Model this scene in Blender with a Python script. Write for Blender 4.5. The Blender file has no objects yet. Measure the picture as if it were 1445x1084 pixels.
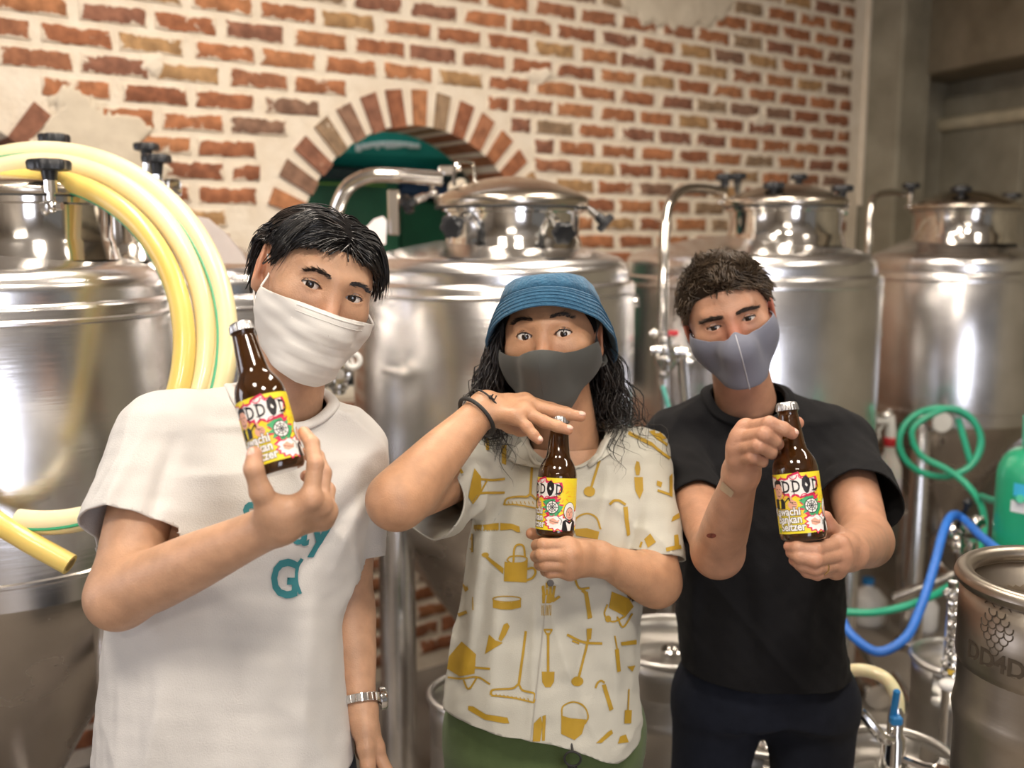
import bpy, math, random
import numpy as np
from mathutils import Vector, Matrix
from mathutils.bvhtree import BVHTree

random.seed(7)
RNG = np.random.default_rng(7)
SC = bpy.context.scene
COL = SC.collection

# ------------------------------------------------------------------ camera
FPX, PITCH, CAMZ = 1400.0, 0.1438, 1.65
CP, SP = math.cos(PITCH), math.sin(PITCH)
cam_data = bpy.data.cameras.new('camera')
cam = bpy.data.objects.new('camera', cam_data)
COL.objects.link(cam)
cam.location = (0, 0, CAMZ)
cam.rotation_euler = (math.pi / 2 - PITCH, 0, 0)
cam_data.sensor_width = 36.0
cam_data.lens = 36.0 * FPX / 1445.0
cam_data.clip_start = 0.05
cam_data.dof.use_dof = True
cam_data.dof.focus_distance = 1.45
cam_data.dof.aperture_fstop = 2.9
SC.camera = cam

# ------------------------------------------------------------------ world, lights, exposure
world = bpy.data.worlds.new('world')
SC.world = world
world.use_nodes = True
world.node_tree.nodes['Background'].inputs[0].default_value = (1.0, 0.95, 0.90, 1)
world.node_tree.nodes['Background'].inputs[1].default_value = 0.18
SC.view_settings.view_transform = 'Standard'
SC.view_settings.look = 'None'
SC.view_settings.gamma = 1.0
SC.view_settings.exposure = -0.08
SC.view_settings.use_curve_mapping = False


def area_light(name, loc, target, size, power, color, sy=None):
    l = bpy.data.lights.new(name, 'AREA')
    l.energy = power
    l.color = color
    l.size = size
    if sy:
        l.shape = 'RECTANGLE'
        l.size_y = sy
    o = bpy.data.objects.new(name, l)
    o.location = loc
    o.rotation_euler = (Vector(target) - Vector(loc)).to_track_quat('-Z', 'Y').to_euler()
    COL.objects.link(o)
    return o


WARM = (1.0, 0.89, 0.77)
LAMPS = [  # ceiling panel lamps: x, y, size x, size y, watts
    (0.60, -0.10, 0.45, 0.45, 40),
    (-0.75, 0.10, 0.45, 0.45, 22),
    (-0.55, 1.80, 0.30, 1.20, 30),
    (0.75, 2.45, 0.30, 1.20, 24),
    (2.20, 1.60, 0.30, 1.20, 24),
    (0.0, -2.4, 1.2, 0.3, 30),
]
LAMPZ = 3.18
for lx, ly, sx, sy, pw in LAMPS:
    area_light('ceiling_lamp_light', (lx, ly, LAMPZ), (lx, ly, 0), sx, pw, WARM, sy)
# daylight from the street door behind the photographer
area_light('doorway_daylight', (1.6, -3.3, 1.5), (0.9, 3.0, 1.2), 1.4, 60, (0.86, 0.88, 1.0), 2.2)
# daylight through the side window
area_light('window_daylight', (-3.44, 0.9, 1.65), (0.0, 1.6, 1.2), 1.3, 34, (0.90, 0.90, 1.0), 1.5)


# ------------------------------------------------------------------ helpers
def P(px, py, d):
    xc = (px - 722.5) / FPX * d
    yc = -(py - 542.0) / FPX * d
    return np.array([xc, yc * SP + d * CP, CAMZ + yc * CP - d * SP])


def PX(w):
    """world point -> pixel (for checks)"""
    w = np.asarray(w, float) - np.array([0, 0, CAMZ])
    d = w[1] * CP - w[2] * SP
    return 722.5 + FPX * w[0] / d, 542 - FPX * (w[1] * SP + w[2] * CP) / d, d


def V3(*a):
    return np.array(a, float)


def norm(v):
    v = np.asarray(v, float)
    return v / (np.linalg.norm(v) + 1e-12)


MATS = {}


def principled(name):
    m = bpy.data.materials.new(name)
    m.use_nodes = True
    nt = m.node_tree
    return m, nt, nt.nodes['Principled BSDF']


def setin(b, key, val):
    if key in b.inputs:
        b.inputs[key].default_value = val


def pm(name, base, rough=0.5, metal=0.0, var=0.0, vscale=20.0, second=None, bump=0.0, bscale=120.0,
       stretch=(1, 1, 1), contrast=0.25, **kw):
    """procedural principled material: colour noise between base and second, noise bump"""
    if name in MATS:
        return MATS[name]
    m, nt, b = principled(name)
    n, L = nt.nodes, nt.links
    c1 = tuple(base) + (1,)
    b.inputs['Base Color'].default_value = c1
    b.inputs['Roughness'].default_value = rough
    b.inputs['Metallic'].default_value = metal
    for k, v in kw.items():
        setin(b, k.replace('_', ' '), v)
    if var or second or bump:
        tc = n.new('ShaderNodeTexCoord')
        mp = n.new('ShaderNodeMapping')
        mp.inputs['Scale'].default_value = stretch
        L.new(tc.outputs['Object'], mp.inputs['Vector'])
    if var or second:
        nz = n.new('ShaderNodeTexNoise')
        nz.inputs['Scale'].default_value = vscale
        nz.inputs['Detail'].default_value = 5
        L.new(mp.outputs[0], nz.inputs['Vector'])
        cr = n.new('ShaderNodeValToRGB')
        c2 = tuple(second) if second else tuple(min(1, c * (1 + var)) for c in base)
        c0 = tuple(base) if second else tuple(c * (1 - var) for c in base)
        cr.color_ramp.elements[0].position = 0.5 - contrast
        cr.color_ramp.elements[1].position = 0.5 + contrast
        cr.color_ramp.elements[0].color = c0 + (1,)
        cr.color_ramp.elements[1].color = c2 + (1,)
        L.new(nz.outputs['Fac'], cr.inputs[0])
        L.new(cr.outputs[0], b.inputs['Base Color'])
    if bump:
        nb = n.new('ShaderNodeTexNoise')
        nb.inputs['Scale'].default_value = bscale
        nb.inputs['Detail'].default_value = 4
        L.new(mp.outputs[0], nb.inputs['Vector'])
        bp = n.new('ShaderNodeBump')
        bp.inputs['Strength'].default_value = bump
        bp.inputs['Distance'].default_value = 0.01
        L.new(nb.outputs['Fac'], bp.inputs['Height'])
        L.new(bp.outputs[0], b.inputs['Normal'])
    MATS[name] = m
    return m


WLOC = {}


def link(o, parent, wloc):
    COL.objects.link(o)
    w = np.asarray(wloc, float)
    if parent is not None:
        o.parent = parent
        o.location = tuple(w - WLOC[parent.name])
    else:
        o.location = tuple(w)
    WLOC[o.name] = w


def tag(o, label=None, cat=None, group=None, kind=None):
    if label:
        o['label'] = label
    if cat:
        o['category'] = cat
    if group:
        o['group'] = group
    if kind:
        o['kind'] = kind
    return o


def empty(name, loc, label, cat, group=None):
    o = bpy.data.objects.new(name, None)
    o.empty_display_size = 0.05
    link(o, None, loc)
    return tag(o, label, cat, group)


def merge(geos):
    vs, fs, off = [], [], 0
    for v, f in geos:
        v = np.asarray(v, float)
        vs.append(v)
        fs += [tuple(i + off for i in q) for q in f]
        off += len(v)
    return np.concatenate(vs), fs


def mesh_from(name, v, f, mats, smooth=True, fmat=None, sharp=None):
    me = bpy.data.meshes.new(name)
    v = np.asarray(v, float)
    if isinstance(f, np.ndarray):
        nf, k = f.shape
        me.vertices.add(len(v))
        me.vertices.foreach_set('co', v.astype(np.float32).ravel())
        me.loops.add(nf * k)
        me.loops.foreach_set('vertex_index', f.astype(np.int32).ravel())
        me.polygons.add(nf)
        me.polygons.foreach_set('loop_start', np.arange(0, nf * k, k, dtype=np.int32))
        me.polygons.foreach_set('loop_total', np.full(nf, k, np.int32))
        me.update(calc_edges=True)
    else:
        me.from_pydata([tuple(p) for p in v], [], f)
    for m in (mats if isinstance(mats, (list, tuple)) else [mats]):
        me.materials.append(m)
    if smooth:
        me.polygons.foreach_set('use_smooth', np.ones(len(me.polygons), bool))
        if sharp:
            me.set_sharp_from_angle(angle=math.radians(sharp))
    if fmat is not None:
        me.polygons.foreach_set('material_index', np.asarray(fmat, np.int32))
    me.update()
    return me


def obj(name, geo, mat, parent=None, smooth=True, sharp=35, loc=None, fmat=None):
    """one mesh object from world-space geometry"""
    v, f = geo if isinstance(geo, tuple) else merge(geo)
    v = np.asarray(v, float)
    if loc is None:
        lo, hi = v.min(0), v.max(0)
        loc = V3((lo[0] + hi[0]) / 2, (lo[1] + hi[1]) / 2, lo[2])
    me = mesh_from(name, v - np.asarray(loc), f, mat, smooth, fmat, sharp)
    o = bpy.data.objects.new(name, me)
    link(o, parent, loc)
    return o


def struct(name, geo, mat, parent=None, **k):
    o = obj(name, geo, mat, parent, **k)
    if parent is None:
        o['kind'] = 'structure'
    return o


def frame(d):
    d = norm(d)
    a = V3(0, 0, 1) if abs(d[2]) < 0.9 else V3(1, 0, 0)
    u = norm(np.cross(a, d))
    return u, np.cross(d, u), d


def tube(path, r, seg=12, cap=True, flat=1.0):
    """tube along a polyline with parallel transported frame; r scalar or per point"""
    p = np.asarray(path, float)
    n = len(p)
    r = np.full(n, r, float) if np.isscalar(r) else np.asarray(r, float)
    t = np.gradient(p, axis=0)
    t /= np.linalg.norm(t, axis=1)[:, None] + 1e-12
    u, w, _ = frame(t[0])
    vs = []
    ang = np.linspace(0, 2 * math.pi, seg, endpoint=False)
    ca, sa = np.cos(ang)[:, None], np.sin(ang)[:, None]
    for i in range(n):
        u = norm(u - t[i] * np.dot(u, t[i]))
        w = np.cross(t[i], u)
        vs.append(p[i] + r[i] * (ca * u + flat * sa * w))
    v = np.concatenate(vs)
    f = []
    for i in range(n - 1):
        for j in range(seg):
            k = (j + 1) % seg
            f.append((i * seg + j, i * seg + k, (i + 1) * seg + k, (i + 1) * seg + j))
    if cap:
        f.append(tuple(range(seg - 1, -1, -1)))
        f.append(tuple((n - 1) * seg + j for j in range(seg)))
    return v, f


def smooth_path(pts, n=24, closed=False):
    """Catmull-Rom resample"""
    p = np.asarray(pts, float)
    if closed:
        q = np.concatenate([p[-1:], p, p[:2]])
        m = len(p)
    else:
        q = np.concatenate([2 * p[:1] - p[1:2], p, 2 * p[-1:] - p[-2:-1]])
        m = len(p) - 1
    ts = np.linspace(0, m, n, endpoint=not closed)
    out = []
    for t in ts:
        i = min(int(t), m - 1)
        s = t - i
        a, b, c, d = q[i], q[i + 1], q[i + 2], q[i + 3]
        out.append(0.5 * (2 * b + (c - a) * s + (2 * a - 5 * b + 4 * c - d) * s * s + (3 * b - a - 3 * c + d) * s ** 3))
    return np.array(out)


def lathe(prof, origin=(0, 0, 0), axis=(0, 0, 1), seg=32, a0=0.0, a1=2 * math.pi, xdir=None):
    """profile [(radius, height)] revolved about axis through origin"""
    o = np.asarray(origin, float)
    ax = norm(axis)
    if xdir is None:
        u, w, _ = frame(ax)
    else:
        u = norm(np.asarray(xdir, float) - ax * np.dot(xdir, ax))
        w = np.cross(ax, u)
    full = abs(a1 - a0 - 2 * math.pi) < 1e-6
    ns = seg if full else seg + 1
    ang = np.linspace(a0, a1, ns, endpoint=not full)
    v, f = [], []
    for r, h in prof:
        for a in ang:
            v.append(o + ax * h + r * (math.cos(a) * u + math.sin(a) * w))
    for i in range(len(prof) - 1):
        for j in range(ns if full else ns - 1):
            k = (j + 1) % ns
            f.append((i * ns + j, i * ns + k, (i + 1) * ns + k, (i + 1) * ns + j))
    return np.array(v), f


def box(c, s, R=None, bev=0.0):
    """box with optional chamfered edges"""
    c = np.asarray(c, float)
    h = np.asarray(s, float) / 2
    if bev <= 0:
        v = np.array([[x, y, z] for x in (-1, 1) for y in (-1, 1) for z in (-1, 1)], float) * h
        f = [(0, 1, 3, 2), (4, 6, 7, 5), (0, 4, 5, 1), (2, 3, 7, 6), (0, 2, 6, 4), (1, 5, 7, 3)]
    else:
        v, idx = [], {}
        for sx in (-1, 1):
            for sy in (-1, 1):
                for sz in (-1, 1):
                    for ax in range(3):
                        q = np.array([sx, sy, sz], float) * (h - bev)
                        q[ax] = (sx, sy, sz)[ax] * h[ax]
                        idx[(sx, sy, sz, ax)] = len(v)
                        v.append(q)
        v = np.array(v)
        f = []
        for ax in range(3):
            a, b = (ax + 1) % 3, (ax + 2) % 3
            for s in (-1, 1):
                q = []
                for sa, sb in ((-1, -1), (1, -1), (1, 1), (-1, 1)):
                    k = [0, 0, 0]
                    k[ax], k[a], k[b] = s, sa, sb
                    q.append(idx[(*k, ax)])
                f.append(tuple(q if s > 0 else q[::-1]))
        for ax in range(3):
            a, b = (ax + 1) % 3, (ax + 2) % 3
            for sa in (-1, 1):
                for sb in (-1, 1):
                    k0, k1 = [0, 0, 0], [0, 0, 0]
                    k0[a] = k1[a] = sa
                    k0[b] = k1[b] = sb
                    k0[ax], k1[ax] = -1, 1
                    q = [idx[(*k0, a)], idx[(*k1, a)], idx[(*k1, b)], idx[(*k0, b)]]
                    f.append(tuple(q if sa * sb > 0 else q[::-1]))
        for sx in (-1, 1):
            for sy in (-1, 1):
                for sz in (-1, 1):
                    q = [idx[(sx, sy, sz, k)] for k in range(3)]
                    f.append(tuple(q if sx * sy * sz > 0 else q[::-1]))
    if R is not None:
        v = v @ np.asarray(R, float).T
    return v + c, f


def rotz(a):
    return np.array([[math.cos(a), -math.sin(a), 0], [math.sin(a), math.cos(a), 0], [0, 0, 1]])


def rotx(a):
    return np.array([[1, 0, 0], [0, math.cos(a), -math.sin(a)], [0, math.sin(a), math.cos(a)]])


def roty(a):
    return np.array([[math.cos(a), 0, math.sin(a)], [0, 1, 0], [-math.sin(a), 0, math.cos(a)]])


def axes_R(x, y, z):
    return np.stack([norm(x), norm(y), norm(z)], 1)


def sphere(c, r, nu=14, nv=9, R=None, scale=(1, 1, 1)):
    v, f = [], []
    for i in range(nv + 1):
        t = math.pi * i / nv
        for j in range(nu):
            a = 2 * math.pi * j / nu
            v.append((math.sin(t) * math.cos(a), math.sin(t) * math.sin(a), math.cos(t)))
    v = np.array(v) * r * np.asarray(scale)
    if R is not None:
        v = v @ np.asarray(R).T
    for i in range(nv):
        for j in range(nu):
            k = (j + 1) % nu
            f.append((i * nu + j, (i + 1) * nu + j, (i + 1) * nu + k, i * nu + k))
    return v + np.asarray(c, float), f


def torus(c, R, r, axis=(0, 0, 1), seg=32, rs=8):
    return lathe([(R + r * math.cos(a), r * math.sin(a)) for a in np.linspace(0, 2 * math.pi, rs + 1)], c, axis, seg)


def text_polys(s, size=1.0, bold=0.0, shear=0.0):
    """2D triangulated mesh of a text, baseline at 0, as (verts2d, faces)"""
    cu = bpy.data.curves.new('lettering', 'FONT')
    cu.body = s
    cu.size = size
    cu.offset = bold
    cu.shear = shear
    cu.resolution_u = 3
    o = bpy.data.objects.new('lettering', cu)
    COL.objects.link(o)
    bpy.context.view_layer.update()
    me = o.to_mesh()
    v = np.array([tuple(p.co)[:2] for p in me.vertices]) if len(me.vertices) else np.zeros((0, 2))
    f = [tuple(p.vertices) for p in me.polygons]
    o.to_mesh_clear()
    bpy.data.objects.remove(o)
    bpy.data.curves.remove(cu)
    return v, f

# ------------------------------------------------------------------ materials of the setting
def brick_material(name, smear):
    m, nt, b = principled(name)
    n, L = nt.nodes, nt.links
    tc = n.new('ShaderNodeTexCoord')
    oi = n.new('ShaderNodeObjectInfo')
    cr = n.new('ShaderNodeValToRGB')
    cr.color_ramp.interpolation = 'CONSTANT'
    cols = [(.40, .165, .075), (.31, .12, .06), (.45, .20, .09), (.29, .13, .08), (.46, .28, .13), (.37, .145, .068), (.26, .15, .10), (.46, .19, .085), (.32, .22, .135), (.36, .155, .08)]
    el = cr.color_ramp.elements
    for i, c in enumerate(cols):
        e = el[i] if i < 2 else el.new(i / len(cols))
        e.position = i / len(cols)
        e.color = c + (1,)
    L.new(oi.outputs['Random'], cr.inputs[0])
    off = n.new('ShaderNodeVectorMath'); off.operation = 'ADD'
    sc = n.new('ShaderNodeVectorMath'); sc.operation = 'SCALE'
    cmb = n.new('ShaderNodeCombineXYZ')
    for k in range(3):
        L.new(oi.outputs['Random'], cmb.inputs[k])
    L.new(cmb.outputs[0], sc.inputs[0]); sc.inputs['Scale'].default_value = 37.0
    L.new(tc.outputs['Object'], off.inputs[0]); L.new(sc.outputs[0], off.inputs[1])
    nz = n.new('ShaderNodeTexNoise'); nz.inputs['Scale'].default_value = 28; nz.inputs['Detail'].default_value = 6
    L.new(off.outputs[0], nz.inputs['Vector'])
    mul = n.new('ShaderNodeMixRGB'); mul.blend_type = 'MULTIPLY'; mul.inputs[0].default_value = .75
    r2 = n.new('ShaderNodeValToRGB')
    r2.color_ramp.elements[0].position = .35; r2.color_ramp.elements[0].color = (.5, .45, .42, 1)
    r2.color_ramp.elements[1].position = .68; r2.color_ramp.elements[1].color = (1.15, 1.1, 1.05, 1)
    L.new(nz.outputs['Fac'], r2.inputs[0]); L.new(cr.outputs[0], mul.inputs[1]); L.new(r2.outputs[0], mul.inputs[2])
    # mortar smeared over the arrises
    sep = n.new('ShaderNodeSeparateXYZ'); L.new(tc.outputs['Generated'], sep.inputs[0])
    def edge(sock, p):
        a = n.new('ShaderNodeMath'); a.operation = 'MULTIPLY_ADD'; L.new(sock, a.inputs[0]); a.inputs[1].default_value = 2; a.inputs[2].default_value = -1
        c = n.new('ShaderNodeMath'); c.operation = 'ABSOLUTE'; L.new(a.outputs[0], c.inputs[0])
        d = n.new('ShaderNodeMath'); d.operation = 'POWER'; L.new(c.outputs[0], d.inputs[0]); d.inputs[1].default_value = p
        return d.outputs[0]
    mx = n.new('ShaderNodeMath'); mx.operation = 'MAXIMUM'
    L.new(edge(sep.outputs[0], 9), mx.inputs[0]); L.new(edge(sep.outputs[2], 3), mx.inputs[1])
    nm = n.new('ShaderNodeTexNoise'); nm.inputs['Scale'].default_value = 22; nm.inputs['Detail'].default_value = 7; nm.inputs['Roughness'].default_value = .65
    L.new(off.outputs[0], nm.inputs['Vector'])
    ad = n.new('ShaderNodeMath'); ad.operation = 'MULTIPLY_ADD'; L.new(mx.outputs[0], ad.inputs[0]); ad.inputs[1].default_value = smear; L.new(nm.outputs['Fac'], ad.inputs[2])
    r3 = n.new('ShaderNodeValToRGB'); r3.color_ramp.elements[0].position = .655; r3.color_ramp.elements[1].position = .72
    L.new(ad.outputs[0], r3.inputs[0])
    mix = n.new('ShaderNodeMixRGB'); L.new(r3.outputs[0], mix.inputs[0]); L.new(mul.outputs[0], mix.inputs[1]); mix.inputs[2].default_value = (.72, .62, .49, 1)
    L.new(mix.outputs[0], b.inputs['Base Color'])
    b.inputs['Roughness'].default_value = .85
    bp = n.new('ShaderNodeBump'); bp.inputs['Strength'].default_value = .6; bp.inputs['Distance'].default_value = .006
    L.new(ad.outputs[0], bp.inputs['Height']); L.new(bp.outputs[0], b.inputs['Normal'])
    return m


M_BRICK = brick_material('brick_clay', .40)
M_BRICK_PLAIN = brick_material('brick_clay_plain', .0)
M_MORTAR = pm('mortar', (.70, .60, .47), .9, second=(.80, .72, .60), vscale=14, bump=.5, bscale=45)
M_PLASTER = pm('plaster', (.56, .48, .37), .9, second=(.70, .62, .49), vscale=11, bump=.3, bscale=30)
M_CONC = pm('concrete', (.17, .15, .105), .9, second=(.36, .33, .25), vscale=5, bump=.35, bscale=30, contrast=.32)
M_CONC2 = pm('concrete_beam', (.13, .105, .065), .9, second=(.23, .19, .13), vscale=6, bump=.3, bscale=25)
M_WHITEFR = pm('frame_paint', (.6, .58, .54), .5)
M_FLOOR = pm('floor_screed', (.19, .165, .14), .55, second=(.34, .30, .25), vscale=4, bump=.15, bscale=40)
M_CEIL = pm('ceiling_paint', (.55, .5, .43), .9, var=.1, vscale=3)
M_ROOM = pm('room_paint', (.50, .46, .42), .85, var=.2, vscale=2)

# ------------------------------------------------------------------ brick wall
TH = 0.618
WE = V3(math.cos(TH), math.sin(TH), 0)
WN = V3(math.sin(TH), -math.cos(TH), 0)          # towards the room
D0 = 3.18
W0 = V3(0, 0, 0) - WN * D0
ROWH, BL = 0.0741, 0.2203


def hit_wall(px, py, off=0.0):
    o = V3(0, 0, CAMZ)
    d = P(px, py, 1.0) - o
    t = ((W0 + WN * off) - o) @ WN / (d @ WN)
    w = o + d * t
    return w @ WE, w[2]


def WP(s, z, out=0.0):
    return V3(W0[0], W0[1], 0) + WE * s + V3(0, 0, z) + WN * out


S_END, _ = hit_wall(1219, 100)
S_LEFT = hit_wall(-60, 300)[0] - 0.5
S0, Z0 = hit_wall(648, 70)
# arch through three points of its front edge
pa, pb, pc = (hit_wall(460, 238), hit_wall(590, 177), hit_wall(701, 238))


def circle3(a, b, c):
    A = np.array([[2 * (b[0] - a[0]), 2 * (b[1] - a[1])], [2 * (c[0] - b[0]), 2 * (c[1] - b[1])]])
    y = np.array([b[0] ** 2 - a[0] ** 2 + b[1] ** 2 - a[1] ** 2, c[0] ** 2 - b[0] ** 2 + c[1] ** 2 - b[1] ** 2])
    s = np.linalg.solve(A, y)
    return s[0], s[1], math.hypot(a[0] - s[0], a[1] - s[1])


AC = circle3(pa, pb, pc)
# the neighbouring arch, of which the photograph shows only the right haunch
r0 = hit_wall(17, 197)
ANG2 = math.radians(52)
AC2 = (r0[0] - AC[2] * math.cos(ANG2), r0[1] - AC[2] * math.sin(ANG2), AC[2])
ARCHES = [AC, AC2]
HALF = [AC[2] * 0.93, AC[2] * 0.93]
SILL = 1.10
THICK = 0.24
ZTOP = 3.3


def intrados(s):
    for (cs, cz, r), hw in zip(ARCHES, HALF):
        if abs(s - cs) <= hw + 1e-6:
            return cz + math.sqrt(max(r * r - (s - cs) ** 2, 0))
    return None


def wall_geo():
    ss = set([S_LEFT, S_END])
    for (cs, cz, r), hw in zip(ARCHES, HALF):
        for k in range(29):
            ss.add(min(max(cs - hw + 2 * hw * k / 28, S_LEFT), S_END))
    ss = sorted(ss)
    geos = []

    def quad(a, b, c, d):
        geos.append((np.array([a, b, c, d]), [(0, 1, 2, 3)]))
    for a, b in zip(ss[:-1], ss[1:]):
        mid = intrados((a + b) / 2)
        for out in (0.0, -THICK):
            if mid is None:
                quad(WP(a, 0, out), WP(b, 0, out), WP(b, ZTOP, out), WP(a, ZTOP, out))
            else:
                za, zb = intrados(a) or intrados(a + 1e-4), intrados(b) or intrados(b - 1e-4)
                quad(WP(a, za, out), WP(b, zb, out), WP(b, ZTOP, out), WP(a, ZTOP, out))
                quad(WP(a, 0, out), WP(b, 0, out), WP(b, SILL, out), WP(a, SILL, out))
        if mid is not None:
            quad(WP(a, za, 0), WP(a, za, -THICK), WP(b, zb, -THICK), WP(b, zb, 0))
            quad(WP(a, SILL, 0), WP(b, SILL, 0), WP(b, SILL, -THICK), WP(a, SILL, -THICK))
    for (cs, cz, r), hw in zip(ARCHES, HALF):
        for s in (cs - hw, cs + hw):
            if S_LEFT < s < S_END:
                z = cz + math.sqrt(r * r - hw * hw)
                quad(WP(s, SILL, 0), WP(s, z, 0), WP(s, z, -THICK), WP(s, SILL, -THICK))
    return merge(geos)


wall_back = struct('wall_back', wall_geo(), M_MORTAR, smooth=False, loc=WP(S_END, 0))
RW = rotz(TH)


def brick_mesh(name, L, H, D, seed, seg=(6, 3)):
    """a worn brick: front face grid with rounded, nibbled arrises. local x along the wall, -y out"""
    rg = np.random.default_rng(seed)
    nx, nz = seg
    xs = np.concatenate([[-1], np.linspace(-.94, .94, nx), [1]])
    zs = np.concatenate([[-1], np.linspace(-.8, .8, nz), [1]])
    v, f = [], []
    for z in zs:
        for x in xs:
            e = (abs(x) == 1) or (abs(z) == 1)
            jx, jz = rg.normal(0, .0022), rg.normal(0, .0018)
            v.append((x * L / 2 + jx, (-D + .005) if e else (-D + rg.normal(0, .0009)), z * H / 2 + jz))
    m, k = len(xs), len(zs)
    for j in range(k - 1):
        for i in range(m - 1):
            f.append((j * m + i, j * m + i + 1, (j + 1) * m + i + 1, (j + 1) * m + i))
    rim = [i for i in range(m)] + [j * m + m - 1 for j in range(1, k)] + [(k - 1) * m + i for i in range(m - 2, -1, -1)] + [j * m for j in range(k - 2, 0, -1)]
    b0 = len(v)
    for i in rim:
        v.append((v[i][0], .02, v[i][2]))
    for a in range(len(rim)):
        c = (a + 1) % len(rim)
        f.append((rim[c], rim[a], b0 + a, b0 + c))
    return mesh_from(name, v, f, M_BRICK, True)


BRICKS = [brick_mesh('brick', BL - .028, ROWH - .019, .0065, 30 + i) for i in range(7)]
HALFB = [brick_mesh('half_brick', BL * .42, ROWH - .020, .0065, 60 + i, (3, 3)) for i in range(3)]
RWM = Matrix(RW.tolist())


def add_brick(me, s, z, roll=0.0, name='brick'):
    o = bpy.data.objects.new(name, me)
    COL.objects.link(o)
    o.parent = wall_back
    o.location = tuple(WP(s, z) - WLOC[wall_back.name])
    o.rotation_euler = (RWM.to_4x4() @ Matrix.Rotation(roll, 4, 'Y')).to_euler()
    return o


RING = 0.155


def blocked(s, z, hl):
    for (cs, cz, r), hw in zip(ARCHES, HALF):
        for q in (s - hl * .8, s, s + hl * .8):
            if z > cz and math.hypot(q - cs, z - cz) < r + RING - .005:
                return True
            if z <= cz + .12 and abs(q - cs) < hw + .01 and z > SILL - .04:
                return True
    return False


low_geo = []
nb = 0
lim = {}
for i in range(-14, 34):
    z = Z0 - ROWH * (i + .38)
    if z < 0.04 or z > ZTOP:
        continue
    end = S_END if z > hit_wall(1219, 204)[1] else S_END - .055
    k = -40
    while True:
        s = S0 + BL * (k + .5 * (i % 2)) + BL * .5 + random.uniform(-.006, .006)
        k += 1
        if s > end + .2:
            break
        if s < S_LEFT + .1:
            continue
        px, py, _ = PX(WP(s, z))
        low = py > 365 or py < -22 or px < -40
        me = random.choice(BRICKS)
        hl = BL / 2 - .015
        if s + hl > end - .012:
            if s - hl + BL * .42 < end - .008:
                s = s - hl + BL * .21
                me = random.choice(HALFB)
                hl = BL * .21
            else:
                continue
        if blocked(s, z, hl):
            # cut bricks against the arch ring
            for sh in (-1, 1):
                s2 = s + sh * BL * .26
                if not blocked(s2, z, BL * .2) and not low:
                    add_brick(random.choice(HALFB), s2, z); nb += 1
            continue
        near_gap = 470 < px < 640 and 740 < py < 1000
        if low and not near_gap:
            v = np.array([p.co for p in me.vertices])
            low_geo.append((v @ RW.T + WP(s, z), [tuple(p.vertices) for p in me.polygons]))
        else:
            add_brick(me, s, z); nb += 1
if low_geo:
    o = obj('brick_field', low_geo, M_BRICK_PLAIN, wall_back)
    o['kind'] = 'stuff'

# voussoirs of the two arches: deep bricks that also make the soffit


def voussoir_mesh(seed):
    rg = np.random.default_rng(seed)
    g = []
    w0, w1, h = .050, .060, .128
    v, f = box((0, THICK / 2 - .012, 0), (1, THICK, 1), bev=0)
    for q in v:
        t = q[2] + .5
        q[0] *= w0 + (w1 - w0) * t
        q[2] = (t - .5) * h
    v += rg.normal(0, .0015, v.shape)
    return mesh_from('voussoir', v, f, M_BRICK_PLAIN, False)


VOUS = [voussoir_mesh(90 + i) for i in range(4)]
for ai, ((cs, cz, r), hw) in enumerate(zip(ARCHES, HALF)):
    a_lim = math.asin(hw / r)
    n = int(2 * a_lim * (r + .06) / .088)
    for k in range(n + 1):
        a = -a_lim + 2 * a_lim * k / n
        s, z = cs + (r + .060) * math.sin(a), cz + (r + .060) * math.cos(a)
        if PX(WP(s, z))[0] < -60 or s > S_END:
            continue
        if ai == 1 and a > 0 and k % 2 == 0 and k < n - 1:
            continue
        add_brick(VOUS[(k * 5 + ai) % 4], s, z, a, 'voussoir')
        nb += 1
print('bricks', nb)

# old plaster left on the bricks
def fnoise(p, freq, seed, octaves=3):
    """smooth pseudo noise in about [-1, 1] from random plane waves"""
    rg = np.random.default_rng(seed)
    p = np.asarray(p, float)
    out, amp, tot = np.zeros(p.shape[:-1]), 1.0, 0.0
    for o in range(octaves):
        for k in range(5):
            w = rg.normal(size=p.shape[-1]); w *= freq * rg.uniform(.6, 1.4) / np.linalg.norm(w)
            out += amp * np.sin(p @ w + rg.uniform(0, 6.28))
        tot += amp * 2.2
        amp *= .55; freq *= 2.1
    return out / tot


def poly_inside_dist(pts, q):
    """signed distance of q (n,2) to polygon pts, positive inside"""
    d = np.full(len(q), 1e9); ins = np.zeros(len(q), bool)
    for a, b in zip(pts, np.roll(pts, -1, 0)):
        e = b - a; w = q - a
        t = np.clip((w @ e) / (e @ e), 0, 1)
        d = np.minimum(d, np.linalg.norm(w - t[:, None] * e, axis=1))
        c = ((a[1] <= q[:, 1]) != (b[1] <= q[:, 1]))
        with np.errstate(divide='ignore', invalid='ignore'):
            xi = a[0] + (q[:, 1] - a[1]) / (b[1] - a[1]) * e[0]
        ins ^= c & (q[:, 0] < xi)
    return np.where(ins, d, -d)


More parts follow.
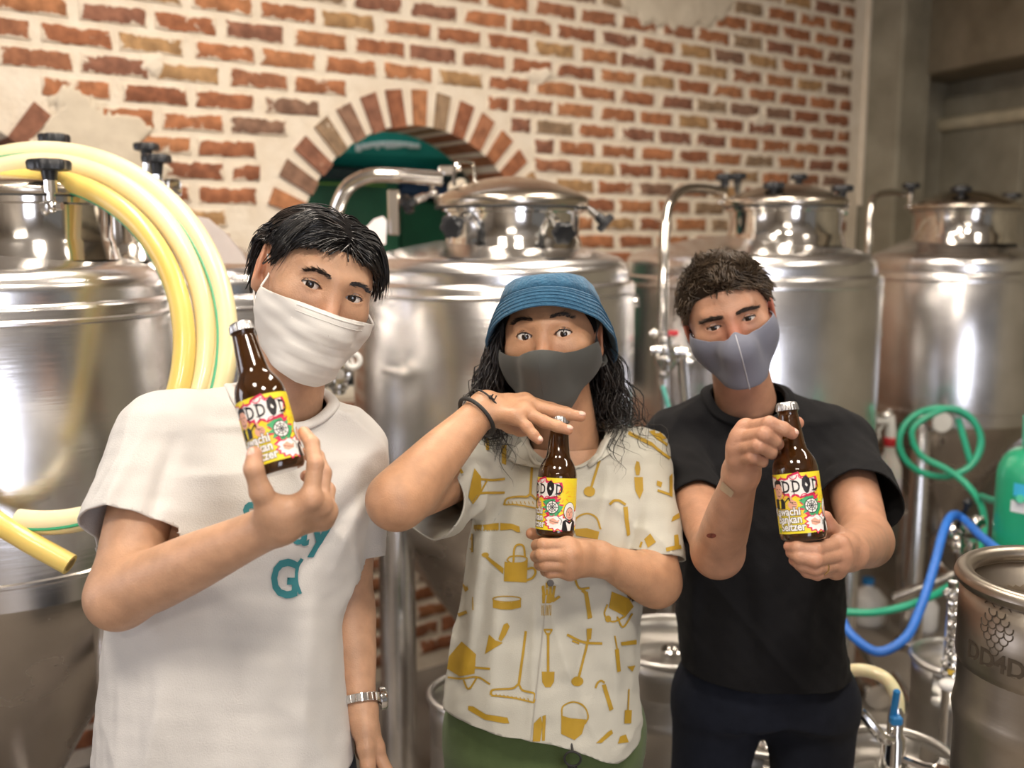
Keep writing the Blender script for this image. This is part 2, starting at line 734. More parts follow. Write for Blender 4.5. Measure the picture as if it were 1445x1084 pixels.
def blob_slab(name, pts, z_out, mat, parent, seed, jit=.012):
    c = np.array([hit_wall(*p) for p in pts])
    lo, hi = c.min(0) - .05, c.max(0) + .05
    st = max(.005, (hi - lo).max() / 110)
    xs, zs = np.arange(lo[0], hi[0], st), np.arange(lo[1], hi[1], st)
    G = np.stack(np.meshgrid(xs, zs, indexing='ij'), -1)
    q = G.reshape(-1, 2)
    d = poly_inside_dist(c, q) + fnoise(q, 55, seed, 3) * jit * 2.2
    t = np.clip((d + .012) / .03, 0, 1)
    h = t * t * (3 - 2 * t) * z_out + .0025 * fnoise(q, 30, seed + 1, 3)
    v = np.array([WP(a[0], a[1], hh) for a, hh in zip(q, h)])
    keep = (d > -.014).reshape(len(xs), len(zs))
    nz = len(zs)
    f = [(i * nz + j, (i + 1) * nz + j, (i + 1) * nz + j + 1, i * nz + j + 1) for i in range(len(xs) - 1) for j in range(nz - 1)
         if keep[i, j] and keep[i + 1, j] and keep[i, j + 1] and keep[i + 1, j + 1]]
    use = np.unique(np.array(f).ravel()); mp = -np.ones(len(v), int); mp[use] = np.arange(len(use))
    return obj(name, (v[use], [tuple(mp[list(x)]) for x in f]), mat, parent, sharp=None)


blob_slab('plaster_patch', [(52, 185), (70, 140), (95, 128), (128, 138), (160, 160), (218, 178), (206, 205), (238, 240), (225, 300), (150, 330), (60, 300), (20, 230)], .014, M_PLASTER, wall_back, 3)
blob_slab('plaster_patch', [(855, -40), (880, 10), (905, 33), (950, 40), (1000, 37), (1030, 18), (1045, -40), (950, -80)], .016, M_PLASTER, wall_back, 4, .007)
for q, (cx, cy, w) in enumerate([(210, 92, 22), (760, 105, 20), (1070, 170, 14), (905, 75, 18), (650, 265, 14)]):
    blob_slab('plaster_patch', [(cx - w, cy), (cx - w * .4, cy - w * .5), (cx + w * .6, cy - w * .55), (cx + w, cy + w * .1), (cx + w * .3, cy + w * .6), (cx - w * .5, cy + w * .5)], .014, M_MORTAR, wall_back, 10 + q, .006)

# narrow mortar return at the wall's end
struct('trim_1', box(WP(S_END + .008, 2.1 + .6, -.03), (.016, .10, 1.75), RW), M_MORTAR, smooth=False)

# ------------------------------------------------------------------ concrete column, right wall, beam, floor, ceiling
COLP = .20


def s_at(px, out):
    return hit_wall(px, 200, out)[0]


s_a = S_END + .02
s_b = s_at(1309, COLP)
c = WP((s_a + s_b) / 2, 1.7, (COLP - .5) / 2)
struct('wall_column', box(c, (s_b - s_a, COLP + .5, 3.4), RW, bev=.012), M_CONC, smooth=False)
s_c = s_at(1336, COLP - .12)
struct('wall_column_return', box(WP((s_b + s_c) / 2, 1.7, (COLP - .62) / 2), (s_c - s_b, COLP + .38, 3.4), RW), M_CONC, smooth=False)
RA = math.radians(22)
RD = V3(math.sin(RA), -math.cos(RA), 0)          # along the right wall, towards the camera
RNn = V3(-math.cos(RA), -math.sin(RA), 0)
RWALL0 = WP(s_c, 0, -.02)


def RP(t, z, out=0.0):
    return RWALL0 + RD * t + V3(0, 0, z) + RNn * out


RR = np.stack([RD, -RNn, V3(0, 0, 1)], 1)
wall_right = struct('wall_right', box(RP(2.9, 1.7, -.1), (6.4, .2, 3.4), RR), M_CONC, smooth=False)
# recessed panels and the pale pipe fixed to the wall
for t0, t1 in ((.10, .62), (.70, 1.5)):
    obj('wall_panel', box(RP((t0 + t1) / 2, 1.25, .008), (t1 - t0, .03, 2.3), RR, bev=.006), M_CONC, wall_right, smooth=False)


def hit_right(px, py, out):
    o = V3(0, 0, CAMZ)
    d = P(px, py, 1.0) - o
    t = ((RWALL0 + RNn * out) - o) @ RNn / (d @ RNn)
    return o + d * t


zb = hit_right(1345, 100, .3)[2]
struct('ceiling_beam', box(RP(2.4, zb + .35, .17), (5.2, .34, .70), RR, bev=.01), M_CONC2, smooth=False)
p0, p1 = hit_right(1338, 183, .03), hit_right(1470, 150, .03)
zpipe = (p0[2] + p1[2]) / 2
M_PALE = pm('pale_pipe', (.50, .44, .31), .6, var=.15, vscale=12)
pp = [RP(.02, zpipe, .035), RP(.5, zpipe, .035), RP(3.0, zpipe, .035)]
obj('pale_pipe', tube(pp, .036, 14), M_PALE, wall_right)

struct('floor', box((0.6, 1.2, -.05), (11, 11, .1)), M_FLOOR, smooth=False)
cpts = [WP(S_LEFT - .5, 0, -.2), WP(S_END + 3.2, 0, -.2), V3(6.0, -4.3, 0), V3(-4.9, -4.3, 0)]
struct('ceiling', (np.array([p + V3(0, 0, z) for z in (3.40, 3.50) for p in cpts]), [(3, 2, 1, 0), (4, 5, 6, 7), (0, 1, 5, 4), (1, 2, 6, 5), (2, 3, 7, 6), (3, 0, 4, 7)]), M_CEIL, smooth=False)
struct('wall_left', box((-3.6, 0.2, 1.7), (.2, 8, 3.4)), M_ROOM, smooth=False)
win = struct('window_1', box((-3.49, 0.9, 1.65), (.02, 1.36, 1.56)), pm('window_glass', (.75, .78, .85), .1), smooth=False)
for yy, zz, sy, sz in ((.20, 1.65, .06, 1.64), (1.60, 1.65, .06, 1.64), (.9, .86, 1.46, .06), (.9, 2.44, 1.46, .06)):
    obj('window_frame', box((-3.46, yy, zz), (.08, sy, sz)), M_WHITEFR, win, smooth=False)
# wall behind the photographer with the bright street doorway left open
M_WOOD = pm('dark_wood', (.10, .06, .035), .5, var=.3, vscale=8, stretch=(1, 1, .1))
struct('wall_front', [box((-1.8, -3.5, 1.7), (4.8, .2, 3.4)), box((3.4, -3.5, 1.7), (1.6, .2, 3.4)), box((1.6, -3.5, 3.05), (2.2, .2, .7))], M_ROOM, smooth=False)
struct('door_1', [box((.68, -3.44, 1.35), (.10, .16, 2.7)), box((2.52, -3.44, 1.35), (.10, .16, 2.7)), box((1.6, -3.44, 2.72), (1.94, .16, .10))], M_WOOD, smooth=False)

# ceiling panel lamps
M_LAMP, _nt, _b = principled('lamp_diffuser')
_b.inputs['Base Color'].default_value = (1, .95, .88, 1)
_b.inputs['Emission Color'].default_value = (1, .88, .72, 1)
_b.inputs['Emission Strength'].default_value = 6
M_WHITEMETAL = pm('white_enamel', (.75, .73, .70), .4, var=.05)
where = ['above the photographer on the right', 'above the photographer on the left', 'over the tank row by the arch', 'over the middle of the tank row', 'near the concrete side wall', 'at the back of the room by the street door']
for i, (lx, ly, sx, sy, pw) in enumerate(LAMPS):
    t = empty('ceiling_lamp', (lx, ly, LAMPZ), 'white panel lamp hung ' + where[i], 'lamp', 'ceiling panel lamps')
    obj('housing', box((lx, ly, LAMPZ + .06), (sx + .04, sy + .04, .05), bev=.005), M_WHITEMETAL, t, smooth=False)
    obj('diffuser', box((lx, ly, LAMPZ + .03), (sx, sy, .02), bev=.004), M_LAMP, t, smooth=False)
    obj('rod', tube([(lx, ly, LAMPZ + .08), (lx, ly, 3.40)], .008, 8), M_WHITEMETAL, t)

# ------------------------------------------------------------------ green things beyond the arch
M_TEAL = pm('teal_paint', (.02, .30, .25), .35, var=.3, vscale=3)
M_GREEN = pm('dull_green_paint', (.02, .13, .07), .45, var=.35, vscale=4)
M_LIME = pm('lime_stripe', (.25, .5, .06), .5)
M_WHITEP = pm('white_print', (.85, .9, .88), .5)
M_NAVY = pm('navy_crate', (.03, .07, .16), .5, var=.3)
OUT = -.62


def wall_box(px0, px1, py0, py1, out, depth, mat, name, parent=None, bev=.01):
    s0, z1 = hit_wall(px0, py0, out)
    s1, z0 = hit_wall(px1, py1, out)
    return obj(name, box(WP((s0 + s1) / 2, (z0 + z1) / 2, out - depth / 2), (s1 - s0, depth, z1 - z0), RW, bev=bev), mat, parent, smooth=False)


s0, z0 = hit_wall(590, 330, OUT)
van = empty('delivery_van', WP(s0, 0, OUT - .4), 'teal and green panelled vehicle with white lettering beyond the arched opening', 'vehicle')
wall_box(400, 760, 150, 246, OUT, .8, M_TEAL, 'upper_panel', van, .05)
wall_box(400, 760, 246, 250, OUT + .012, .03, pm('dark_gap', (.01, .03, .03), .6), 'seam', van, 0)
wall_box(400, 566, 250, 420, OUT, .8, M_GREEN, 'lower_panel', van, .01)
wall_box(400, 545, 256, 263, OUT + .006, .02, M_LIME, 'lime_stripe', van, 0)
wall_box(566, 720, 258, 280, OUT - .01, .5, M_NAVY, 'crate_shelf', van, .01)
wall_box(566, 720, 283, 420, OUT - .05, .5, M_GREEN, 'side_panel', van, .01)
rg = np.random.default_rng(5)
bl = []
x = 503
while x < 594:
    w = rg.uniform(4, 9)
    yy = 204 - 5 * math.sin((x - 503) / 91 * math.pi)
    s_, z_ = hit_wall(x, yy, OUT + .012)
    s2, z2 = hit_wall(x + w, yy + rg.uniform(7, 11), OUT + .012)
    bl.append(box(WP((s_ + s2) / 2, (z_ + z2) / 2, OUT + .004), (s2 - s_, .012, z_ - z2), RW, bev=.003))
    x += w + 1.0
obj('lettering', bl, M_WHITEP, van, smooth=False)
area_light('yard_fill_light', tuple(WP(hit_wall(585, 200)[0], 3.2, -.35)), tuple(WP(hit_wall(585, 200)[0], 1.6, -.62)), .8, 14, (.85, .95, 1.0))  # added fill light standing in for sky, brightens the van beyond the arch
# yard wall behind, so that the openings do not show the empty world
struct('wall_yard', box(WP((S_END + S_LEFT) / 2, 1.7, -1.9), (S_END - S_LEFT + 2, .1, 3.4), RW), pm('yard_dark', (.05, .06, .06), .9), smooth=False)

# ------------------------------------------------------------------ steel
def steel(name, base, rough, aniso=0.0, var=.12, scratch=True):
    m, nt, b = principled(name)
    n, L = nt.nodes, nt.links
    tc = n.new('ShaderNodeTexCoord')
    mp = n.new('ShaderNodeMapping'); mp.inputs['Scale'].default_value = (1, 1, 14)
    L.new(tc.outputs['Object'], mp.inputs['Vector'])
    nz = n.new('ShaderNodeTexNoise'); nz.inputs['Scale'].default_value = 9; nz.inputs['Detail'].default_value = 6
    L.new(mp.outputs[0], nz.inputs['Vector'])
    n2 = n.new('ShaderNodeTexNoise'); n2.inputs['Scale'].default_value = 6; n2.inputs['Detail'].default_value = 5
    L.new(tc.outputs['Object'], n2.inputs['Vector'])
    cr = n.new('ShaderNodeValToRGB')
    cr.color_ramp.elements[0].position = .3; cr.color_ramp.elements[1].position = .7
    cr.color_ramp.elements[0].color = tuple(c * (1 - var) for c in base) + (1,)
    cr.color_ramp.elements[1].color = tuple(min(1, c * (1 + var)) for c in base) + (1,)
    L.new(n2.outputs['Fac'], cr.inputs[0]); L.new(cr.outputs[0], b.inputs['Base Color'])
    b.inputs['Metallic'].default_value = 1
    mr = n.new('ShaderNodeMapRange'); mr.inputs[3].default_value = rough * .75; mr.inputs[4].default_value = rough * 1.3
    L.new(n2.outputs['Fac'], mr.inputs[0]); L.new(mr.outputs[0], b.inputs['Roughness'])
    if aniso:
        b.inputs['Anisotropic'].default_value = aniso
        tg = n.new('ShaderNodeTangent'); tg.direction_type = 'RADIAL'; tg.axis = 'Z'
        L.new(tg.outputs[0], b.inputs['Tangent'])
    if scratch:
        bp = n.new('ShaderNodeBump'); bp.inputs['Strength'].default_value = .08; bp.inputs['Distance'].default_value = .003
        L.new(nz.outputs['Fac'], bp.inputs['Height']); L.new(bp.outputs[0], b.inputs['Normal'])
    MATS[name] = m
    return m


M_STEEL = steel('brushed_steel', (.78, .77, .77), .22, .65)
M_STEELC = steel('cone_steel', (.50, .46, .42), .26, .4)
M_POLISH = steel('polished_steel', (.74, .72, .69), .11, 0, .05, False)
M_WARMST = steel('warm_steel', (.60, .54, .46), .22, .3)
M_KEG = steel('keg_steel', (.62, .60, .57), .33, .3)
M_OLDKEG = steel('worn_keg_steel', (.40, .355, .30), .36, .2, .28)
M_CHROME = pm('chrome', (.8, .8, .8), .12, 1.0)
M_BLACKP = pm('black_plastic', (.018, .02, .024), .35, var=.2)
M_RUBBER = pm('black_rubber', (.02, .02, .02), .6)
M_WHITEPL = pm('white_plastic', (.78, .77, .74), .4, var=.05)
M_BLUEPL = pm('blue_plastic', (.02, .22, .55), .4)
M_YELLOWPL = pm('yellow_plastic', (.75, .5, .05), .4)


def ring_rot(a):
    return V3(math.cos(a), math.sin(a), 0)


def star_knob(c, up, r=.030, h=.020, lobes=6):
    """lobed hand knob"""
    u, w, d = frame(up)
    n = lobes * 6
    v, f = [], []
    for hh, sc in ((-.5, .80), (-.38, .97), (.2, 1.0), (.42, .92), (.5, .70)):
        for k in range(n):
            a = 2 * math.pi * k / n
            rr = r * sc * (1 + .10 * math.cos(lobes * a))
            v.append(c + d * h * hh + rr * (math.cos(a) * u + math.sin(a) * w))
    m = 5
    for i in range(m - 1):
        for k in range(n):
            q = (k + 1) % n
            f.append((i * n + k, i * n + q, (i + 1) * n + q, (i + 1) * n + k))
    f.append(tuple(range(n - 1, -1, -1)))
    f.append(tuple((m - 1) * n + k for k in range(n)))
    return np.array(v), f


def clamp(parent, base, up, length=.085, kr=.030, big=True):
    """swing bolt with black star knob: part clamp_bolt > knob"""
    up = norm(up)
    b = obj('clamp_bolt', [tube([base - up * .01, base + up * length * .45], .0075, 10), tube([base + up * length * .38, base + up * length * .80], .012, 10),
                           sphere(base, .013), tube([base + np.cross(up, [0, 1, .01]) * -.02, base + np.cross(up, [0, 1, .01]) * .02], .008, 8)], M_CHROME, parent)
    k = obj('knob', [star_knob(base + up * (length + .010), up, kr, .022), tube([base + up * length * .72, base + up * (length + .005)], [.013, .017], 12)], M_BLACKP, b, sharp=40)
    return b


def tank(name, label, px, d, r, zrim, zbot, collar, mat=M_STEEL, legs=(), legtop=None, lidtop=None, leg_r=.038, cone_z=.42, jacket=True,
         shoulder=.10, seed=0):
    """conical fermenter. collar = (px, d, r, z_base, z_lid_seam, lid_r, z_lid_edge, z_lid_top)"""
    c = P(px, 542, d); c[2] = 0
    t = empty(name, c, label, 'tank', 'steel fermentation tanks along the brick wall')
    ri = r * .955 if jacket else r
    sh = [(r, zbot), (r, zbot + .02), (r, zrim - .012), (r - .004, zrim - .003), (r - .012, zrim)] if jacket else [(r, zbot), (r, zrim)]
    obj('shell', lathe(sh, (c[0], c[1], 0), seg=96), mat, t, sharp=50)
    # head: knuckle and shallow cone up to the manway
    cx, cd, cr, zb, zs, lr, zl, zt = collar
    cc = P(cx, 542, cd); cc[2] = 0
    hz = zb - zrim
    prof = [(ri, zrim - .02), (ri, zrim + hz * .18)]
    for k in range(1, 8):
        a = k / 8 * math.pi / 2
        prof.append((ri - .055 * (1 - math.cos(a)), zrim + hz * .18 + .05 * math.sin(a) * min(1, hz / .10)))
    z1 = prof[-1][1]
    for k in range(1, 6):
        s = k / 5
        prof.append((ri - .05 - (ri - .05 - cr * .7) * s, z1 + (zb + .004 - z1) * (s ** .8)))
    obj('head', lathe(prof, (c[0], c[1], 0), seg=96), mat, t, sharp=None)
    # weld bands
    for zz in (zrim - .035, zbot + .05):
        obj('weld_band', lathe([(r + .0005, zz - .006), (r + .003, zz - .003), (r + .003, zz + .003), (r + .0005, zz + .006)], (c[0], c[1], 0), seg=96), mat, t)
    # cone and legs
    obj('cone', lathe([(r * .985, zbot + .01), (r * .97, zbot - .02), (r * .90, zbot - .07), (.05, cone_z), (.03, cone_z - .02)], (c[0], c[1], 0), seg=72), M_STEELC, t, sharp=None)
    obj('drain_pipe', tube([(c[0], c[1], cone_z), (c[0], c[1], cone_z - .10), (c[0], c[1] - .02, cone_z - .14), (c[0], c[1] - .16, cone_z - .15)], .025, 14), M_POLISH, t)
    for a in legs:
        q = c + ring_rot(math.radians(a)) * r * .90
        lt = legtop or zbot + .06
        g = obj('leg', lathe([(0, lt + leg_r * .9), (leg_r * .6, lt + leg_r * .6), (leg_r, lt), (leg_r, .03)], (q[0], q[1], 0), seg=24), mat, t, sharp=None)
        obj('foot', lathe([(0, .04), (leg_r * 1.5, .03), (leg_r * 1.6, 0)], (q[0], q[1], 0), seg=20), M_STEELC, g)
    # manway collar and lid
    o = (cc[0], cc[1], 0)
    obj('manway_collar', lathe([(cr + .012, zb - .03), (cr + .004, zb + .004), (cr, zb + .015), (cr, zs - .016), (cr + .010, zs - .012), (cr + .010, zs - .001), (0.02, zs - .001)], o, seg=64), M_POLISH, t, sharp=40)
    lp = [(cr, zs + .001), (lr, zs + .002), (lr + .002, zs + .006), (lr + .002, zl - .008), (lr - .004, zl)]
    for k in range(1, 9):
        s = k / 8
        lp.append(((lr - .004) * (1 - s), zl + (zt - zl) * (1 - (1 - s) ** 2)))
    lid = obj('lid', lathe(lp, o, seg=64), M_WARMST, t, sharp=40)
    obj('gasket', torus((cc[0], cc[1], zs), lr - .001, .0035, seg=64, rs=6), M_RUBBER, lid)
    return t, c, cc


def zof(py, d):
    return P(0, py, d)[2]


ZR = zof(402, 2.5)
T1, c1, m1 = tank('fermenter_tank', 'steel tank with pale yellow hose coil hung over its lid knob', 2, 2.12, .35, zof(432, 1.78), zof(884, 1.80),
                  (58, 2.10, .160, zof(346, 1.95), zof(277, 1.95), .168, zof(258, 1.95), zof(246, 2.1)), legs=(200, 330, 80))
T1b, c1b, m1b = tank('fermenter_tank', 'steel tank with white lifting lug tucked behind the hose-draped tank', 305, 2.66, .25, zof(416, 2.42), .92,
                     (205, 2.62, .10, zof(350, 2.5), zof(285, 2.5), .108, zof(272, 2.5), zof(262, 2.6)), legs=(200, 320, 90))
T2, c2, m2 = tank('fermenter_tank', 'widest-lidded steel tank standing before the arched opening', 697, 2.90, .405, ZR, zof(738, 2.52),
                  (722, 2.86, .190, zof(340, 2.7), zof(292, 2.68), .214, zof(275, 2.66), zof(252, 2.86)), legs=(224, 316, 90), leg_r=.050)
T3, c3, m3 = tank('fermenter_tank', 'steel tank with tall bent side pipe beside the plain brick wall', 1050, 3.47, .44, zof(391, 3.03), zof(700, 3.05),
                  (1098, 3.40, .185, zof(334, 3.2), zof(291, 3.2), .200, zof(279, 3.2), zof(262, 3.4)), legs=(235, 120, 0))
T4, c4, m4 = tank('fermenter_tank', 'farthest steel tank standing against the concrete column', 1335, 4.15, .345, zof(384, 3.8), zof(606, 3.82),
                  (1346, 4.12, .195, zof(333, 3.9), zof(296, 3.9), .208, zof(287, 3.9), zof(270, 4.1)), legs=(232, 330, 90), leg_r=.036)

# knobs on the lids
def knob_at(t, px, py_base, py_top, d, kr=.026):
    b, e = P(px, py_base, d), P(px, py_top, d)
    clamp(t, b, V3(0, 0, 1), length=max(.03, e[2] - b[2] - .02), kr=kr)


knob_at(T1, 73, 291, 226, 1.90, .037)
knob_at(T1, 80, 250, 190, 2.28, .032)
knob_at(T1b, 210, 275, 203, 2.72, .032)
knob_at(T1b, 224, 290, 219, 2.48, .034)
knob_at(T3, 1022, 285, 246, 3.36, .030); knob_at(T3, 1040, 280, 245, 3.58, .030)
knob_at(T3, 1091, 293, 258, 3.19, .032); knob_at(T3, 1126, 282, 246, 3.62, .028); knob_at(T3, 1187, 300, 262, 3.30, .034)
knob_at(T4, 1284, 292, 259, 4.10, .033); knob_at(T4, 1354, 302, 264, 3.90, .036); knob_at(T4, 1354, 296, 262, 4.32, .028); knob_at(T4, 1425, 312, 273, 4.06, .036)
# the swing bolts of the middle tank hang down and outwards
for px, py, dd, qx, qy, qd in ((672, 296, 2.67, 634, 322, 2.56), (776, 298, 2.66, 797, 332, 2.56), (822, 286, 2.86, 858, 318, 2.86), (612, 272, 2.95, 570, 290, 2.98)):
    a, b = P(px, py, dd), P(qx, qy, qd)
    clamp(T2, a, b - a, length=np.linalg.norm(b - a) - .02, kr=.030)
obj('lid_handle', tube(smooth_path([P(641, 262, 2.72), P(641, 238, 2.72), P(647, 229, 2.74), P(663, 229, 2.78), P(669, 237, 2.80), P(671, 270, 2.80)], 24), .005, 8), M_POLISH, T2)
obj('lid_hinge', [box(P(632, 241, 2.95), (.05, .03, .03), bev=.004), tube([P(620, 241, 2.95), P(650, 237, 2.95)], .012, 10)], M_POLISH, T2, smooth=False)
# posts, lugs and pipes
obj('hinge_post', box(P(556, 300, 2.86), (.034, .03, .13), bev=.004), M_POLISH, T2, smooth=False)


def lug(t, pts, d, th=.012, mat=None):
    """plate ear with a hole, extruded"""
    o = [P(x, y, d) for x, y in pts]
    n = len(o)
    f = V3(0, th, 0)
    v = np.array(o + [q + f for q in o])
    return obj('lifting_lug', (v, [tuple(range(n)), tuple(range(2 * n - 1, n - 1, -1))] + [(i, n + i, n + (i + 1) % n, (i + 1) % n) for i in range(n)]), mat or M_POLISH, t, smooth=False)


M_LUG = pm('pale_lug', (.78, .72, .72), .35, .6, var=.06)
g = lug(T1b, [(264, 318), (266, 309), (276, 305), (292, 308), (318, 330), (340, 356), (348, 372), (270, 372)], 2.42, .014, M_LUG)
obj('lug_hole', lathe([(.006, -.003), (.011, -.003), (.011, .003), (.006, .003)], P(276, 320, 2.415), (0, 1, 0), 16), M_CHROME, g)
g = lug(T2, [(508, 345), (512, 325), (528, 309), (540, 305), (545, 311), (544, 345)], 2.80, .014, M_LUG)
obj('sight_bracket', [box(P(243, 266, 2.5), (.045, .01, .045), bev=.006), lathe([(.0, 0), (.010, .002), (.012, .014), (0, .016)], P(252, 269, 2.49), (0, -1, 0), 16)], M_POLISH, T1b)
obj('vent_pipe', tube(smooth_path([P(470, 330, 2.95), P(474, 300, 2.95), P(490, 265, 2.93), P(520, 249, 2.92), P(560, 248, 2.92), P(625, 253, 2.93)], 36), .022, 16), M_POLISH, T2)
obj('vent_pipe', tube(smooth_path([P(938, 590, 3.05), P(936, 430, 3.05), P(938, 330, 3.08), P(944, 290, 3.12), P(960, 270, 3.18), P(985, 266, 3.25), P(1022, 270, 3.34)], 40), .016, 14), M_POLISH, T3)
obj('vent_pipe', tube(smooth_path([P(1224, 410, 3.85), P(1226, 330, 3.85), P(1230, 287, 3.86), P(1240, 275, 3.9), P(1258, 272, 3.98), P(1275, 274, 4.05)], 36), .013, 14), M_POLISH, T4)


def tri_clamp(c, axis, r=.022, w=.012):
    return lathe([(0, -w), (r * .8, -w), (r * .8, -w * .5), (r, -w * .45), (r * 1.12, 0), (r, w * .45), (r * .8, w * .5), (r * .8, w), (0, w)], c, axis, 20)


def valve_cluster(t, spec, name='valve_cluster'):
    """pipe fittings: list of (px,py,d,axis,r)"""
    g = []
    for px, py, d, ax, r in spec:
        g.append(tri_clamp(P(px, py, d), ax, r, r * .8))
    return obj(name, g, M_POLISH, t, sharp=40)


YA = (0, -1, .1)
valve_cluster(T2, [(478, 528, 2.50, YA, .030), (462, 533, 2.48, (1, 0, .2), .022), (490, 515, 2.47, (1, 0, .3), .020), (478, 545, 2.5, (0, 0, 1), .022), (470, 518, 2.46, YA, .018), (452, 534, 2.45, (1, 0, 0), .018)])
obj('valve_ring', torus(P(498, 509, 2.44), .017, .007, (.2, -1, .1), 24, 8), M_WHITEPL, T2)
obj('valve_body', [tube([P(478, 520, 2.62), P(478, 528, 2.44)], .014, 12), tube([P(452, 534, 2.46), P(494, 512, 2.46)], .010, 10), tube([P(478, 528, 2.49), P(478, 556, 2.50)], .014, 12)], M_POLISH, T2)
# side valve at the rim of the middle tank, and those of the far tanks
for t, px, py, d in ((T2, 893, 424, 2.80), (T3, 1238, 411, 3.42), (T3, 1236, 466, 3.42)):
    obj('side_valve', [tube([P(px - 22, py, d), P(px + 4, py, d)], .010, 10), tube([P(px + 4, py - 8, d), P(px + 6, py + 10, d)], .009, 10), tri_clamp(P(px - 4, py, d), (1, 0, 0), .016, .01)], M_POLISH, t)
# fittings at the foot of the bent pipe
valve_cluster(T3, [(938, 478, 3.02, (0, 0, 1), .022), (938, 492, 3.02, (0, 0, 1), .030), (940, 508, 3.0, (0, 0, 1), .034), (925, 495, 3.0, (1, 0, 0), .018), (960, 498, 3.0, (1, 0, 0), .022), (970, 512, 3.02, (1, 0, .3), .018), (936, 528, 3.0, (0, 0, 1), .018), (922, 470, 3.0, (1, 0, .1), .014), (950, 472, 3.0, (1, 0, .1), .014)])
obj('side_pipe', [tube([P(938, 500, 3.02), P(972, 505, 3.10)], .014, 10), tube([P(936, 520, 3.0), P(935, 545, 3.0)], .010, 10), tube([P(962, 505, 3.0), P(968, 580, 3.0)], .016, 10)], M_POLISH, T3)
obj('sample_hose', tube(smooth_path([P(935, 545, 2.99), P(940, 562, 2.98), P(944, 580, 2.98), P(948, 620, 2.98)], 16), .007, 8), pm('aqua_tube', (.15, .55, .48), .3), T3)
obj('red_tag', box(P(950, 470, 2.97), (.03, .006, .016), bev=.002), pm('red_plastic', (.6, .03, .04), .4), T3)
# pressure gauge on the far tank
gp = P(1330, 596, 3.72)
ga = obj('gauge', lathe([(0, 0), (.040, 0), (.044, .004), (.044, .03), (0, .03)], gp, (0, 1, 0), 28), M_CHROME, T4)
obj('gauge_dial', lathe([(0, -.001), (.037, -.001), (.037, 0)], gp - V3(0, .001, 0), (0, 1, 0), 28), M_WHITEPL, ga)
obj('gauge_stem', tube([P(1330, 610, 3.74), P(1330, 625, 3.85)], .009, 8), M_CHROME, T4)

# ------------------------------------------------------------------ the pale yellow hose coil hung on the first tank
M_HOSE = pm('cream_hose', (.80, .69, .36), .32, second=(.88, .80, .55), vscale=5, Subsurface_Weight=.15, Coat_Weight=.3)
M_HOSE_Y = pm('yellow_hose', (.74, .52, .10), .35, second=(.82, .64, .22), vscale=5, Subsurface_Weight=.1, Coat_Weight=.3)
M_HSTRIPE = pm('green_stripe', (.05, .40, .20), .4)


def coil_loop(cx, cy, rx, ry, dtop, dbot, a0, a1, n=60):
    """arc in pixels; angle 0 = right, 90 = top"""
    out = []
    for a in np.linspace(math.radians(a0), math.radians(a1), n):
        y = cy - ry * math.sin(a)
        d = dtop + (dbot - dtop) * (1 - math.sin(a)) / 2
        out.append(P(cx + rx * math.cos(a), y, d))
    return np.array(out)


def hose(name, label, path, r, mat, stripe=None, group=None):
    o = obj(name, tube(path, r, 16), mat)
    tag(o, label, 'hose', group)
    if stripe is not None:
        t = np.gradient(path, axis=0); t /= np.linalg.norm(t, axis=1)[:, None]
        ref = np.asarray(stripe, float)
        side = ref - t * (t @ ref)[:, None]
        side /= np.linalg.norm(side, axis=1)[:, None]
        obj('printed_stripe', tube(path + side * (r * .93), r * .16, 6), M_HSTRIPE, o)
    return o


GH = 'hose loops hung on the first tank'
hose('hose', 'outermost cream hose loop with green stripe hung over steel tank', coil_loop(62, 476, 258, 262, 2.02, 1.72, 205, -98, 90), .0215, M_HOSE, (-.4, -1, -.3), GH)
hose('hose', 'middle cream hose loop lying between two others on the steel tank', coil_loop(58, 478, 234, 248, 1.99, 1.76, 205, -70, 90), .0205, M_HOSE, None, GH)
hose('hose', 'innermost yellower hose loop with green stripe on the steel tank', coil_loop(50, 484, 210, 232, 1.95, 1.745, 205, -40, 90), .0205, M_HOSE_Y, (0, -.4, -1), GH)
e = smooth_path([P(-60, 650, 1.74), P(-20, 722, 1.71), P(30, 758, 1.70), P(99, 797, 1.70)], 30)
h = hose('hose', 'yellow hose tail with a cut open end below the coil', e, .0185, M_HOSE_Y, None, GH)
obj('bore', tube([e[-1] - norm(e[-1] - e[-2]) * .004, e[-1] + norm(e[-1] - e[-2]) * .0006], .0125, 14), pm('hose_bore', (.25, .16, .04), .6), h)

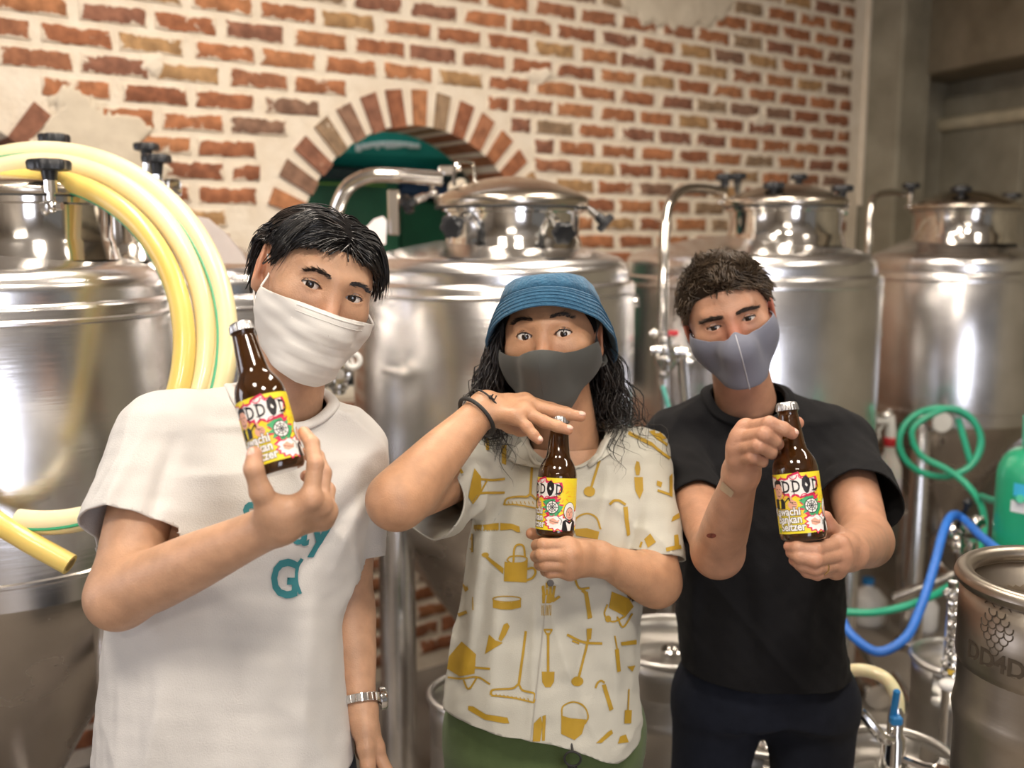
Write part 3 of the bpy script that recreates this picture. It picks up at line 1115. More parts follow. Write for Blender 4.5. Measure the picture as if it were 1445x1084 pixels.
# ------------------------------------------------------------------ kegs
def keg(name, label, px, d, ztop, dia, hgt, mat=M_KEG, valve=True, rot=0.0, group='steel kegs on the floor', z0=None, at=None):
    c = P(px, 542 - ((ztop - CAMZ) + d * SP) / CP / d * FPX, d)
    z0 = ztop - hgt if z0 is None else z0
    if at is not None:
        c = np.array(at, float)
    c[2] = z0
    t = empty(name, c, label, 'keg', group)
    r = dia / 2
    H = hgt
    o = (c[0], c[1], z0)
    prof = [(0, .045), (r * .55, .035), (r * .86, .055), (r * .965, .10), (r * .965, H * .30), (r * .985, H * .325), (r, H * .345), (r * .985, H * .365), (r * .965, H * .39),
            (r * .965, H * .61), (r * .985, H * .635), (r, H * .655), (r * .985, H * .675), (r * .965, H * .70), (r * .965, H - .12), (r * .94, H - .095), (r * .80, H - .075), (r * .3, H - .062), (0, H - .060)]
    obj('barrel', lathe(prof, o, seg=56), mat, t, sharp=None)
    # bottom and top chime with hand holes
    obj('bottom_chime', [lathe([(r * .93, .10), (r * .97, .05), (r * .98, .006)], o, seg=48), torus((o[0], o[1], z0 + .007), r * .965, .007, seg=48)], mat, t, sharp=None)
    bands = []
    for k in range(2):
        a0 = rot + k * math.pi + .32
        a1 = rot + (k + 1) * math.pi - .32
        bands.append(lathe([(r * .955, H - .115), (r * .975, H - .06), (r * .985, H - .012), (r * .965, H - .012), (r * .955, H - .06), (r * .935, H - .115)], o, seg=30, a0=a0, a1=a1, xdir=(1, 0, 0)))
        bands.append(lathe([(r * .972, H - .032), (r * .985, H - .008), (r * .965, H - .008), (r * .957, H - .032)], o, seg=10, a0=a1, a1=a1 + .64, xdir=(1, 0, 0)))
        bands.append(lathe([(r * .955, H - .115), (r * .968, H - .082), (r * .945, H - .082), (r * .935, H - .115)], o, seg=10, a0=a1, a1=a1 + .64, xdir=(1, 0, 0)))
    bands.append(torus((o[0], o[1], z0 + H - .009), r * .972, .009, seg=56))
    obj('top_chime', bands, mat, t, sharp=None)
    if valve:
        obj('spear_valve', lathe([(.034, H - .068), (.034, H - .034), (.030, H - .030), (.024, H - .030), (.022, H - .038), (.010, H - .040), (0, H - .036)], o, seg=28), M_POLISH, t, sharp=40)
    return t, c


keg('beer_keg', 'wide steel keg standing between the printed shirt and the black T-shirt', 950, 2.75, .56, .37, .56, rot=.5)
_, kst = keg('beer_keg', 'upper steel keg in the short stack behind the printed shirt', 826, 2.15, .88, .235, .44, rot=.7, z0=.44)
keg('beer_keg', 'lower steel keg in the short stack behind the printed shirt', 826, 2.15, .44, .235, .44, rot=1.2, at=kst)
keg('beer_keg', 'pale steel keg beside the tank leg and green trousers', 676, 2.30, .62, .235, .62, rot=2.0)
keg('beer_keg', 'steel keg on the floor under the blue hose near coiled fittings', 1356, 2.54, .60, .24, .60, rot=.9)
K5, k5c = keg('beer_keg', 'steel keg with blue-handled coupler and cream hose plugged in', 1261, 2.06, .60, .245, .60, rot=.4, valve=False)
keg('beer_keg', 'steel keg half hidden behind the navy shorts', 1088, 2.30, .53, .24, .53, rot=1.5)
K6, k6c = keg('beer_keg', 'worn brown-grey keg with engraved hop emblem standing on another keg', 1502, 1.36, 1.198, .262, .598, M_OLDKEG, rot=2.5, valve=True, z0=.60)
keg('beer_keg', 'steel keg under the worn engraved keg', 0, 1.36, .60, .262, .60, M_OLDKEG, rot=.2, at=k6c)
obj('rolled_rim', torus((k6c[0], k6c[1], 1.186), .125, .013, seg=64, rs=12), M_OLDKEG, K6)
obj('upper_band', lathe([(.1262, 1.062), (.1285, 1.066), (.1305, 1.074), (.1300, 1.10), (.1300, 1.186), (.1250, 1.186), (.1250, 1.09)], (k6c[0], k6c[1], 0), seg=72), M_OLDKEG, K6, sharp=None)

# engraved emblem and letters, bent round the keg
M_ENGRAVE = pm('dark_engraving', (.06, .045, .03), .7, .3)


def wrap_flat(v2, c, axis, radius, ang0, u):
    """map flat (x, y) metres onto a cylinder: x along the circumference, y along the axis"""
    ax = norm(axis)
    u = norm(np.asarray(u, float) - ax * np.dot(u, ax))
    w = np.cross(ax, u)
    a = ang0 + v2[:, 0] / radius
    return np.asarray(c) + ax * v2[:, 1:2] + radius * (np.cos(a)[:, None] * u + np.sin(a)[:, None] * w)


to_cam = V3(0, 0, 0) - V3(k6c[0], k6c[1], 0)
EMA = -.60
gl = []
v, f = text_polys('DD4D', .034, .0011)
v = v - v.mean(0)
gl.append((wrap_flat(v, V3(k6c[0], k6c[1], 1.096), (0, 0, 1), .1304, EMA, to_cam), f))
rg = np.random.default_rng(3)
for row, n in enumerate((2, 3, 4, 4, 3, 2, 1)):
    for k in range(n):
        cxx, czz = (k - (n - 1) / 2) * .0122, .022 - row * .0088
        ringp = np.array([[cxx + .0063 * math.cos(a), czz + .0070 * math.sin(a)] for a in np.linspace(math.pi * .9, math.pi * 2.1, 10)])
        w3 = wrap_flat(ringp, V3(k6c[0], k6c[1], 1.142), (0, 0, 1), .1302, EMA, to_cam)
        gl.append(tube(w3, .0009, 5))
for sx in (-1, 1):
    leaf = np.array([[sx * (.004 + .016 * t), .028 + .006 * math.sin(t * 3)] for t in np.linspace(0, 1, 8)])
    gl.append(tube(wrap_flat(leaf, V3(k6c[0], k6c[1], 1.142), (0, 0, 1), .1302, EMA, to_cam), .0009, 5))
obj('engraved_emblem', gl, M_ENGRAVE, K6, smooth=False)

# coupler on the front keg
kt = V3(k5c[0], k5c[1], .60)
cp = empty('keg_coupler', kt - V3(0, 0, .06), 'steel keg coupler with blue valve handle on the floor keg', 'coupler')
obj('coupler_body', [lathe([(0, -.055), (.034, -.055), (.034, -.03), (.026, -.02), (.022, .03), (.016, .04), (.016, .09), (.012, .10), (0, .10)], kt, seg=24)], M_POLISH, cp, sharp=40)
obj('lever', [tube([kt + V3(0, 0, -.01), kt + V3(.05, -.04, -.015), kt + V3(.085, -.06, -.01)], .011, 10), box(kt + V3(.085, -.06, -.008), (.05, .045, .032), rotz(-.6), bev=.008)], M_POLISH, cp)
obj('bent_outlet', tube(smooth_path([kt + V3(0, 0, .03), kt + V3(-.035, -.03, .045), kt + V3(-.075, -.02, .09), kt + V3(-.10, -.01, .11)], 14), .012, 10), M_CHROME, cp)
obj('valve_handle', [box(kt + V3(-.012, -.022, .115), (.014, .012, .07), rotx(.2), bev=.004), box(kt + V3(-.008, -.022, .08), (.024, .02, .02), bev=.004)], M_BLUEPL, cp)
ch = smooth_path([kt + V3(.004, 0, .085), kt + V3(.002, .01, .12), kt + V3(-.02, .03, .150), kt + V3(-.07, .05, .155), kt + V3(-.12, .06, .125), kt + V3(-.150, .04, .05), kt + V3(-.146, .02, -.3), kt + V3(-.146, .02, -.585)], 50)
tag(obj('hose', tube(ch, .014, 12), M_HOSE), 'short cream hose arching from the keg coupler to the floor', 'hose')

# ------------------------------------------------------------------ right-hand clutter
# green gas cylinder
M_GAS = pm('gas_green', (.015, .33, .17), .35, var=.12, vscale=6, Coat_Weight=.3)
M_GASL = pm('gas_green_light', (.10, .50, .36), .4, var=.1)
gx, gd = 1462, 2.70
gc = P(gx, 690, gd); gc[2] = 0
ztop_g = zof(672, 2.6)
gr = .100
t = empty('gas_cylinder', gc, 'green gas cylinder with blue and white stickers behind the engraved keg', 'gas cylinder')
prof = [(0, .0), (gr * .9, 0), (gr, .02), (gr, ztop_g - .03)]
for k in range(1, 9):
    a = k / 8 * math.pi / 2
    prof.append((gr - (gr - .036) * (1 - math.cos(a)), ztop_g - .03 + .085 * math.sin(a)))
prof += [(.034, ztop_g + .075), (0, ztop_g + .076)]
obj('body', lathe(prof, tuple(gc), seg=48), M_GAS, t, sharp=None)
obj('collar', lathe([(.030, ztop_g + .055), (.042, ztop_g + .06), (.045, ztop_g + .14), (.030, ztop_g + .15), (.022, ztop_g + .16), (0, ztop_g + .16)], tuple(gc), seg=28), M_GASL, t)
obj('hand_wheel', torus(gc + V3(0, 0, ztop_g + .185), .028, .008, seg=24), M_GASL, t)
obj('valve_stem', tube([gc + V3(0, 0, ztop_g + .14), gc + V3(0, 0, ztop_g + .19)], .011, 10), M_CHROME, t)
tcg = -gc * [1, 1, 0]


def sticker(parent, c, r, a0, a1, z0, z1, mat, u, name):
    xs = np.linspace(a0, a1, 14)
    v = np.array([[x * r, z] for z in (z0, z1) for x in xs])
    f = [(i, i + 1, 14 + i + 1, 14 + i) for i in range(13)]
    return obj(name, (wrap_flat(v, c, (0, 0, 1), r, 0, u), f), mat, parent)


zs_ = zof(706, 2.56)
sticker(t, gc, gr + .0008, -.55, .4, zs_ - .012, zs_ + .024, pm('cyan_sticker', (.05, .45, .75), .4), tcg, 'blue_sticker')
sticker(t, gc, gr + .0008, -.6, .4, zs_ - .055, zs_ - .024, pm('white_sticker', (.75, .78, .82), .4), tcg, 'white_sticker')
obj('neck_ring', lathe([(.08, ztop_g + .015), (.084, ztop_g + .02), (.076, ztop_g + .032)], tuple(gc), seg=32), M_WHITEPL, t)
# green tank bottle seen through the rim of the engraved keg is the same cylinder's lower body

# spray bottle on its bracket at the far tank's leg
sb = P(1251, 716, 3.72)
bracket = obj('bracket_plate', box(sb - V3(0, -.02, .009), (.13, .14, .012), bev=.003), M_STEELC, T4, smooth=False)
t = empty('spray_bottle', sb, 'white spray bottle with red collar standing by the tank leg', 'bottle')
r = .047
obj('bottle_body', lathe([(0, 0), (r * .92, 0), (r, .012), (r, .135), (r * .95, .16), (r * .6, .195), (r * .42, .215), (r * .42, .24)], sb, seg=32), pm('milky_plastic', (.72, .70, .66), .3, Subsurface_Weight=.3), t, sharp=None)
obj('label_band', lathe([(r + .0006, .035), (r + .0006, .115)], sb, seg=32, a0=-1.3, a1=1.3, xdir=(0, -1, 0)), pm('pale_label', (.55, .50, .62), .5, second=(.78, .74, .76), vscale=40), t)
obj('red_collar', lathe([(r * .46, .235), (r * .5, .238), (r * .5, .262), (r * .4, .268)], sb, seg=24), pm('red_plastic', (.6, .03, .04), .4), t)
obj('trigger_head', [lathe([(r * .4, .262), (r * .42, .29), (r * .25, .345), (0, .35)], sb, seg=20), tube([sb + V3(-.005, 0, .325), sb + V3(-.06, -.01, .33)], [.014, .010], 10), tube([sb + V3(-.03, 0, .315), sb + V3(-.045, 0, .29), sb + V3(-.04, 0, .265)], .006, 8)], M_WHITEPL, t)
valve_cluster(T4, [(1235, 590, 3.8, (0, 0, 1), .03), (1228, 605, 3.8, (1, 0, 0), .022), (1250, 588, 3.82, (1, 0, 0), .03), (1232, 620, 3.8, (0, 0, 1), .022)], 'outlet_valve')

M_GHOSE = pm('green_hose', (.03, .42, .25), .35, var=.12, Coat_Weight=.2)
M_BHOSE = pm('blue_hose', (.03, .17, .62), .4, var=.12)
gh = []
gh += [P(1330 + 58 * math.cos(a), 624 - 47 * math.sin(a), 3.5 - .02 * k / 24) for k, a in enumerate(np.linspace(math.radians(-60), math.radians(290), 25))]
gh += [P(1285 + 0, 640, 3.46)] * 0
gh2 = [P(1290, 600, 3.46), P(1310, 582, 3.46), P(1340, 590, 3.46), P(1358, 615, 3.45), P(1364, 650, 3.44)]
g1 = [P(1312, 582, 3.47), P(1292, 600, 3.46), P(1288, 622, 3.46), P(1302, 645, 3.45), P(1335, 662, 3.42), P(1362, 682, 3.38), P(1384, 712, 3.30), P(1389, 745, 3.2), P(1380, 780, 3.1), P(1350, 820, 3.0),
      P(1300, 848, 2.95), P(1240, 864, 2.95), P(1190, 864, 2.95)]
path = smooth_path([P(1352, 590, 3.47), P(1366, 640, 3.46)] + [P(1327 + 58 * math.cos(a), 624 - 48 * math.sin(a), 3.46) for a in np.radians(np.linspace(-40, 250, 16))] + [P(1340, 672, 3.45), P(1372, 655, 3.44), P(1384, 620, 3.44), P(1368, 588, 3.44), P(1335, 577, 3.45)] + g1[1:], 160)
tag(obj('hose', tube(path, .0115, 12), M_GHOSE), 'green hose looped round the gauge and trailing across the floor', 'hose')
tag(obj('hose', tube(smooth_path([P(1384, 700, 3.32), P(1400, 706, 3.0), P(1425, 706, 2.75), P(1440, 704, 2.62)], 20), .011, 10), M_GHOSE), 'thin green branch hose running to the gas cylinder', 'hose')
path = smooth_path([P(1178, 845, 2.75), P(1188, 875, 2.7), P(1205, 900, 2.65), P(1240, 920, 2.62), P(1278, 900, 2.62), P(1300, 855, 2.66), P(1318, 800, 2.72), P(1332, 748, 2.8), P(1345, 727, 2.85), P(1362, 735, 2.85), P(1390, 762, 2.70), P(1440, 800, 2.44)], 90)
tag(obj('hose', tube(path, .0125, 12), M_BHOSE), 'bright blue hose hanging in a loop beside the kegs', 'hose')
# manifold with small valves between the hoses
mc = P(1352, 748, 2.92)
t = empty('valve_manifold', mc, 'small steel valve manifold behind the blue hose', 'valve')
obj('fittings', [tri_clamp(P(1345, 752, 2.92), (1, 0, .3), .03, .02), tri_clamp(P(1362, 742, 2.9), (1, 0, .3), .026, .02), tri_clamp(P(1378, 738, 2.9), (1, 0, .2), .02, .02), tri_clamp(P(1352, 768, 2.9), (0, 0, 1), .026, .02), tri_clamp(P(1370, 770, 2.9), (0, 0, 1), .02, .016)], M_POLISH, t)
obj('lever', [tube([P(1350, 745, 2.9), P(1366, 712, 2.86)], .008, 8), sphere(P(1366, 710, 2.86), .014)], M_BLACKP, t)
obj('stand', tube([P(1358, 770, 2.95), V3(*(P(1358, 770, 2.95)[:2]), 0.0)], .018, 12), M_STEELC, t)
# drain pipe line on the floor
q0, q1 = V3(1.32, 3.05, .06), V3(1.72, 2.2, .06)
fl = P(1190, 880, 3.6)


def on_floor(px, py, h=0.0):
    o = V3(0, 0, CAMZ); d = P(px, py, 1) - o
    return o + d * ((h - CAMZ) / d[2])


tag(obj('floor_pipe', [tube([on_floor(1190, 890, .05), on_floor(1240, 985, .05)], .045, 18)], M_POLISH), 'thick polished pipe lying on the floor past the black T-shirt', 'pipe')
tag(obj('floor_pipe', [tube([on_floor(1262, 955, .02), on_floor(1302, 1022, .02)], .018, 12)], M_POLISH), 'thin polished pipe lying on the floor behind the coupler keg', 'pipe')
tag(obj('floor_pipe', [tube([P(1262, 845, 3.3), P(1350, 812, 3.2)], .02, 12), tube([P(1300, 832, 3.25), V3(*P(1300, 832, 3.25)[:2], 0)], .012, 8)], M_POLISH), 'slanting steel pipe on a short prop under the far tank', 'pipe')
# stack of bits by the third keg: fittings column
fc = P(1344, 830, 2.35); fcb = V3(fc[0], fc[1], 0)
t = empty('fitting_column', fcb, 'upright row of small pipe fittings with yellow tap beside the engraved keg', 'fitting')
g = [tube([fcb, V3(fc[0], fc[1], zof(820, 2.35))], .010, 10)]
for py in (838, 852, 868, 884, 903, 918, 935, 950):
    g.append(tri_clamp(P(1344, py, 2.35), (0, 0, 1) if py % 4 else (1, -.4, 0), .016 + .004 * (py % 3), .010))
obj('fittings', g, M_CHROME, t)
obj('tap_handle', box(P(1342, 955, 2.34), (.016, .014, .035), bev=.003), M_YELLOWPL, t)
obj('white_cap', sphere(P(1340, 967, 2.33), .022, scale=(1.2, 1, .7)), M_WHITEPL, t)
# white jugs and wet rags far back on the floor
for px, py, w in ((1222, 858, .16), (1298, 868, .14)):
    b0 = on_floor(px, py + 20)
    t = empty('white_jug', b0, 'low white plastic jug on the floor ' + ('left of' if px < 1250 else 'right of') + ' the far tank leg', 'jug')
    obj('body', lathe([(0, 0), (w * .45, 0), (w * .5, .02), (w * .5, .11), (w * .3, .15), (w * .14, .16), (w * .14, .18)], b0, seg=24), M_WHITEPL, t, sharp=None)
    obj('cap', lathe([(w * .16, .175), (w * .16, .2), (0, .2)], b0, seg=18), M_BLUEPL, t)

# ------------------------------------------------------------------ implicit surfaces for bodies and clothes
def smin(a, b, k):
    if k <= 0:
        return np.minimum(a, b)
    h = np.maximum(k - np.abs(a - b), 0) / k
    return np.minimum(a, b) - h * h * k * .25


def smax(a, b, k):
    return -smin(-a, -b, k)


def rcone(a, b, r1, r2):
    a, b = np.asarray(a, float), np.asarray(b, float)
    ba = b - a
    bb = ba @ ba + 1e-12

    def fn(p):
        pa = p - a
        t = np.clip((pa @ ba) / bb, 0, 1)
        pa = pa - t[..., None] * ba
        return np.sqrt(np.einsum('...i,...i->...', pa, pa)) - (r1 + (r2 - r1) * t)
    return fn


def ell(c, r, R=None):
    c, r = np.asarray(c, float), np.asarray(r, float)

    def fn(p):
        q = p - c
        if R is not None:
            q = q @ R
        q = q / r
        k0 = np.sqrt(np.einsum('...i,...i->...', q, q))
        q = q / r
        k1 = np.sqrt(np.einsum('...i,...i->...', q, q))
        return k0 * (k0 - 1) / (k1 + 1e-9)
    return fn


def chain(pts, rs, k=.004):
    fs = [rcone(pts[i], pts[i + 1], rs[i], rs[i + 1]) for i in range(len(pts) - 1)]
    return union(fs, k)


def union(fs, k):
    def fn(p):
        d = fs[0](p)
        for f in fs[1:]:
            d = smin(d, f(p), k)
        return d
    return fn


def loft(rings, yaw=0.0, expo=2.3):
    """rings: (x, y, z, rx, ry) from top to bottom or bottom to top, elliptical sections"""
    r = np.array(sorted(rings, key=lambda q: q[2]), float)
    cy, sy = math.cos(yaw), math.sin(yaw)

    def fn(p):
        z = p[..., 2]
        zc = np.clip(z, r[0, 2], r[-1, 2])
        cx, cyy, rx, ry = (np.interp(zc, r[:, 2], r[:, i]) for i in (0, 1, 3, 4))
        dx, dy = p[..., 0] - cx, p[..., 1] - cyy
        u, w = dx * cy + dy * sy, -dx * sy + dy * cy
        k = (np.abs(u / rx) ** expo + np.abs(w / ry) ** expo) ** (1 / expo)
        d = (k - 1) * np.minimum(rx, ry)
        dz = np.maximum(r[0, 2] - z, z - r[-1, 2])
        return np.where(dz > 0, np.sqrt(np.maximum(d, 0) ** 2 + dz ** 2) + np.minimum(d, 0) * 0, np.maximum(d, dz))
    return fn


def iso_mesh(fn, lo, hi, h, newton=2):
    """surface nets over a sparse evaluated grid; returns verts, quads (arrays)"""
    lo, hi = np.asarray(lo, float), np.asarray(hi, float)
    B = 8
    nb = np.ceil((hi - lo) / (h * B)).astype(int)
    n = nb * B + 1
    g = np.full(tuple(n), 1.0, np.float32)
    bc = np.stack(np.meshgrid(*[np.arange(k) for k in nb], indexing='ij'), -1).reshape(-1, 3)
    cen = lo + (bc * B + B / 2) * h
    dc = fn(cen)
    act = np.abs(dc) < B * h * .87 * 1.35
    for b_ in bc[(dc < 0) & ~act]:
        g[b_[0] * B:b_[0] * B + B + 1, b_[1] * B:b_[1] * B + B + 1, b_[2] * B:b_[2] * B + B + 1] = -1
    off = np.stack(np.meshgrid(*[np.arange(B + 1)] * 3, indexing='ij'), -1).reshape(-1, 3)
    ab = bc[act]
    for i0 in range(0, len(ab), 400):
        blk = ab[i0:i0 + 400]
        idx = (blk[:, None, :] * B + off[None])
        d = fn((lo + idx * h).reshape(-1, 3)).reshape(len(blk), -1)
        ii = idx.reshape(-1, 3)
        g[ii[:, 0], ii[:, 1], ii[:, 2]] = d.ravel()
    s = g < 0
    cnt = np.zeros(tuple(n - 1), np.int8)
    for dx in (0, 1):
        for dy in (0, 1):
            for dz in (0, 1):
                cnt += s[dx:n[0] - 1 + dx, dy:n[1] - 1 + dy, dz:n[2] - 1 + dz]
    cells = np.argwhere((cnt > 0) & (cnt < 8))
    cid = np.full(tuple(n - 1), -1, np.int32)
    cid[cells[:, 0], cells[:, 1], cells[:, 2]] = np.arange(len(cells))
    acc = np.zeros((len(cells), 3)); num = np.zeros(len(cells))
    cor = [(0, 0, 0), (1, 0, 0), (0, 1, 0), (1, 1, 0), (0, 0, 1), (1, 0, 1), (0, 1, 1), (1, 1, 1)]
    vals = [g[cells[:, 0] + c[0], cells[:, 1] + c[1], cells[:, 2] + c[2]] for c in cor]
    for a in range(8):
        for b in range(a + 1, 8):
            if sum(abs(cor[a][k] - cor[b][k]) for k in range(3)) != 1:
                continue
            va, vb = vals[a], vals[b]
            m = (va < 0) != (vb < 0)
            t = np.where(m, va / (va - vb + 1e-20), 0)
            pt = np.array(cor[a]) + t[:, None] * (np.array(cor[b]) - np.array(cor[a]))
            acc[m] += pt[m]; num[m] += 1
    v = lo + (cells + acc / num[:, None]) * h
    quads = []
    for ax in range(3):
        a1, a2 = (ax + 1) % 3, (ax + 2) % 3
        sl0 = [slice(None)] * 3; sl1 = [slice(None)] * 3
        sl0[ax] = slice(0, -1); sl1[ax] = slice(1, None)
        s0, s1 = s[tuple(sl0)], s[tuple(sl1)]
        e = np.argwhere(s0 != s1)
        ok = (e[:, a1] > 0) & (e[:, a2] > 0) & (e[:, a1] < n[a1] - 1) & (e[:, a2] < n[a2] - 1)
        e = e[ok]
        flip = s0[e[:, 0], e[:, 1], e[:, 2]]
        q = []
        for o1, o2 in ((0, 0), (1, 0), (1, 1), (0, 1)):
            c = e.copy(); c[:, a1] -= o1; c[:, a2] -= o2
            q.append(cid[c[:, 0], c[:, 1], c[:, 2]])
        q = np.stack(q, 1)
        q[~flip] = q[~flip][:, ::-1]
        quads.append(q)
    q = np.concatenate(quads)
    q = q[(q >= 0).all(1)]
    for _ in range(newton):
        d = fn(v); e = h * .25
        gr = np.stack([fn(v + e * np.eye(3)[k]) - d for k in range(3)], 1) / e
        gl = (gr * gr).sum(1) + 1e-6
        st = -(d / np.maximum(gl, .2))[:, None] * gr
        ln = np.linalg.norm(st, axis=1)[:, None]
        v = v + st * np.minimum(1, h * .7 / (ln + 1e-12))
    return v, q


def grad(fn, v, e=.0008):
    d0 = fn(v)
    g = np.stack([fn(v + e * np.eye(3)[k]) - d0 for k in range(3)], 1)
    return g / (np.linalg.norm(g, axis=1)[:, None] + 1e-12)


def tris(q):
    q = np.asarray(q)
    if q.shape[1] == 3:
        return q
    return np.concatenate([q[:, [0, 1, 2]], q[:, [0, 2, 3]]])


def clip(v, f, val):
    """keep the part of the triangle mesh where val > 0, cutting triangles cleanly"""
    t = tris(f)
    pos = val > 0
    c = pos[t].sum(1)
    out = [t[c == 3]]
    nv, cache, extra = list(), {}, []
    base = len(v)

    def cut(a, b):
        k = (a, b) if a < b else (b, a)
        if k not in cache:
            s = val[a] / (val[a] - val[b])
            nv.append(v[a] + s * (v[b] - v[a]))
            cache[k] = base + len(nv) - 1
        return cache[k]
    for tri in t[(c == 1) | (c == 2)]:
        a, b, d = (int(x) for x in tri)
        for _ in range(3):
            if pos[a] != pos[b] and pos[a] != pos[d]:
                break
            a, b, d = b, d, a
        x, y = cut(a, b), cut(a, d)
        if pos[a]:
            extra.append((a, x, y))
        else:
            extra += [(x, b, d), (x, d, y)]
    if extra:
        out.append(np.array(extra))
    f2 = np.concatenate(out)
    vv = np.concatenate([v, np.array(nv).reshape(-1, 3)])
    use = np.unique(f2)
    mp = np.full(len(vv), -1); mp[use] = np.arange(len(use))
    return vv[use], mp[f2]


def join(parts):
    vs, fs, o = [], [], 0
    for v, f in parts:
        vs.append(v); fs.append(tris(f) + o); o += len(v)
    return np.concatenate(vs), np.concatenate(fs)


def solidify(o, th, offset=-1):
    m = o.modifiers.new('thickness', 'SOLIDIFY')
    m.thickness = th
    m.offset = offset
    return o


def strands(starts, flow, fn, length, steps, off, r0, sides=4, jitter=.15, seed=1, taper=True, lift=None, wave=0.0, wfreq=60.0, collide=True, hug=0.0, kill=None):
    """grow N hair locks outside the surface fn; flow(p, t) -> direction. returns verts, quads"""
    rg = np.random.default_rng(seed)
    p = np.array(starts, float)
    N = len(p)
    L = length * rg.uniform(.75, 1.2, N) if np.isscalar(length) else np.asarray(length)
    st = L / steps
    ph = rg.uniform(0, 6.28, N)
    jit = rg.normal(0, jitter, (N, 3))
    path = [p.copy()]
    offs = off * rg.uniform(.35, 1.15, N)
    for k in range(steps):
        t = k / steps
        d = flow(p, t) + jit
        d /= np.linalg.norm(d, axis=1)[:, None] + 1e-9
        p = p + d * st[:, None]
        if collide:
            dist = fn(p)
            want = offs * min(1, .35 + 1.5 * t) if lift is None else offs * lift(t)
            g = grad(fn, p, .002)
            m = dist < want
            p[m] += g[m] * (want - dist)[m][:, None]
            if hug:
                m2 = dist > want * 1.05
                p[m2] -= g[m2] * ((dist - want) * hug)[m2][:, None]
        path.append(p.copy())
    path = np.stack(path, 1)                       # N, M, 3
    if kill is not None:
        bad = kill(path.reshape(-1, 3)).reshape(path.shape[:2])
        for k in range(1, path.shape[1]):
            bad[:, k] |= bad[:, k - 1]
            m = bad[:, k]
            path[m, k] = path[m, k - 1] + (path[m, k - 1] - path[m, max(k - 2, 0)]) * .12
        dead = bad
    else:
        dead = np.zeros(path.shape[:2], bool)
    M = steps + 1
    tan = np.gradient(path, axis=1)
    tan /= np.linalg.norm(tan, axis=2)[..., None] + 1e-12
    ref = np.where(np.abs(tan[..., 2:3]) < .9, np.array([0, 0, 1.]), np.array([1., 0, 0]))
    u = np.cross(ref, tan); u /= np.linalg.norm(u, axis=2)[..., None] + 1e-12
    w = np.cross(tan, u)
    if wave:
        tt = np.linspace(0, 1, M)[None, :]
        amp = wave * tt ** .7
        s = (L[:, None] * tt) * wfreq + ph[:, None]
        path = path + (amp * np.sin(s))[..., None] * u + (amp * np.cos(s * .9))[..., None] * w
    rr = r0 * rg.uniform(.6, 1.25, N)
    prof = np.clip(1.0 - np.linspace(0, 1, M) ** 3 * .95, .05, 1) if taper else np.ones(M)
    prof = prof * np.minimum(1, np.linspace(.5, 3, M))
    ang = np.arange(sides) / sides * 2 * math.pi
    rad = rr[:, None] * prof[None] * np.where(dead, .15, 1.0)
    v = path[:, :, None, :] + rad[:, :, None, None] * (np.cos(ang)[None, None, :, None] * u[:, :, None, :] + np.sin(ang)[None, None, :, None] * w[:, :, None, :])
    v = v.reshape(-1, 3)
    i, j, k = np.meshgrid(np.arange(N), np.arange(M - 1), np.arange(sides), indexing='ij')
    b = (i * M + j) * sides
    q = np.stack([b + k, b + (k + 1) % sides, b + sides + (k + 1) % sides, b + sides + k], -1).reshape(-1, 4)
    return v, q


# ------------------------------------------------------------------ flat print: 2D shapes cut into small pieces, then laid on a surface
import bmesh


def flat_fill(poly):
    bm = bmesh.new()
    vs = [bm.verts.new((x, y, 0)) for x, y in poly]
    try:
        bm.faces.new(vs)
    except ValueError:
        pass
    return bm


def dice(bm, step, axes=(0, 1)):
    bmesh.ops.triangulate(bm, faces=bm.faces[:])
    if not bm.verts:
        return np.zeros((0, 2)), []
    co = np.array([v.co[:2] for v in bm.verts])
    for ax in axes:
        lo, hi = co[:, ax].min(), co[:, ax].max()
        n = np.zeros(3); n[ax] = 1
        for x in np.arange(math.ceil(lo / step) * step, hi, step):
            c = np.zeros(3); c[ax] = x
            bmesh.ops.bisect_plane(bm, geom=bm.verts[:] + bm.edges[:] + bm.faces[:], plane_co=c, plane_no=n)
    bm.verts.index_update()
    v = np.array([q.co[:2] for q in bm.verts])
    f = [tuple(q.index for q in fc.verts) for fc in bm.faces]
    bm.free()
    return v, f


def dice_vf(v, f, step, axes=(0, 1)):
    bm = bmesh.new()
    vs = [bm.verts.new((x, y, 0)) for x, y in v]
    for q in f:
        try:
            bm.faces.new([vs[i] for i in q])
        except ValueError:
            pass
    return dice(bm, step, axes)


def stroke2(pts, w, step=6.0):
    p = np.array(pts, float)
    if len(p) > 2:
        p = smooth_path(np.c_[p, np.zeros(len(p))], max(8, 4 * len(p)))[:, :2]
    seg = np.linalg.norm(np.diff(p, axis=0), axis=1)
    out = [p[0]]
    for a, b, l in zip(p[:-1], p[1:], seg):
        m = max(1, int(l / step))
        out += [a + (b - a) * (k + 1) / m for k in range(m)]
    p = np.array(out)
    t = np.gradient(p, axis=0); t /= np.linalg.norm(t, axis=1)[:, None] + 1e-9
    nrm = np.c_[-t[:, 1], t[:, 0]]
    v = np.concatenate([p - nrm * w / 2, p + nrm * w / 2])
    n = len(p)
    return v, [(i, i + 1, n + i + 1, n + i) for i in range(n - 1)]


def ellipse2(cx, cy, rx, ry, n=20, a0=0, a1=2 * math.pi):
    return [(cx + rx * math.cos(a), cy + ry * math.sin(a)) for a in np.linspace(a0, a1, n, endpoint=abs(a1 - a0) < 6.2)]


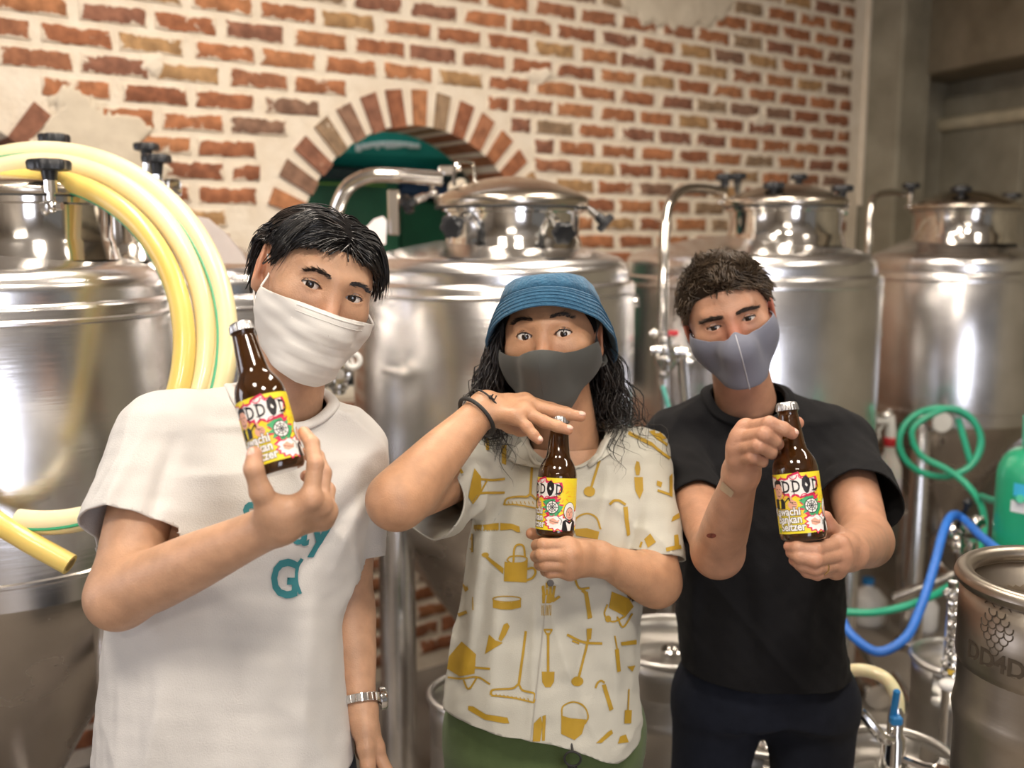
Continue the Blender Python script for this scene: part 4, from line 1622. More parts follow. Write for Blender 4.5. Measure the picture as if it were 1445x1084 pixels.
def star2(cx, cy, rx, ry, n, inner=.6, rot=0.0, seed=0):
    rg = np.random.default_rng(seed)
    out = []
    for k in range(2 * n):
        s = rg.uniform(.85, 1.12) if k % 2 == 0 else inner
        a = rot + math.pi * k / n
        out.append((cx + rx * s * math.cos(a), cy + ry * s * math.sin(a)))
    return out

# ------------------------------------------------------------------ people: materials
def skin_material(name, base, blush):
    m, nt, b = principled(name)
    n, L = nt.nodes, nt.links
    tc = n.new('ShaderNodeTexCoord')
    nz = n.new('ShaderNodeTexNoise'); nz.inputs['Scale'].default_value = 40; nz.inputs['Detail'].default_value = 6
    L.new(tc.outputs['Object'], nz.inputs['Vector'])
    cr = n.new('ShaderNodeValToRGB')
    cr.color_ramp.elements[0].position = .3; cr.color_ramp.elements[1].position = .72
    cr.color_ramp.elements[0].color = tuple(c * .84 for c in base) + (1,)
    cr.color_ramp.elements[1].color = tuple(min(1, c * 1.08) for c in base) + (1,)
    L.new(nz.outputs['Fac'], cr.inputs[0])
    at = n.new('ShaderNodeAttribute'); at.attribute_name = 'blush'
    mx = n.new('ShaderNodeMixRGB'); mx.inputs[2].default_value = tuple(blush) + (1,)
    L.new(at.outputs['Fac'], mx.inputs[0]); L.new(cr.outputs[0], mx.inputs[1])
    at2 = n.new('ShaderNodeAttribute'); at2.attribute_name = 'stubble'
    mx2 = n.new('ShaderNodeMixRGB'); mx2.inputs[2].default_value = (base[0] * .45, base[1] * .42, base[2] * .42, 1)
    L.new(at2.outputs['Fac'], mx2.inputs[0]); L.new(mx.outputs[0], mx2.inputs[1])
    L.new(mx2.outputs[0], b.inputs['Base Color'])
    b.inputs['Roughness'].default_value = .44
    setin(b, 'Subsurface Weight', .10); setin(b, 'Subsurface Radius', (.9, .35, .2)); setin(b, 'Subsurface Scale', .008)
    nb = n.new('ShaderNodeTexNoise'); nb.inputs['Scale'].default_value = 420; nb.inputs['Detail'].default_value = 3
    L.new(tc.outputs['Object'], nb.inputs['Vector'])
    bp = n.new('ShaderNodeBump'); bp.inputs['Strength'].default_value = .30; bp.inputs['Distance'].default_value = .002
    L.new(nb.outputs['Fac'], bp.inputs['Height']); L.new(bp.outputs[0], b.inputs['Normal'])
    return m


M_NAIL = pm('nail', (.72, .46, .37), .3)
M_EYEW = pm('eye_white', (.78, .74, .70), .15, Coat_Weight=.6)
M_IRIS = pm('dark_iris', (.020, .010, .006), .2, Coat_Weight=.3)
M_PUPIL = pm('pupil', (.004, .004, .004), .12, Coat_Weight=.5)
M_SCALPB = pm('dark_scalp', (.008, .007, .007), .95, var=.3, vscale=90, Specular_IOR_Level=.05)
M_SCALPN = pm('brown_scalp', (.022, .015, .010), .95, var=.3, vscale=90, Specular_IOR_Level=.05)
M_HAIRB = pm('black_hair', (.010, .009, .009), .30, var=.3, vscale=60, Coat_Weight=.15)
M_HAIRW = pm('black_wavy_hair', (.014, .011, .010), .38, var=.3, vscale=60)
M_HAIRN = pm('brown_hair', (.022, .014, .009), .45, second=(.095, .062, .034), vscale=55, contrast=.2)
M_BROW = pm('brow_hair', (.02, .014, .012), .5)
M_BROWN = pm('brow_hair_brown', (.035, .022, .015), .5)


def cloth(name, base, second=None, rough=.85, bump=.25, bscale=700, vscale=8, var=.05, sheen=.1, **kw):
    return pm(name, base, rough, var=0 if second else var, second=second, vscale=vscale, bump=bump, bscale=bscale, Sheen_Weight=sheen, **kw)


# ------------------------------------------------------------------ heads
def head_field(o):
    eh_u, eh_l, ew = o.get('eye', (.0058, .0042, .0148))
    nb = np.asarray(o['neck_local'], float)
    flat = o.get('flat', 0.0)
    slant = o.get('slant', .06)
    EX, EY = .0318, -.0690
    sz_, sr_ = o.get('skull', (.030, .084))
    skull = [ell((0, .014, sz_), (.0765, .094, sr_)), ell((0, -.026, -.028), (.0655, .060, .077))]
    jaw = rcone((.047, -.002, -.058), (.008, -.060, -.099), .0195, .0165)
    chin = ell((0, -.066, -.100), (.020, .016, .014))
    cheek = ell((.041, -.055, -.024), (.026, .022, .021))
    muz = ell((0, -.068, -.064), (.028, .024, .030))
    brow = rcone((0, -.0795, .0165), (.037, -.068, .0205), .0105, .0100)
    sock = ell((.031, -.0985, .002), (.0185, .0175, .0125))
    nose = rcone((0, -.080 + flat, .006), (0, -.1015, -.036), .0080, .0120)
    wing = ell((.0125, -.094, -.041), (.0085, .010, .008))
    R_ear = rotx(-.18) @ rotz(.30)
    ear = ell((.0800, .016, -.008), (.0060, .0185, .0315), R_ear)
    ear_lobe = ell((.0765, .006, -.034), (.0055, .0085, .010))
    concha = ell((.0855, .011, -.010), (.0050, .0095, .0165), R_ear)
    groove = ell((.0870, .018, .009), (.0040, .0105, .0120), R_ear)
    neck = rcone((0, .026, -.055), nb, .050, o.get('neck_r', .058))

    def fn(p):
        q = np.array(p, float)
        q[..., 0] = np.abs(q[..., 0])
        d = smin(skull[0](q), skull[1](q), .035)
        d = smin(d, jaw(q), .030)
        d = smin(d, chin(q), .020)
        d = smin(d, cheek(q), .022)
        d = smin(d, muz(q), .025)
        d = smin(d, brow(q), .014)
        d = smax(d, -sock(q), .012)
        d = smin(d, nose(q), .013)
        d = smin(d, wing(q), .006)
        ex, ey, ez = q[..., 0] - EX, q[..., 1] - EY, q[..., 2]
        ball = np.sqrt(ex * ex + ey * ey + ez * ez) - .0141
        d = smin(d, ball, .005)
        zz = ez - slant * ex
        # fold of the upper lid
        fold = np.abs(zz - (eh_u + .0028) * (1 - (ex / (ew * 1.15)) ** 2)) - .0006
        near = (np.abs(ex) < ew) & (ey < -.004)
        d = np.where(near, smax(d, -np.maximum(fold, ball - .0010), .0015) if True else d, d)
        k = np.clip(1 - (ex / ew) ** 2, 0, 1)
        cut = np.maximum(np.maximum(zz - eh_u * k ** .75, -eh_l * k - zz), np.abs(ex) - ew)
        cut = np.maximum(cut, ey + .002)
        d = np.where(np.abs(ex) < .03, np.maximum(d, -cut), d)
        e = smin(ear(q), ear_lobe(q), .008)
        e = smax(e, -concha(q), .004)
        e = smax(e, -groove(q), .003)
        d = smin(d, e, .006)
        d = smin(d, neck(p), .022)
        return d
    return fn


class Head:
    def __init__(s, C, R, o):
        s.C, s.R, s.o = np.asarray(C, float), np.asarray(R, float), o
        o['neck_local'] = s.toL(np.asarray(o['neck_world']))
        s.f = head_field(o)
        s.sc = o.get('scale', 1.0)

    def toL(s, p):
        return (np.asarray(p, float) - s.C) @ s.R / s.o.get('scale', 1.0)

    def toW(s, p):
        return np.asarray(p, float) @ s.R.T * s.o.get('scale', 1.0) + s.C

    def world_field(s):
        return lambda p: s.f(s.toL(p)) * s.sc

    def mesh(s, h=.0017):
        nb = s.o['neck_local']
        lo = np.minimum((-.10, -.125, -.13), nb - .07)
        hi = np.maximum((.10, .125, .13), nb + .07)
        v, q = iso_mesh(s.f, lo, hi, h, 2)
        return v, q


HAIRLINE_Y = [-.12, -.085, -.070, -.052, -.040, -.026, -.012, .004, .020, .035, .06, .12]


def hairline(v, zl):
    """positive inside the hair region (local head coords)"""
    return v[:, 2] - np.interp(v[:, 1], HAIRLINE_Y, zl)


def make_eyes(hd, body, mi=M_IRIS):
    eu, el, ew = hd.o.get('eye', (.0058, .0042, .0148))
    sl = hd.o.get('slant', .06)
    for sx in (-1, 1):
        c = hd.toW((sx * .0318, -.0690, 0))
        gaze = norm(np.asarray(hd.o.get('gaze', (0, 0, CAMZ))) - c)
        r = .0127 * hd.sc
        def cap(a0, a1, rr, n=6):
            return lathe([(rr * math.sin(a), rr * math.cos(a)) for a in np.linspace(a0, a1, n)], c, gaze, 28)
        e = obj('eye', cap(.45, math.pi, r, 12), M_EYEW, body, sharp=None)
        obj('iris', cap(.20, .475, r * 1.003, 5), mi, e, sharp=None)
        obj('pupil', cap(0.0, .21, r * 1.005, 4), M_PUPIL, e, sharp=None)
        # upper lash line
        pts = []
        for t in np.linspace(-1, 1, 15):
            ex = t * ew * .98
            k = max(0, 1 - t * t)
            zz = eu * k ** .75 + sl * ex
            ey = -math.sqrt(max(.0143 ** 2 - ex * ex - zz * zz, 1e-6))
            pts.append(hd.toW((sx * (.0318 + ex), -.0690 + ey, zz)))
        rr = np.array([.0004 + .0008 * math.sin(math.pi * (k + .5) / 15) for k in range(15)])
        obj('lash_line', tube(pts, rr, 6), M_BROW, body)


def make_brows(hd, body, mat, z0=.0215, lift=(0, 0), thick=.0042, n=190, seed=3, w0=.011, w1=.050, arch=.0035):
    rg = np.random.default_rng(seed)
    geo = []
    fn = hd.f
    for sx, lf in ((-1, lift[0]), (1, lift[1])):
        t = rg.uniform(0, 1, n)
        x = w0 + (w1 - w0) * t
        zc = z0 + lf + arch * np.sin(np.pi * (t * .85 + .1)) - .004 * np.maximum(0, t - .6) / .4
        th = thick * (1 - .55 * np.abs(t - .35) / .65)
        z = zc + rg.uniform(-1, 1, n) * th
        p = np.stack([sx * x, np.full(n, -.10), z], 1)
        for _ in range(18):
            d = fn(p)
            p[:, 1] += np.clip(d, -.004, .006)
        flow = lambda q, tt: np.stack([np.full(len(q), sx * 1.0), np.full(len(q), -.05), np.full(len(q), .22)], 1)
        v, q = strands(p, flow, fn, .0085, 4, .0014, .00042, 3, .18, seed + sx)
        obj('eyebrow', (hd.toW(v), q), mat, body)


def scalp_cap(hd, v, q, zl, off, shape=None):
    """a close shell under the hair locks"""
    val = hairline(v, zl)
    ear = (np.abs(v[:, 0]) > .073) & (v[:, 1] > -.02) & (v[:, 1] < .04) & (v[:, 2] < .026)
    val = np.where(ear, -.01, val)
    n = grad(hd.f, v)
    d = off if shape is None else off + shape(v)
    vv = v + n * np.minimum(d, np.maximum(.0012, val * .55))[:, None] if not np.isscalar(d) else v + n * np.minimum(d, np.maximum(.0012, val * .55))[:, None]
    cv, cf = clip(vv, q, val)
    return cv, cf


def hair_object(hd, root, cap, locks, m_lock, m_cap, label):
    """close-cropped base plus hair locks (world space), one mesh with two materials"""
    parts = [(hd.toW(cap[0]), tris(cap[1]))] + [(v, tris(q)) for v, q in locks]
    v, f = join(parts)
    fm = np.zeros(len(f), int)
    fm[:len(parts[0][1])] = 1
    o = obj('hair', (v, f), [m_lock, m_cap], root, sharp=None, fmat=fm)
    o['label'] = label
    return o


# ------------------------------------------------------------------ hands and arms
FR = {'index': (.0108, .0098, .0090, .0078), 'middle': (.0110, .0100, .0092, .0080), 'ring': (.0106, .0096, .0088, .0076), 'pinky': (.0094, .0085, .0078, .0068)}


def hand_field(W, fingers, thumb, s=1.0, wr=.0265):
    """W wrist, fingers dict name -> 4 points (mcp, pip, dip, tip), thumb 4 points"""
    names = [k for k in ('index', 'middle', 'ring', 'pinky') if k in fingers]
    palm = []
    for i, nme in enumerate(names):
        m = fingers[nme][0]
        base = W + (m - W) * .12 + (np.asarray(fingers[names[0]][0]) - np.asarray(fingers[names[-1]][0])) * (.5 - i / 3) * .35
        palm.append(rcone(base, m, .0165 * s, .0118 * s))
        if i:
            palm.append(rcone(fingers[names[i - 1]][0], m, .0108 * s, .0108 * s))
    palm.append(rcone(W, thumb[0], .020 * s, .0165 * s))
    palm.append(rcone(thumb[0], thumb[1], .0165 * s, .0125 * s))
    palm.append(rcone(thumb[0], W + (np.asarray(fingers['index'][0]) - W) * .6, .014 * s, .012 * s))
    palm = union(palm, .012)
    fs = [chain(fingers[k], [r * s for r in FR[k]], .0035) for k in names]
    fs.append(chain(thumb[1:], [.0122 * s, .0112 * s, .0090 * s], .004))
    fingers_u = union(fs, .0012)
    allp = np.array([q for k in names for q in fingers[k]] + list(thumb) + [W])
    bc, br = allp.mean(0), 0.0
    br = np.linalg.norm(allp - bc, axis=1).max() + .03

    def fn(p):
        r = np.linalg.norm(p - bc, axis=-1) - br
        m = r < .03
        out = np.maximum(r, .03) + .0
        if m.any():
            q = p[m]
            out[m] = smin(palm(q), fingers_u(q), .006)
        return out
    return fn


def pts(l):
    return [P(*q) for q in l]


def nail(tip, dip, pip, r, side=None):
    d = norm(tip - dip)
    dors = np.asarray(side, float) if side is not None else (pip - (tip + dip) / 2)
    dors = norm(dors - d * (dors @ d))
    u = np.cross(d, dors)
    c = tip + dors * r * .72 - d * r * .05
    return sphere(c, 1.0, 10, 6, axes_R(u, d, dors), (r * .66, r * .85, r * .34))


def arm_mesh(shoulder, elbow, wrist, hand, r=(.050, .041, .043, .0265), h=.0021, bulge=None, pad=.0, up=None):
    def taper(a, b, prof):
        ba = b - a
        bb = ba @ ba
        tt, rr = np.array(prof).T
        T = np.linspace(0, 1, 41)
        Rr = np.interp(T, tt, rr)
        k = np.ones(7) / 7
        Rr = np.convolve(np.pad(Rr, 3, 'edge'), k, 'valid')

        def fn(p):
            pa = p - a
            t = np.clip((pa @ ba) / bb, 0, 1)
            pa = pa - t[..., None] * ba
            return np.sqrt(np.einsum('...i,...i->...', pa, pa)) - np.interp(t, T, Rr)
        return fn
    up_ = taper(shoulder, elbow, [(0, r[0]), (.55, r[0] * .97), (1, r[1])])
    fo_ = taper(elbow, wrist, [(0, r[1] * .97), (.22, r[2] * 1.04), (.5, r[2] * .93), (.82, r[3] * 1.08), (1, r[3])])
    arm = lambda p: smin(up_(p), fo_(p), .026)
    return lambda p: smin(arm(p), hand(p), .014)


def mesh_field(fn, points, pad, h):
    p = np.array(points)
    return iso_mesh(fn, p.min(0) - pad, p.max(0) + pad, h, 1)


# ------------------------------------------------------------------ clothes
def tee_field(o):
    tor = loft(o['rings'], o['yaw'], o.get('expo', 2.3))
    nb = o['neck']
    sh = [rcone(nb + o.get('trap', V3(0, .0, -.035)), s, .052, .058) for s in o['shoulders']]
    body = union([tor] + sh, .05)
    sl = [rcone(a, b, r1, r2) for a, b, r1, r2 in o['sleeves']]
    ya = o['yaw']
    amp = o.get('amp', .004)
    ridges = o.get('ridges', [])
    sd = o.get('seed', 1)

    def fn(p):
        d = body(p)
        for s in sl:
            d = smin(d, s(p), .030)
        q = p * np.array([1, 1, .38])
        d = d - amp * fnoise(q, 34, sd, 3) - amp * .35 * fnoise(p, 95, sd + 5, 2)
        rn = 1 - 2.2 * np.abs(fnoise(p * np.array([1.0, 1.0, .55]) + .15 * p[..., [2, 0, 0]], 21, sd + 9, 1))
        d = d - amp * 1.1 * np.maximum(rn, 0) ** 2
        xz = p[..., [0, 2]]
        for (ax_, ay_), (bx_, by_), dep, wd, am in ridges:
            A, B = P(ax_, ay_, dep)[[0, 2]], P(bx_, by_, dep)[[0, 2]]
            e = B - A
            t = np.clip(((xz - A) @ e) / (e @ e), 0, 1)
            r = np.linalg.norm(xz - A - t[..., None] * e, axis=-1)
            d = d - am * np.exp(-(r / wd) ** 2) * np.sin(np.pi * (.12 + .76 * t))
        return d
    return fn, body


def make_tee(o, root, name, mat, h=.005):
    fn, body = tee_field(o)
    rg = np.array([q[:3] for q in o['rings']])
    rad = max(q[3] for q in o['rings'])
    ptsl = [rg.min(0) - rad, rg.max(0) + [rad, rad, .08]] + [b for _, b, _, _ in o['sleeves']]
    p = np.array([q for q in ptsl])
    lo, hi = p.min(0) - .09, p.max(0) + .09
    v, q = iso_mesh(fn, lo, hi, h, 2)
    val = v[:, 2] - o['hem'](v)
    tor = loft(o['rings'], o['yaw'])
    td = tor(v)
    for a, b, r1, r2 in o['sleeves']:
        d = norm(b - a)
        b2 = b - d * r2 * .02
        s = -((v - b2) @ d) + o.get('cuffwave', .004) * fnoise(v, 40, 9, 1)
        m = (rcone(a, b + d * .05, r1, r2)(v) < td - .003) & (np.linalg.norm(v - b, axis=1) < r2 * 2.2)
        val = np.where(m, np.minimum(val, s), val)
    # neck opening
    C, u, w, ra, rb = o['neckhole']
    nn = np.cross(u, w)
    if nn[2] < 0:
        nn = -nn
    e = v - C
    k = np.sqrt((e @ u / ra) ** 2 + (e @ w / rb) ** 2) - 1
    val = np.where((e @ nn > -.06), np.minimum(val, k * min(ra, rb)), val)
    if 'extra_clip' in o:
        val = np.minimum(val, o['extra_clip'](v))
    cv, cf = clip(v, q, val)
    s = obj(name, (cv, cf), mat, root, sharp=None)
    solidify(s, .0028)
    return s, (cv, cf), fn


def neck_rib(o, fn, s, mat, r=.0075, name='collar_rib'):
    C, u, w, ra, rb = o['neckhole']
    path = np.array([C + ra * math.cos(a) * u + rb * math.sin(a) * w for a in np.linspace(0, 2 * math.pi, 61)])
    for _ in range(6):
        d = fn(path)
        g = grad(fn, path, .003)
        path -= g * np.clip(d, -.01, .01)[:, None] * .8
    k = np.ones(5) / 5
    for a in range(3):
        c = np.concatenate([path[-5:-1, a], path[:, a], path[1:5, a]])
        path[:, a] = np.convolve(c, k, 'same')[4:-4]
    path[-1] = path[0]
    return obj(name, tube(path, r, 8, cap=False, flat=.5), mat, s, sharp=None)


def legs_mesh(root, hip_c, half, zhip, yaw, feet, mat, name, rx, ry, zknee=.47, h=.009, shorts=None, top=None, r=(.088, .066, .055)):
    """trousers: hips and two legs"""
    R = rotz(yaw)
    fs = [loft([(hip_c[0], hip_c[1], zhip - .12, rx, ry), (hip_c[0], hip_c[1], top or zhip + .10, rx * .95, ry * .95)], yaw)]
    lowz = shorts or .06
    for sx, ft in zip((-1, 1), feet):
        a = hip_c * [1, 1, 0] + R @ V3(sx * half, 0, 0) + V3(0, 0, zhip - .10)
        f_ = np.asarray(ft, float)
        k = (a + V3(f_[0], f_[1], .06)) / 2; k[2] = zknee
        fs += [rcone(a, k, r[0], r[1]), rcone(k, V3(f_[0], f_[1], .05), r[1], r[2])]
    u = union(fs, .045)
    fn = lambda p: u(p) - .004 * fnoise(p * [1, 1, .5], 30, 4, 2)
    lo = hip_c * [1, 1, 0] - [.34, .34, 0]; hi = hip_c * [1, 1, 0] + [.34, .34, 0]
    lo[2], hi[2] = -.02, (top or zhip + .10) + .03
    v, q = iso_mesh(fn, lo, hi, h, 1)
    v, q = clip(v, q, np.minimum(v[:, 2] - lowz, (top or zhip + .10) - .012 - v[:, 2]))
    o = obj(name, (v, q), mat, root, sharp=None)
    solidify(o, .003)
    return o


def shoe(root, foot, yaw, mat):
    f = np.asarray(foot, float)
    R = rotz(yaw)
    u = union([rcone(V3(0, .06, .045), V3(0, -.05, .04), .042, .042), rcone(V3(0, -.05, .036), V3(.004, -.15, .030), .042, .034), rcone(V3(0, .055, .05), V3(0, .05, .11), .040, .042)], .03)
    fn = lambda p: np.maximum(u((p - V3(f[0], f[1], 0)) @ R), .003 - p[..., 2])
    v, q = iso_mesh(fn, V3(f[0] - .22, f[1] - .22, -.02), V3(f[0] + .22, f[1] + .22, .18), .007, 1)
    s = obj('shoe', (v, tris(q)), mat, root, sharp=None)
    return s


def body_object(root, parts, mats, blush=(), stubble=None, nails=(), loc=None):
    vs, fs, fm, off = [], [], [], 0
    for v, f in parts:
        t = tris(f)
        vs.append(v); fs.append(t + off); fm.append(np.zeros(len(t), int)); off += len(v)
    for v, f in nails:
        t = tris(np.array(f))
        vs.append(v); fs.append(t + off); fm.append(np.ones(len(t), int)); off += len(v)
    v = np.concatenate(vs); f = np.concatenate(fs)
    o = obj('body', (v, f), mats, root, sharp=None, fmat=np.concatenate(fm))
    me = o.data
    b = np.zeros(len(v))
    for c, r, s in blush:
        b = np.maximum(b, s * np.exp(-(np.linalg.norm(v - c, axis=1) / r) ** 2))
    me.attributes.new('blush', 'FLOAT', 'POINT').data.foreach_set('value', b.astype(np.float32))
    st = np.zeros(len(v)) if stubble is None else stubble(v)
    me.attributes.new('stubble', 'FLOAT', 'POINT').data.foreach_set('value', st.astype(np.float32))
    return o


def finger_blush(fingers, thumb):
    out = []
    for k, p in list(fingers.items()):
        out += [(p[3], .011, .55), (p[1], .009, .35), (p[0], .012, .30)]
    out += [(thumb[3], .012, .55), (thumb[2], .009, .3)]
    return out


def mask_mesh(hd, muz, top, bottom, side, off=.0035, h=.0026, extra=None, smoothk=.03, nose_y=-.1065, wr=0.0, seed=0, pleats=0.0, flare=None):
    """face mask: smoothed hull over nose, cheeks and chin, clipped by local functions"""
    f0 = [ell((0, -.026, -.028), (.0675, .062, .080)), rcone((.047, -.006, -.058), (.004, -.064, -.103), .023, .021), rcone((-.047, -.006, -.058), (-.004, -.064, -.103), .023, .021),
          rcone((0, -.088, -.020), (0, nose_y, -.042), .010, .014), rcone((0, nose_y + .004, -.045), (0, -.086, -.095), .022, .024), ell((.038, -.050, -.030), (.030, .028, .026)), ell((-.038, -.050, -.030), (.030, .028, .026))]
    if extra:
        f0 += extra
    u = union(f0, smoothk)

    def fn(p):
        d = u(p) - off
        if wr:
            d = d - wr * fnoise(p * [1, .5, 1.6], 90, seed, 2)
        if pleats:
            d = d - pleats * np.tanh(4 * np.sin(p[..., 2] * 2 * math.pi / .030 + .6)) * np.clip((.055 - np.abs(p[..., 0])) / .02, 0, 1)
        return d
    v, q = iso_mesh(fn, (-.1, -.15, -.15), (.1, .05, .03), h, 1)
    x, y, z = v[:, 0], v[:, 1], v[:, 2]
    val = np.minimum(np.minimum(top(x, y) - z, z - bottom(x, y)), side(x, z) - y)
    return clip(v, q, val), fn

# ------------------------------------------------------------------ labelled bottles
M_GLASS, _nt, _b = principled('amber_glass')
_b.inputs['Base Color'].default_value = (.20, .075, .012, 1)
_b.inputs['Roughness'].default_value = .06
setin(_b, 'Transmission Weight', .6); setin(_b, 'IOR', 1.5); setin(_b, 'Coat Weight', .6); setin(_b, 'Coat Roughness', .04)
_n = _nt.nodes.new('ShaderNodeTexNoise'); _n.inputs['Scale'].default_value = 12
_r = _nt.nodes.new('ShaderNodeValToRGB')
_r.color_ramp.elements[0].color = (.055, .019, .003, 1); _r.color_ramp.elements[1].color = (.10, .036, .006, 1)
_nt.links.new(_n.outputs['Fac'], _r.inputs[0]); _nt.links.new(_r.outputs[0], _b.inputs['Base Color'])
M_CAP = pm('crown_cap', (.62, .62, .62), .3, .9, var=.06)
INK = {'yellow': (.88, .72, .03), 'red': (.72, .02, .10), 'white': (.90, .88, .84), 'black': (.012, .010, .012), 'green': (.06, .42, .16), 'skin': (.80, .42, .30), 'orange': (.90, .42, .03)}
INKM = {k: pm('label_ink_' + k, c, .45, var=.04) for k, c in INK.items()}


def label_art():
    """list of (ink, layer, verts2d mm, faces): x mm round the bottle, y mm up the label (0..79)"""
    art = []

    def fill(ink, layer, poly):
        v, f = dice(flat_fill(poly), 4.0, (0,))
        art.append((ink, layer, v, f))

    def line(ink, layer, p, w):
        v, f = stroke2(p, w, 3.0)
        art.append((ink, layer, v, f))

    def word(ink, layer, s, x, y, size, bold, squeeze=1.0):
        v, f = text_polys(s, size, bold)
        v = v * [squeeze, 1] + [x, y]
        v, f = dice_vf(v, f, 3.0, (0,))
        art.append((ink, layer, v, f))
    H = 79
    fill('yellow', 0, [(-95, 0), (95, 0), (95, H), (-95, H)])
    # halftone dots
    rg = np.random.default_rng(2)
    for cx, cy, rx, ry in ((-26, 40, 16, 14), (10, 47, 20, 8), (-5, 28, 12, 6), (34, 64, 12, 12), (60, 50, 20, 20), (-60, 40, 20, 25)):
        for i in range(-9, 10):
            for j in range(-9, 10):
                x, y = i * 2.6 + (j % 2) * 1.3, j * 2.3
                if (x / rx) ** 2 + (y / ry) ** 2 < 1:
                    fill('orange' if cx > 0 else 'red', 1, ellipse2(cx + x, cy + y, .62, .62, 6))
    # bursts
    for cx, cy, rx, ry, n, s in ((-5, 62, 34, 17, 15, 1), (20, 12, 24, 14, 13, 2), (-42, 68, 14, 10, 8, 3), (62, 20, 22, 16, 9, 4), (-70, 60, 20, 16, 9, 5)):
        fill('red', 2, star2(cx, cy, rx, ry, n, .74, .2, s))
        fill('white', 3, star2(cx, cy, rx * .86, ry * .84, n, .72, .2, s))
    for cx in (-20, -8, 4):
        line('red', 4, ellipse2(cx, 76, 5, 5, 12, math.pi, 2 * math.pi), 1.3)
        line('red', 4, ellipse2(cx, 47, 5, 4, 12, 0, math.pi), 1.3)
    for k in range(14):
        a = 2 * math.pi * k / 14
        line('yellow' if k % 2 else 'orange', 4, [(30 + 3 * math.cos(a), 52 + 3 * math.sin(a)), (30 + 12 * math.cos(a), 52 + 10 * math.sin(a))], 1.5)
    fill('yellow', 5, star2(30, 52, 7, 6, 9, .55, .1, 8))
    fill('green', 3, star2(12, 35, 17, 14, 10, .62, .1, 6))
    fill('red', 2, star2(12, 35, 19, 16, 10, .60, .25, 7))
    # round emblem
    fill('black', 5, ellipse2(12, 35, 10, 10, 26))
    fill('white', 6, ellipse2(12, 35, 8.9, 8.9, 26))
    for a in np.radians(range(0, 360, 45)):
        line('black', 7, [(12, 35), (12 + 8.8 * math.cos(a), 35 + 8.8 * math.sin(a))], .9)
    for r in (3.2, 6):
        line('black', 7, ellipse2(12, 35, r, r, 18, 0, 2 * math.pi) + [(12 + r, 35)], .8)
    # the big letters with a hop between them
    for s, x in (('D', -25), ('D', -11.5), ('D', 16)):
        word('black', 7, s, x, 54.5, 21, .3, .72)
        line('black', 7, [(x - .8, 54.9), (x + 4.4, 54.9)], 1.2)
        line('black', 7, [(x - .8, 69.3), (x + 4.4, 69.3)], 1.2)
        line('black', 7, [(x + 2.4, 54.5), (x + 2.4, 50.5)], 1.1)
    fill('black', 7, [(8, 75), (13.5, 70.5), (14, 62), (10.5, 53), (7, 51), (4, 55), (2, 62), (3, 70.5)])
    fill('white', 8, [(7.4, 66), (10, 62), (8.6, 60), (6.2, 62.5)])
    # face with dark hair and a raised thumb
    fill('skin', 5, ellipse2(-33, 57, 7.5, 11, 18))
    fill('black', 6, [(-41, 60), (-40, 69), (-34, 72), (-27, 70), (-25.5, 62), (-29, 66), (-36, 66)])
    line('black', 6, [(-36, 59), (-33.6, 59.6)], .8); line('black', 6, [(-31, 59.6), (-28.5, 59)], .8)
    line('black', 6, [(-35, 51), (-32, 49.6), (-29.5, 51)], .8)
    line('black', 6, [(-32, 57), (-31, 54)], .6)
    fill('black', 5, [(-41, 46), (-36, 47), (-32, 44), (-27, 47), (-23, 42), (-24, 33), (-41, 33)])
    fill('yellow', 6, [(-34, 44), (-30, 44), (-31, 34), (-33.5, 34)])
    line('black', 6, [(-23, 42), (-17, 47), (-16, 42), (-12, 40)], 1.6)
    fill('skin', 6, ellipse2(-13, 38, 6.5, 6, 14))
    fill('skin', 6, [(-15, 41), (-12.5, 41), (-13, 49), (-15.5, 49)])
    for k in range(3):
        line('black', 7, [(-14, 40.5 - 2.6 * k), (-8, 40.5 - 2.6 * k)], .5)
    # product name
    for s, x, y in (('Kawachi', -47, 24.5), ('Bankan', -40, 14.3), ('Seltzer', -35, 4.2)):
        word('black', 8, s, x, y, 14.5, .95, .88)
        word('white', 9, s, x, y, 14.5, .42, .88)
    # figure in a white hood
    fill('black', 5, ellipse2(41, 29, 11.2, 14.2, 22))
    fill('white', 6, ellipse2(41, 29.5, 10.2, 13, 22))
    fill('black', 7, ellipse2(41, 26, 7.2, 9.6, 20))
    fill('skin', 8, ellipse2(41, 25.6, 6.6, 9, 20))
    for sx in (-1, 1):
        line('black', 9, [(41 + sx * 1.6, 28), (41 + sx * 4.4, 28.4)], .7)
    line('black', 9, [(41, 27), (40.4, 23.8), (41.6, 23.6)], .5)
    line('red', 9, [(39, 20.2), (41, 19.6), (43, 20.2)], .9)
    fill('black', 6, [(29, 14), (34, 17), (41, 13), (48, 17), (54, 13), (55, 0), (28, 0)])
    fill('white', 7, [(34, 14), (41, 10), (47, 14), (43, 0), (38, 0)])
    # cupped hands and sleeve
    fill('skin', 6, [(8, 16), (14, 19), (20, 15), (24, 17), (22, 11), (14, 9), (9, 11)])
    line('black', 7, [(9, 15), (15, 13), (22, 12)], .6)
    line('black', 7, [(22, 20), (27, 16), (26, 9)], .8)
    line('red', 4, [(6, 22), (12, 21), (16, 24)], 1.2)
    fill('green', 6, [(-41, 2), (-38, 2), (-38, 8), (-41, 8)])
    return art


ART = label_art()
BH, BR = .190, .0303
BPROF = [(0, .003), (.022, .0012), (.0275, .002), (.0297, .006), (BR, .011), (BR, .093), (.0300, .098), (.0285, .105), (.0255, .112), (.0218, .118), (.0190, .123), (.0176, .130),
         (.0165, .140), (.0150, .155), (.0137, .168), (.0133, .1735), (.0143, .1745), (.0145, .178), (.0138, .180), (.0130, .1835), (0, .184)]


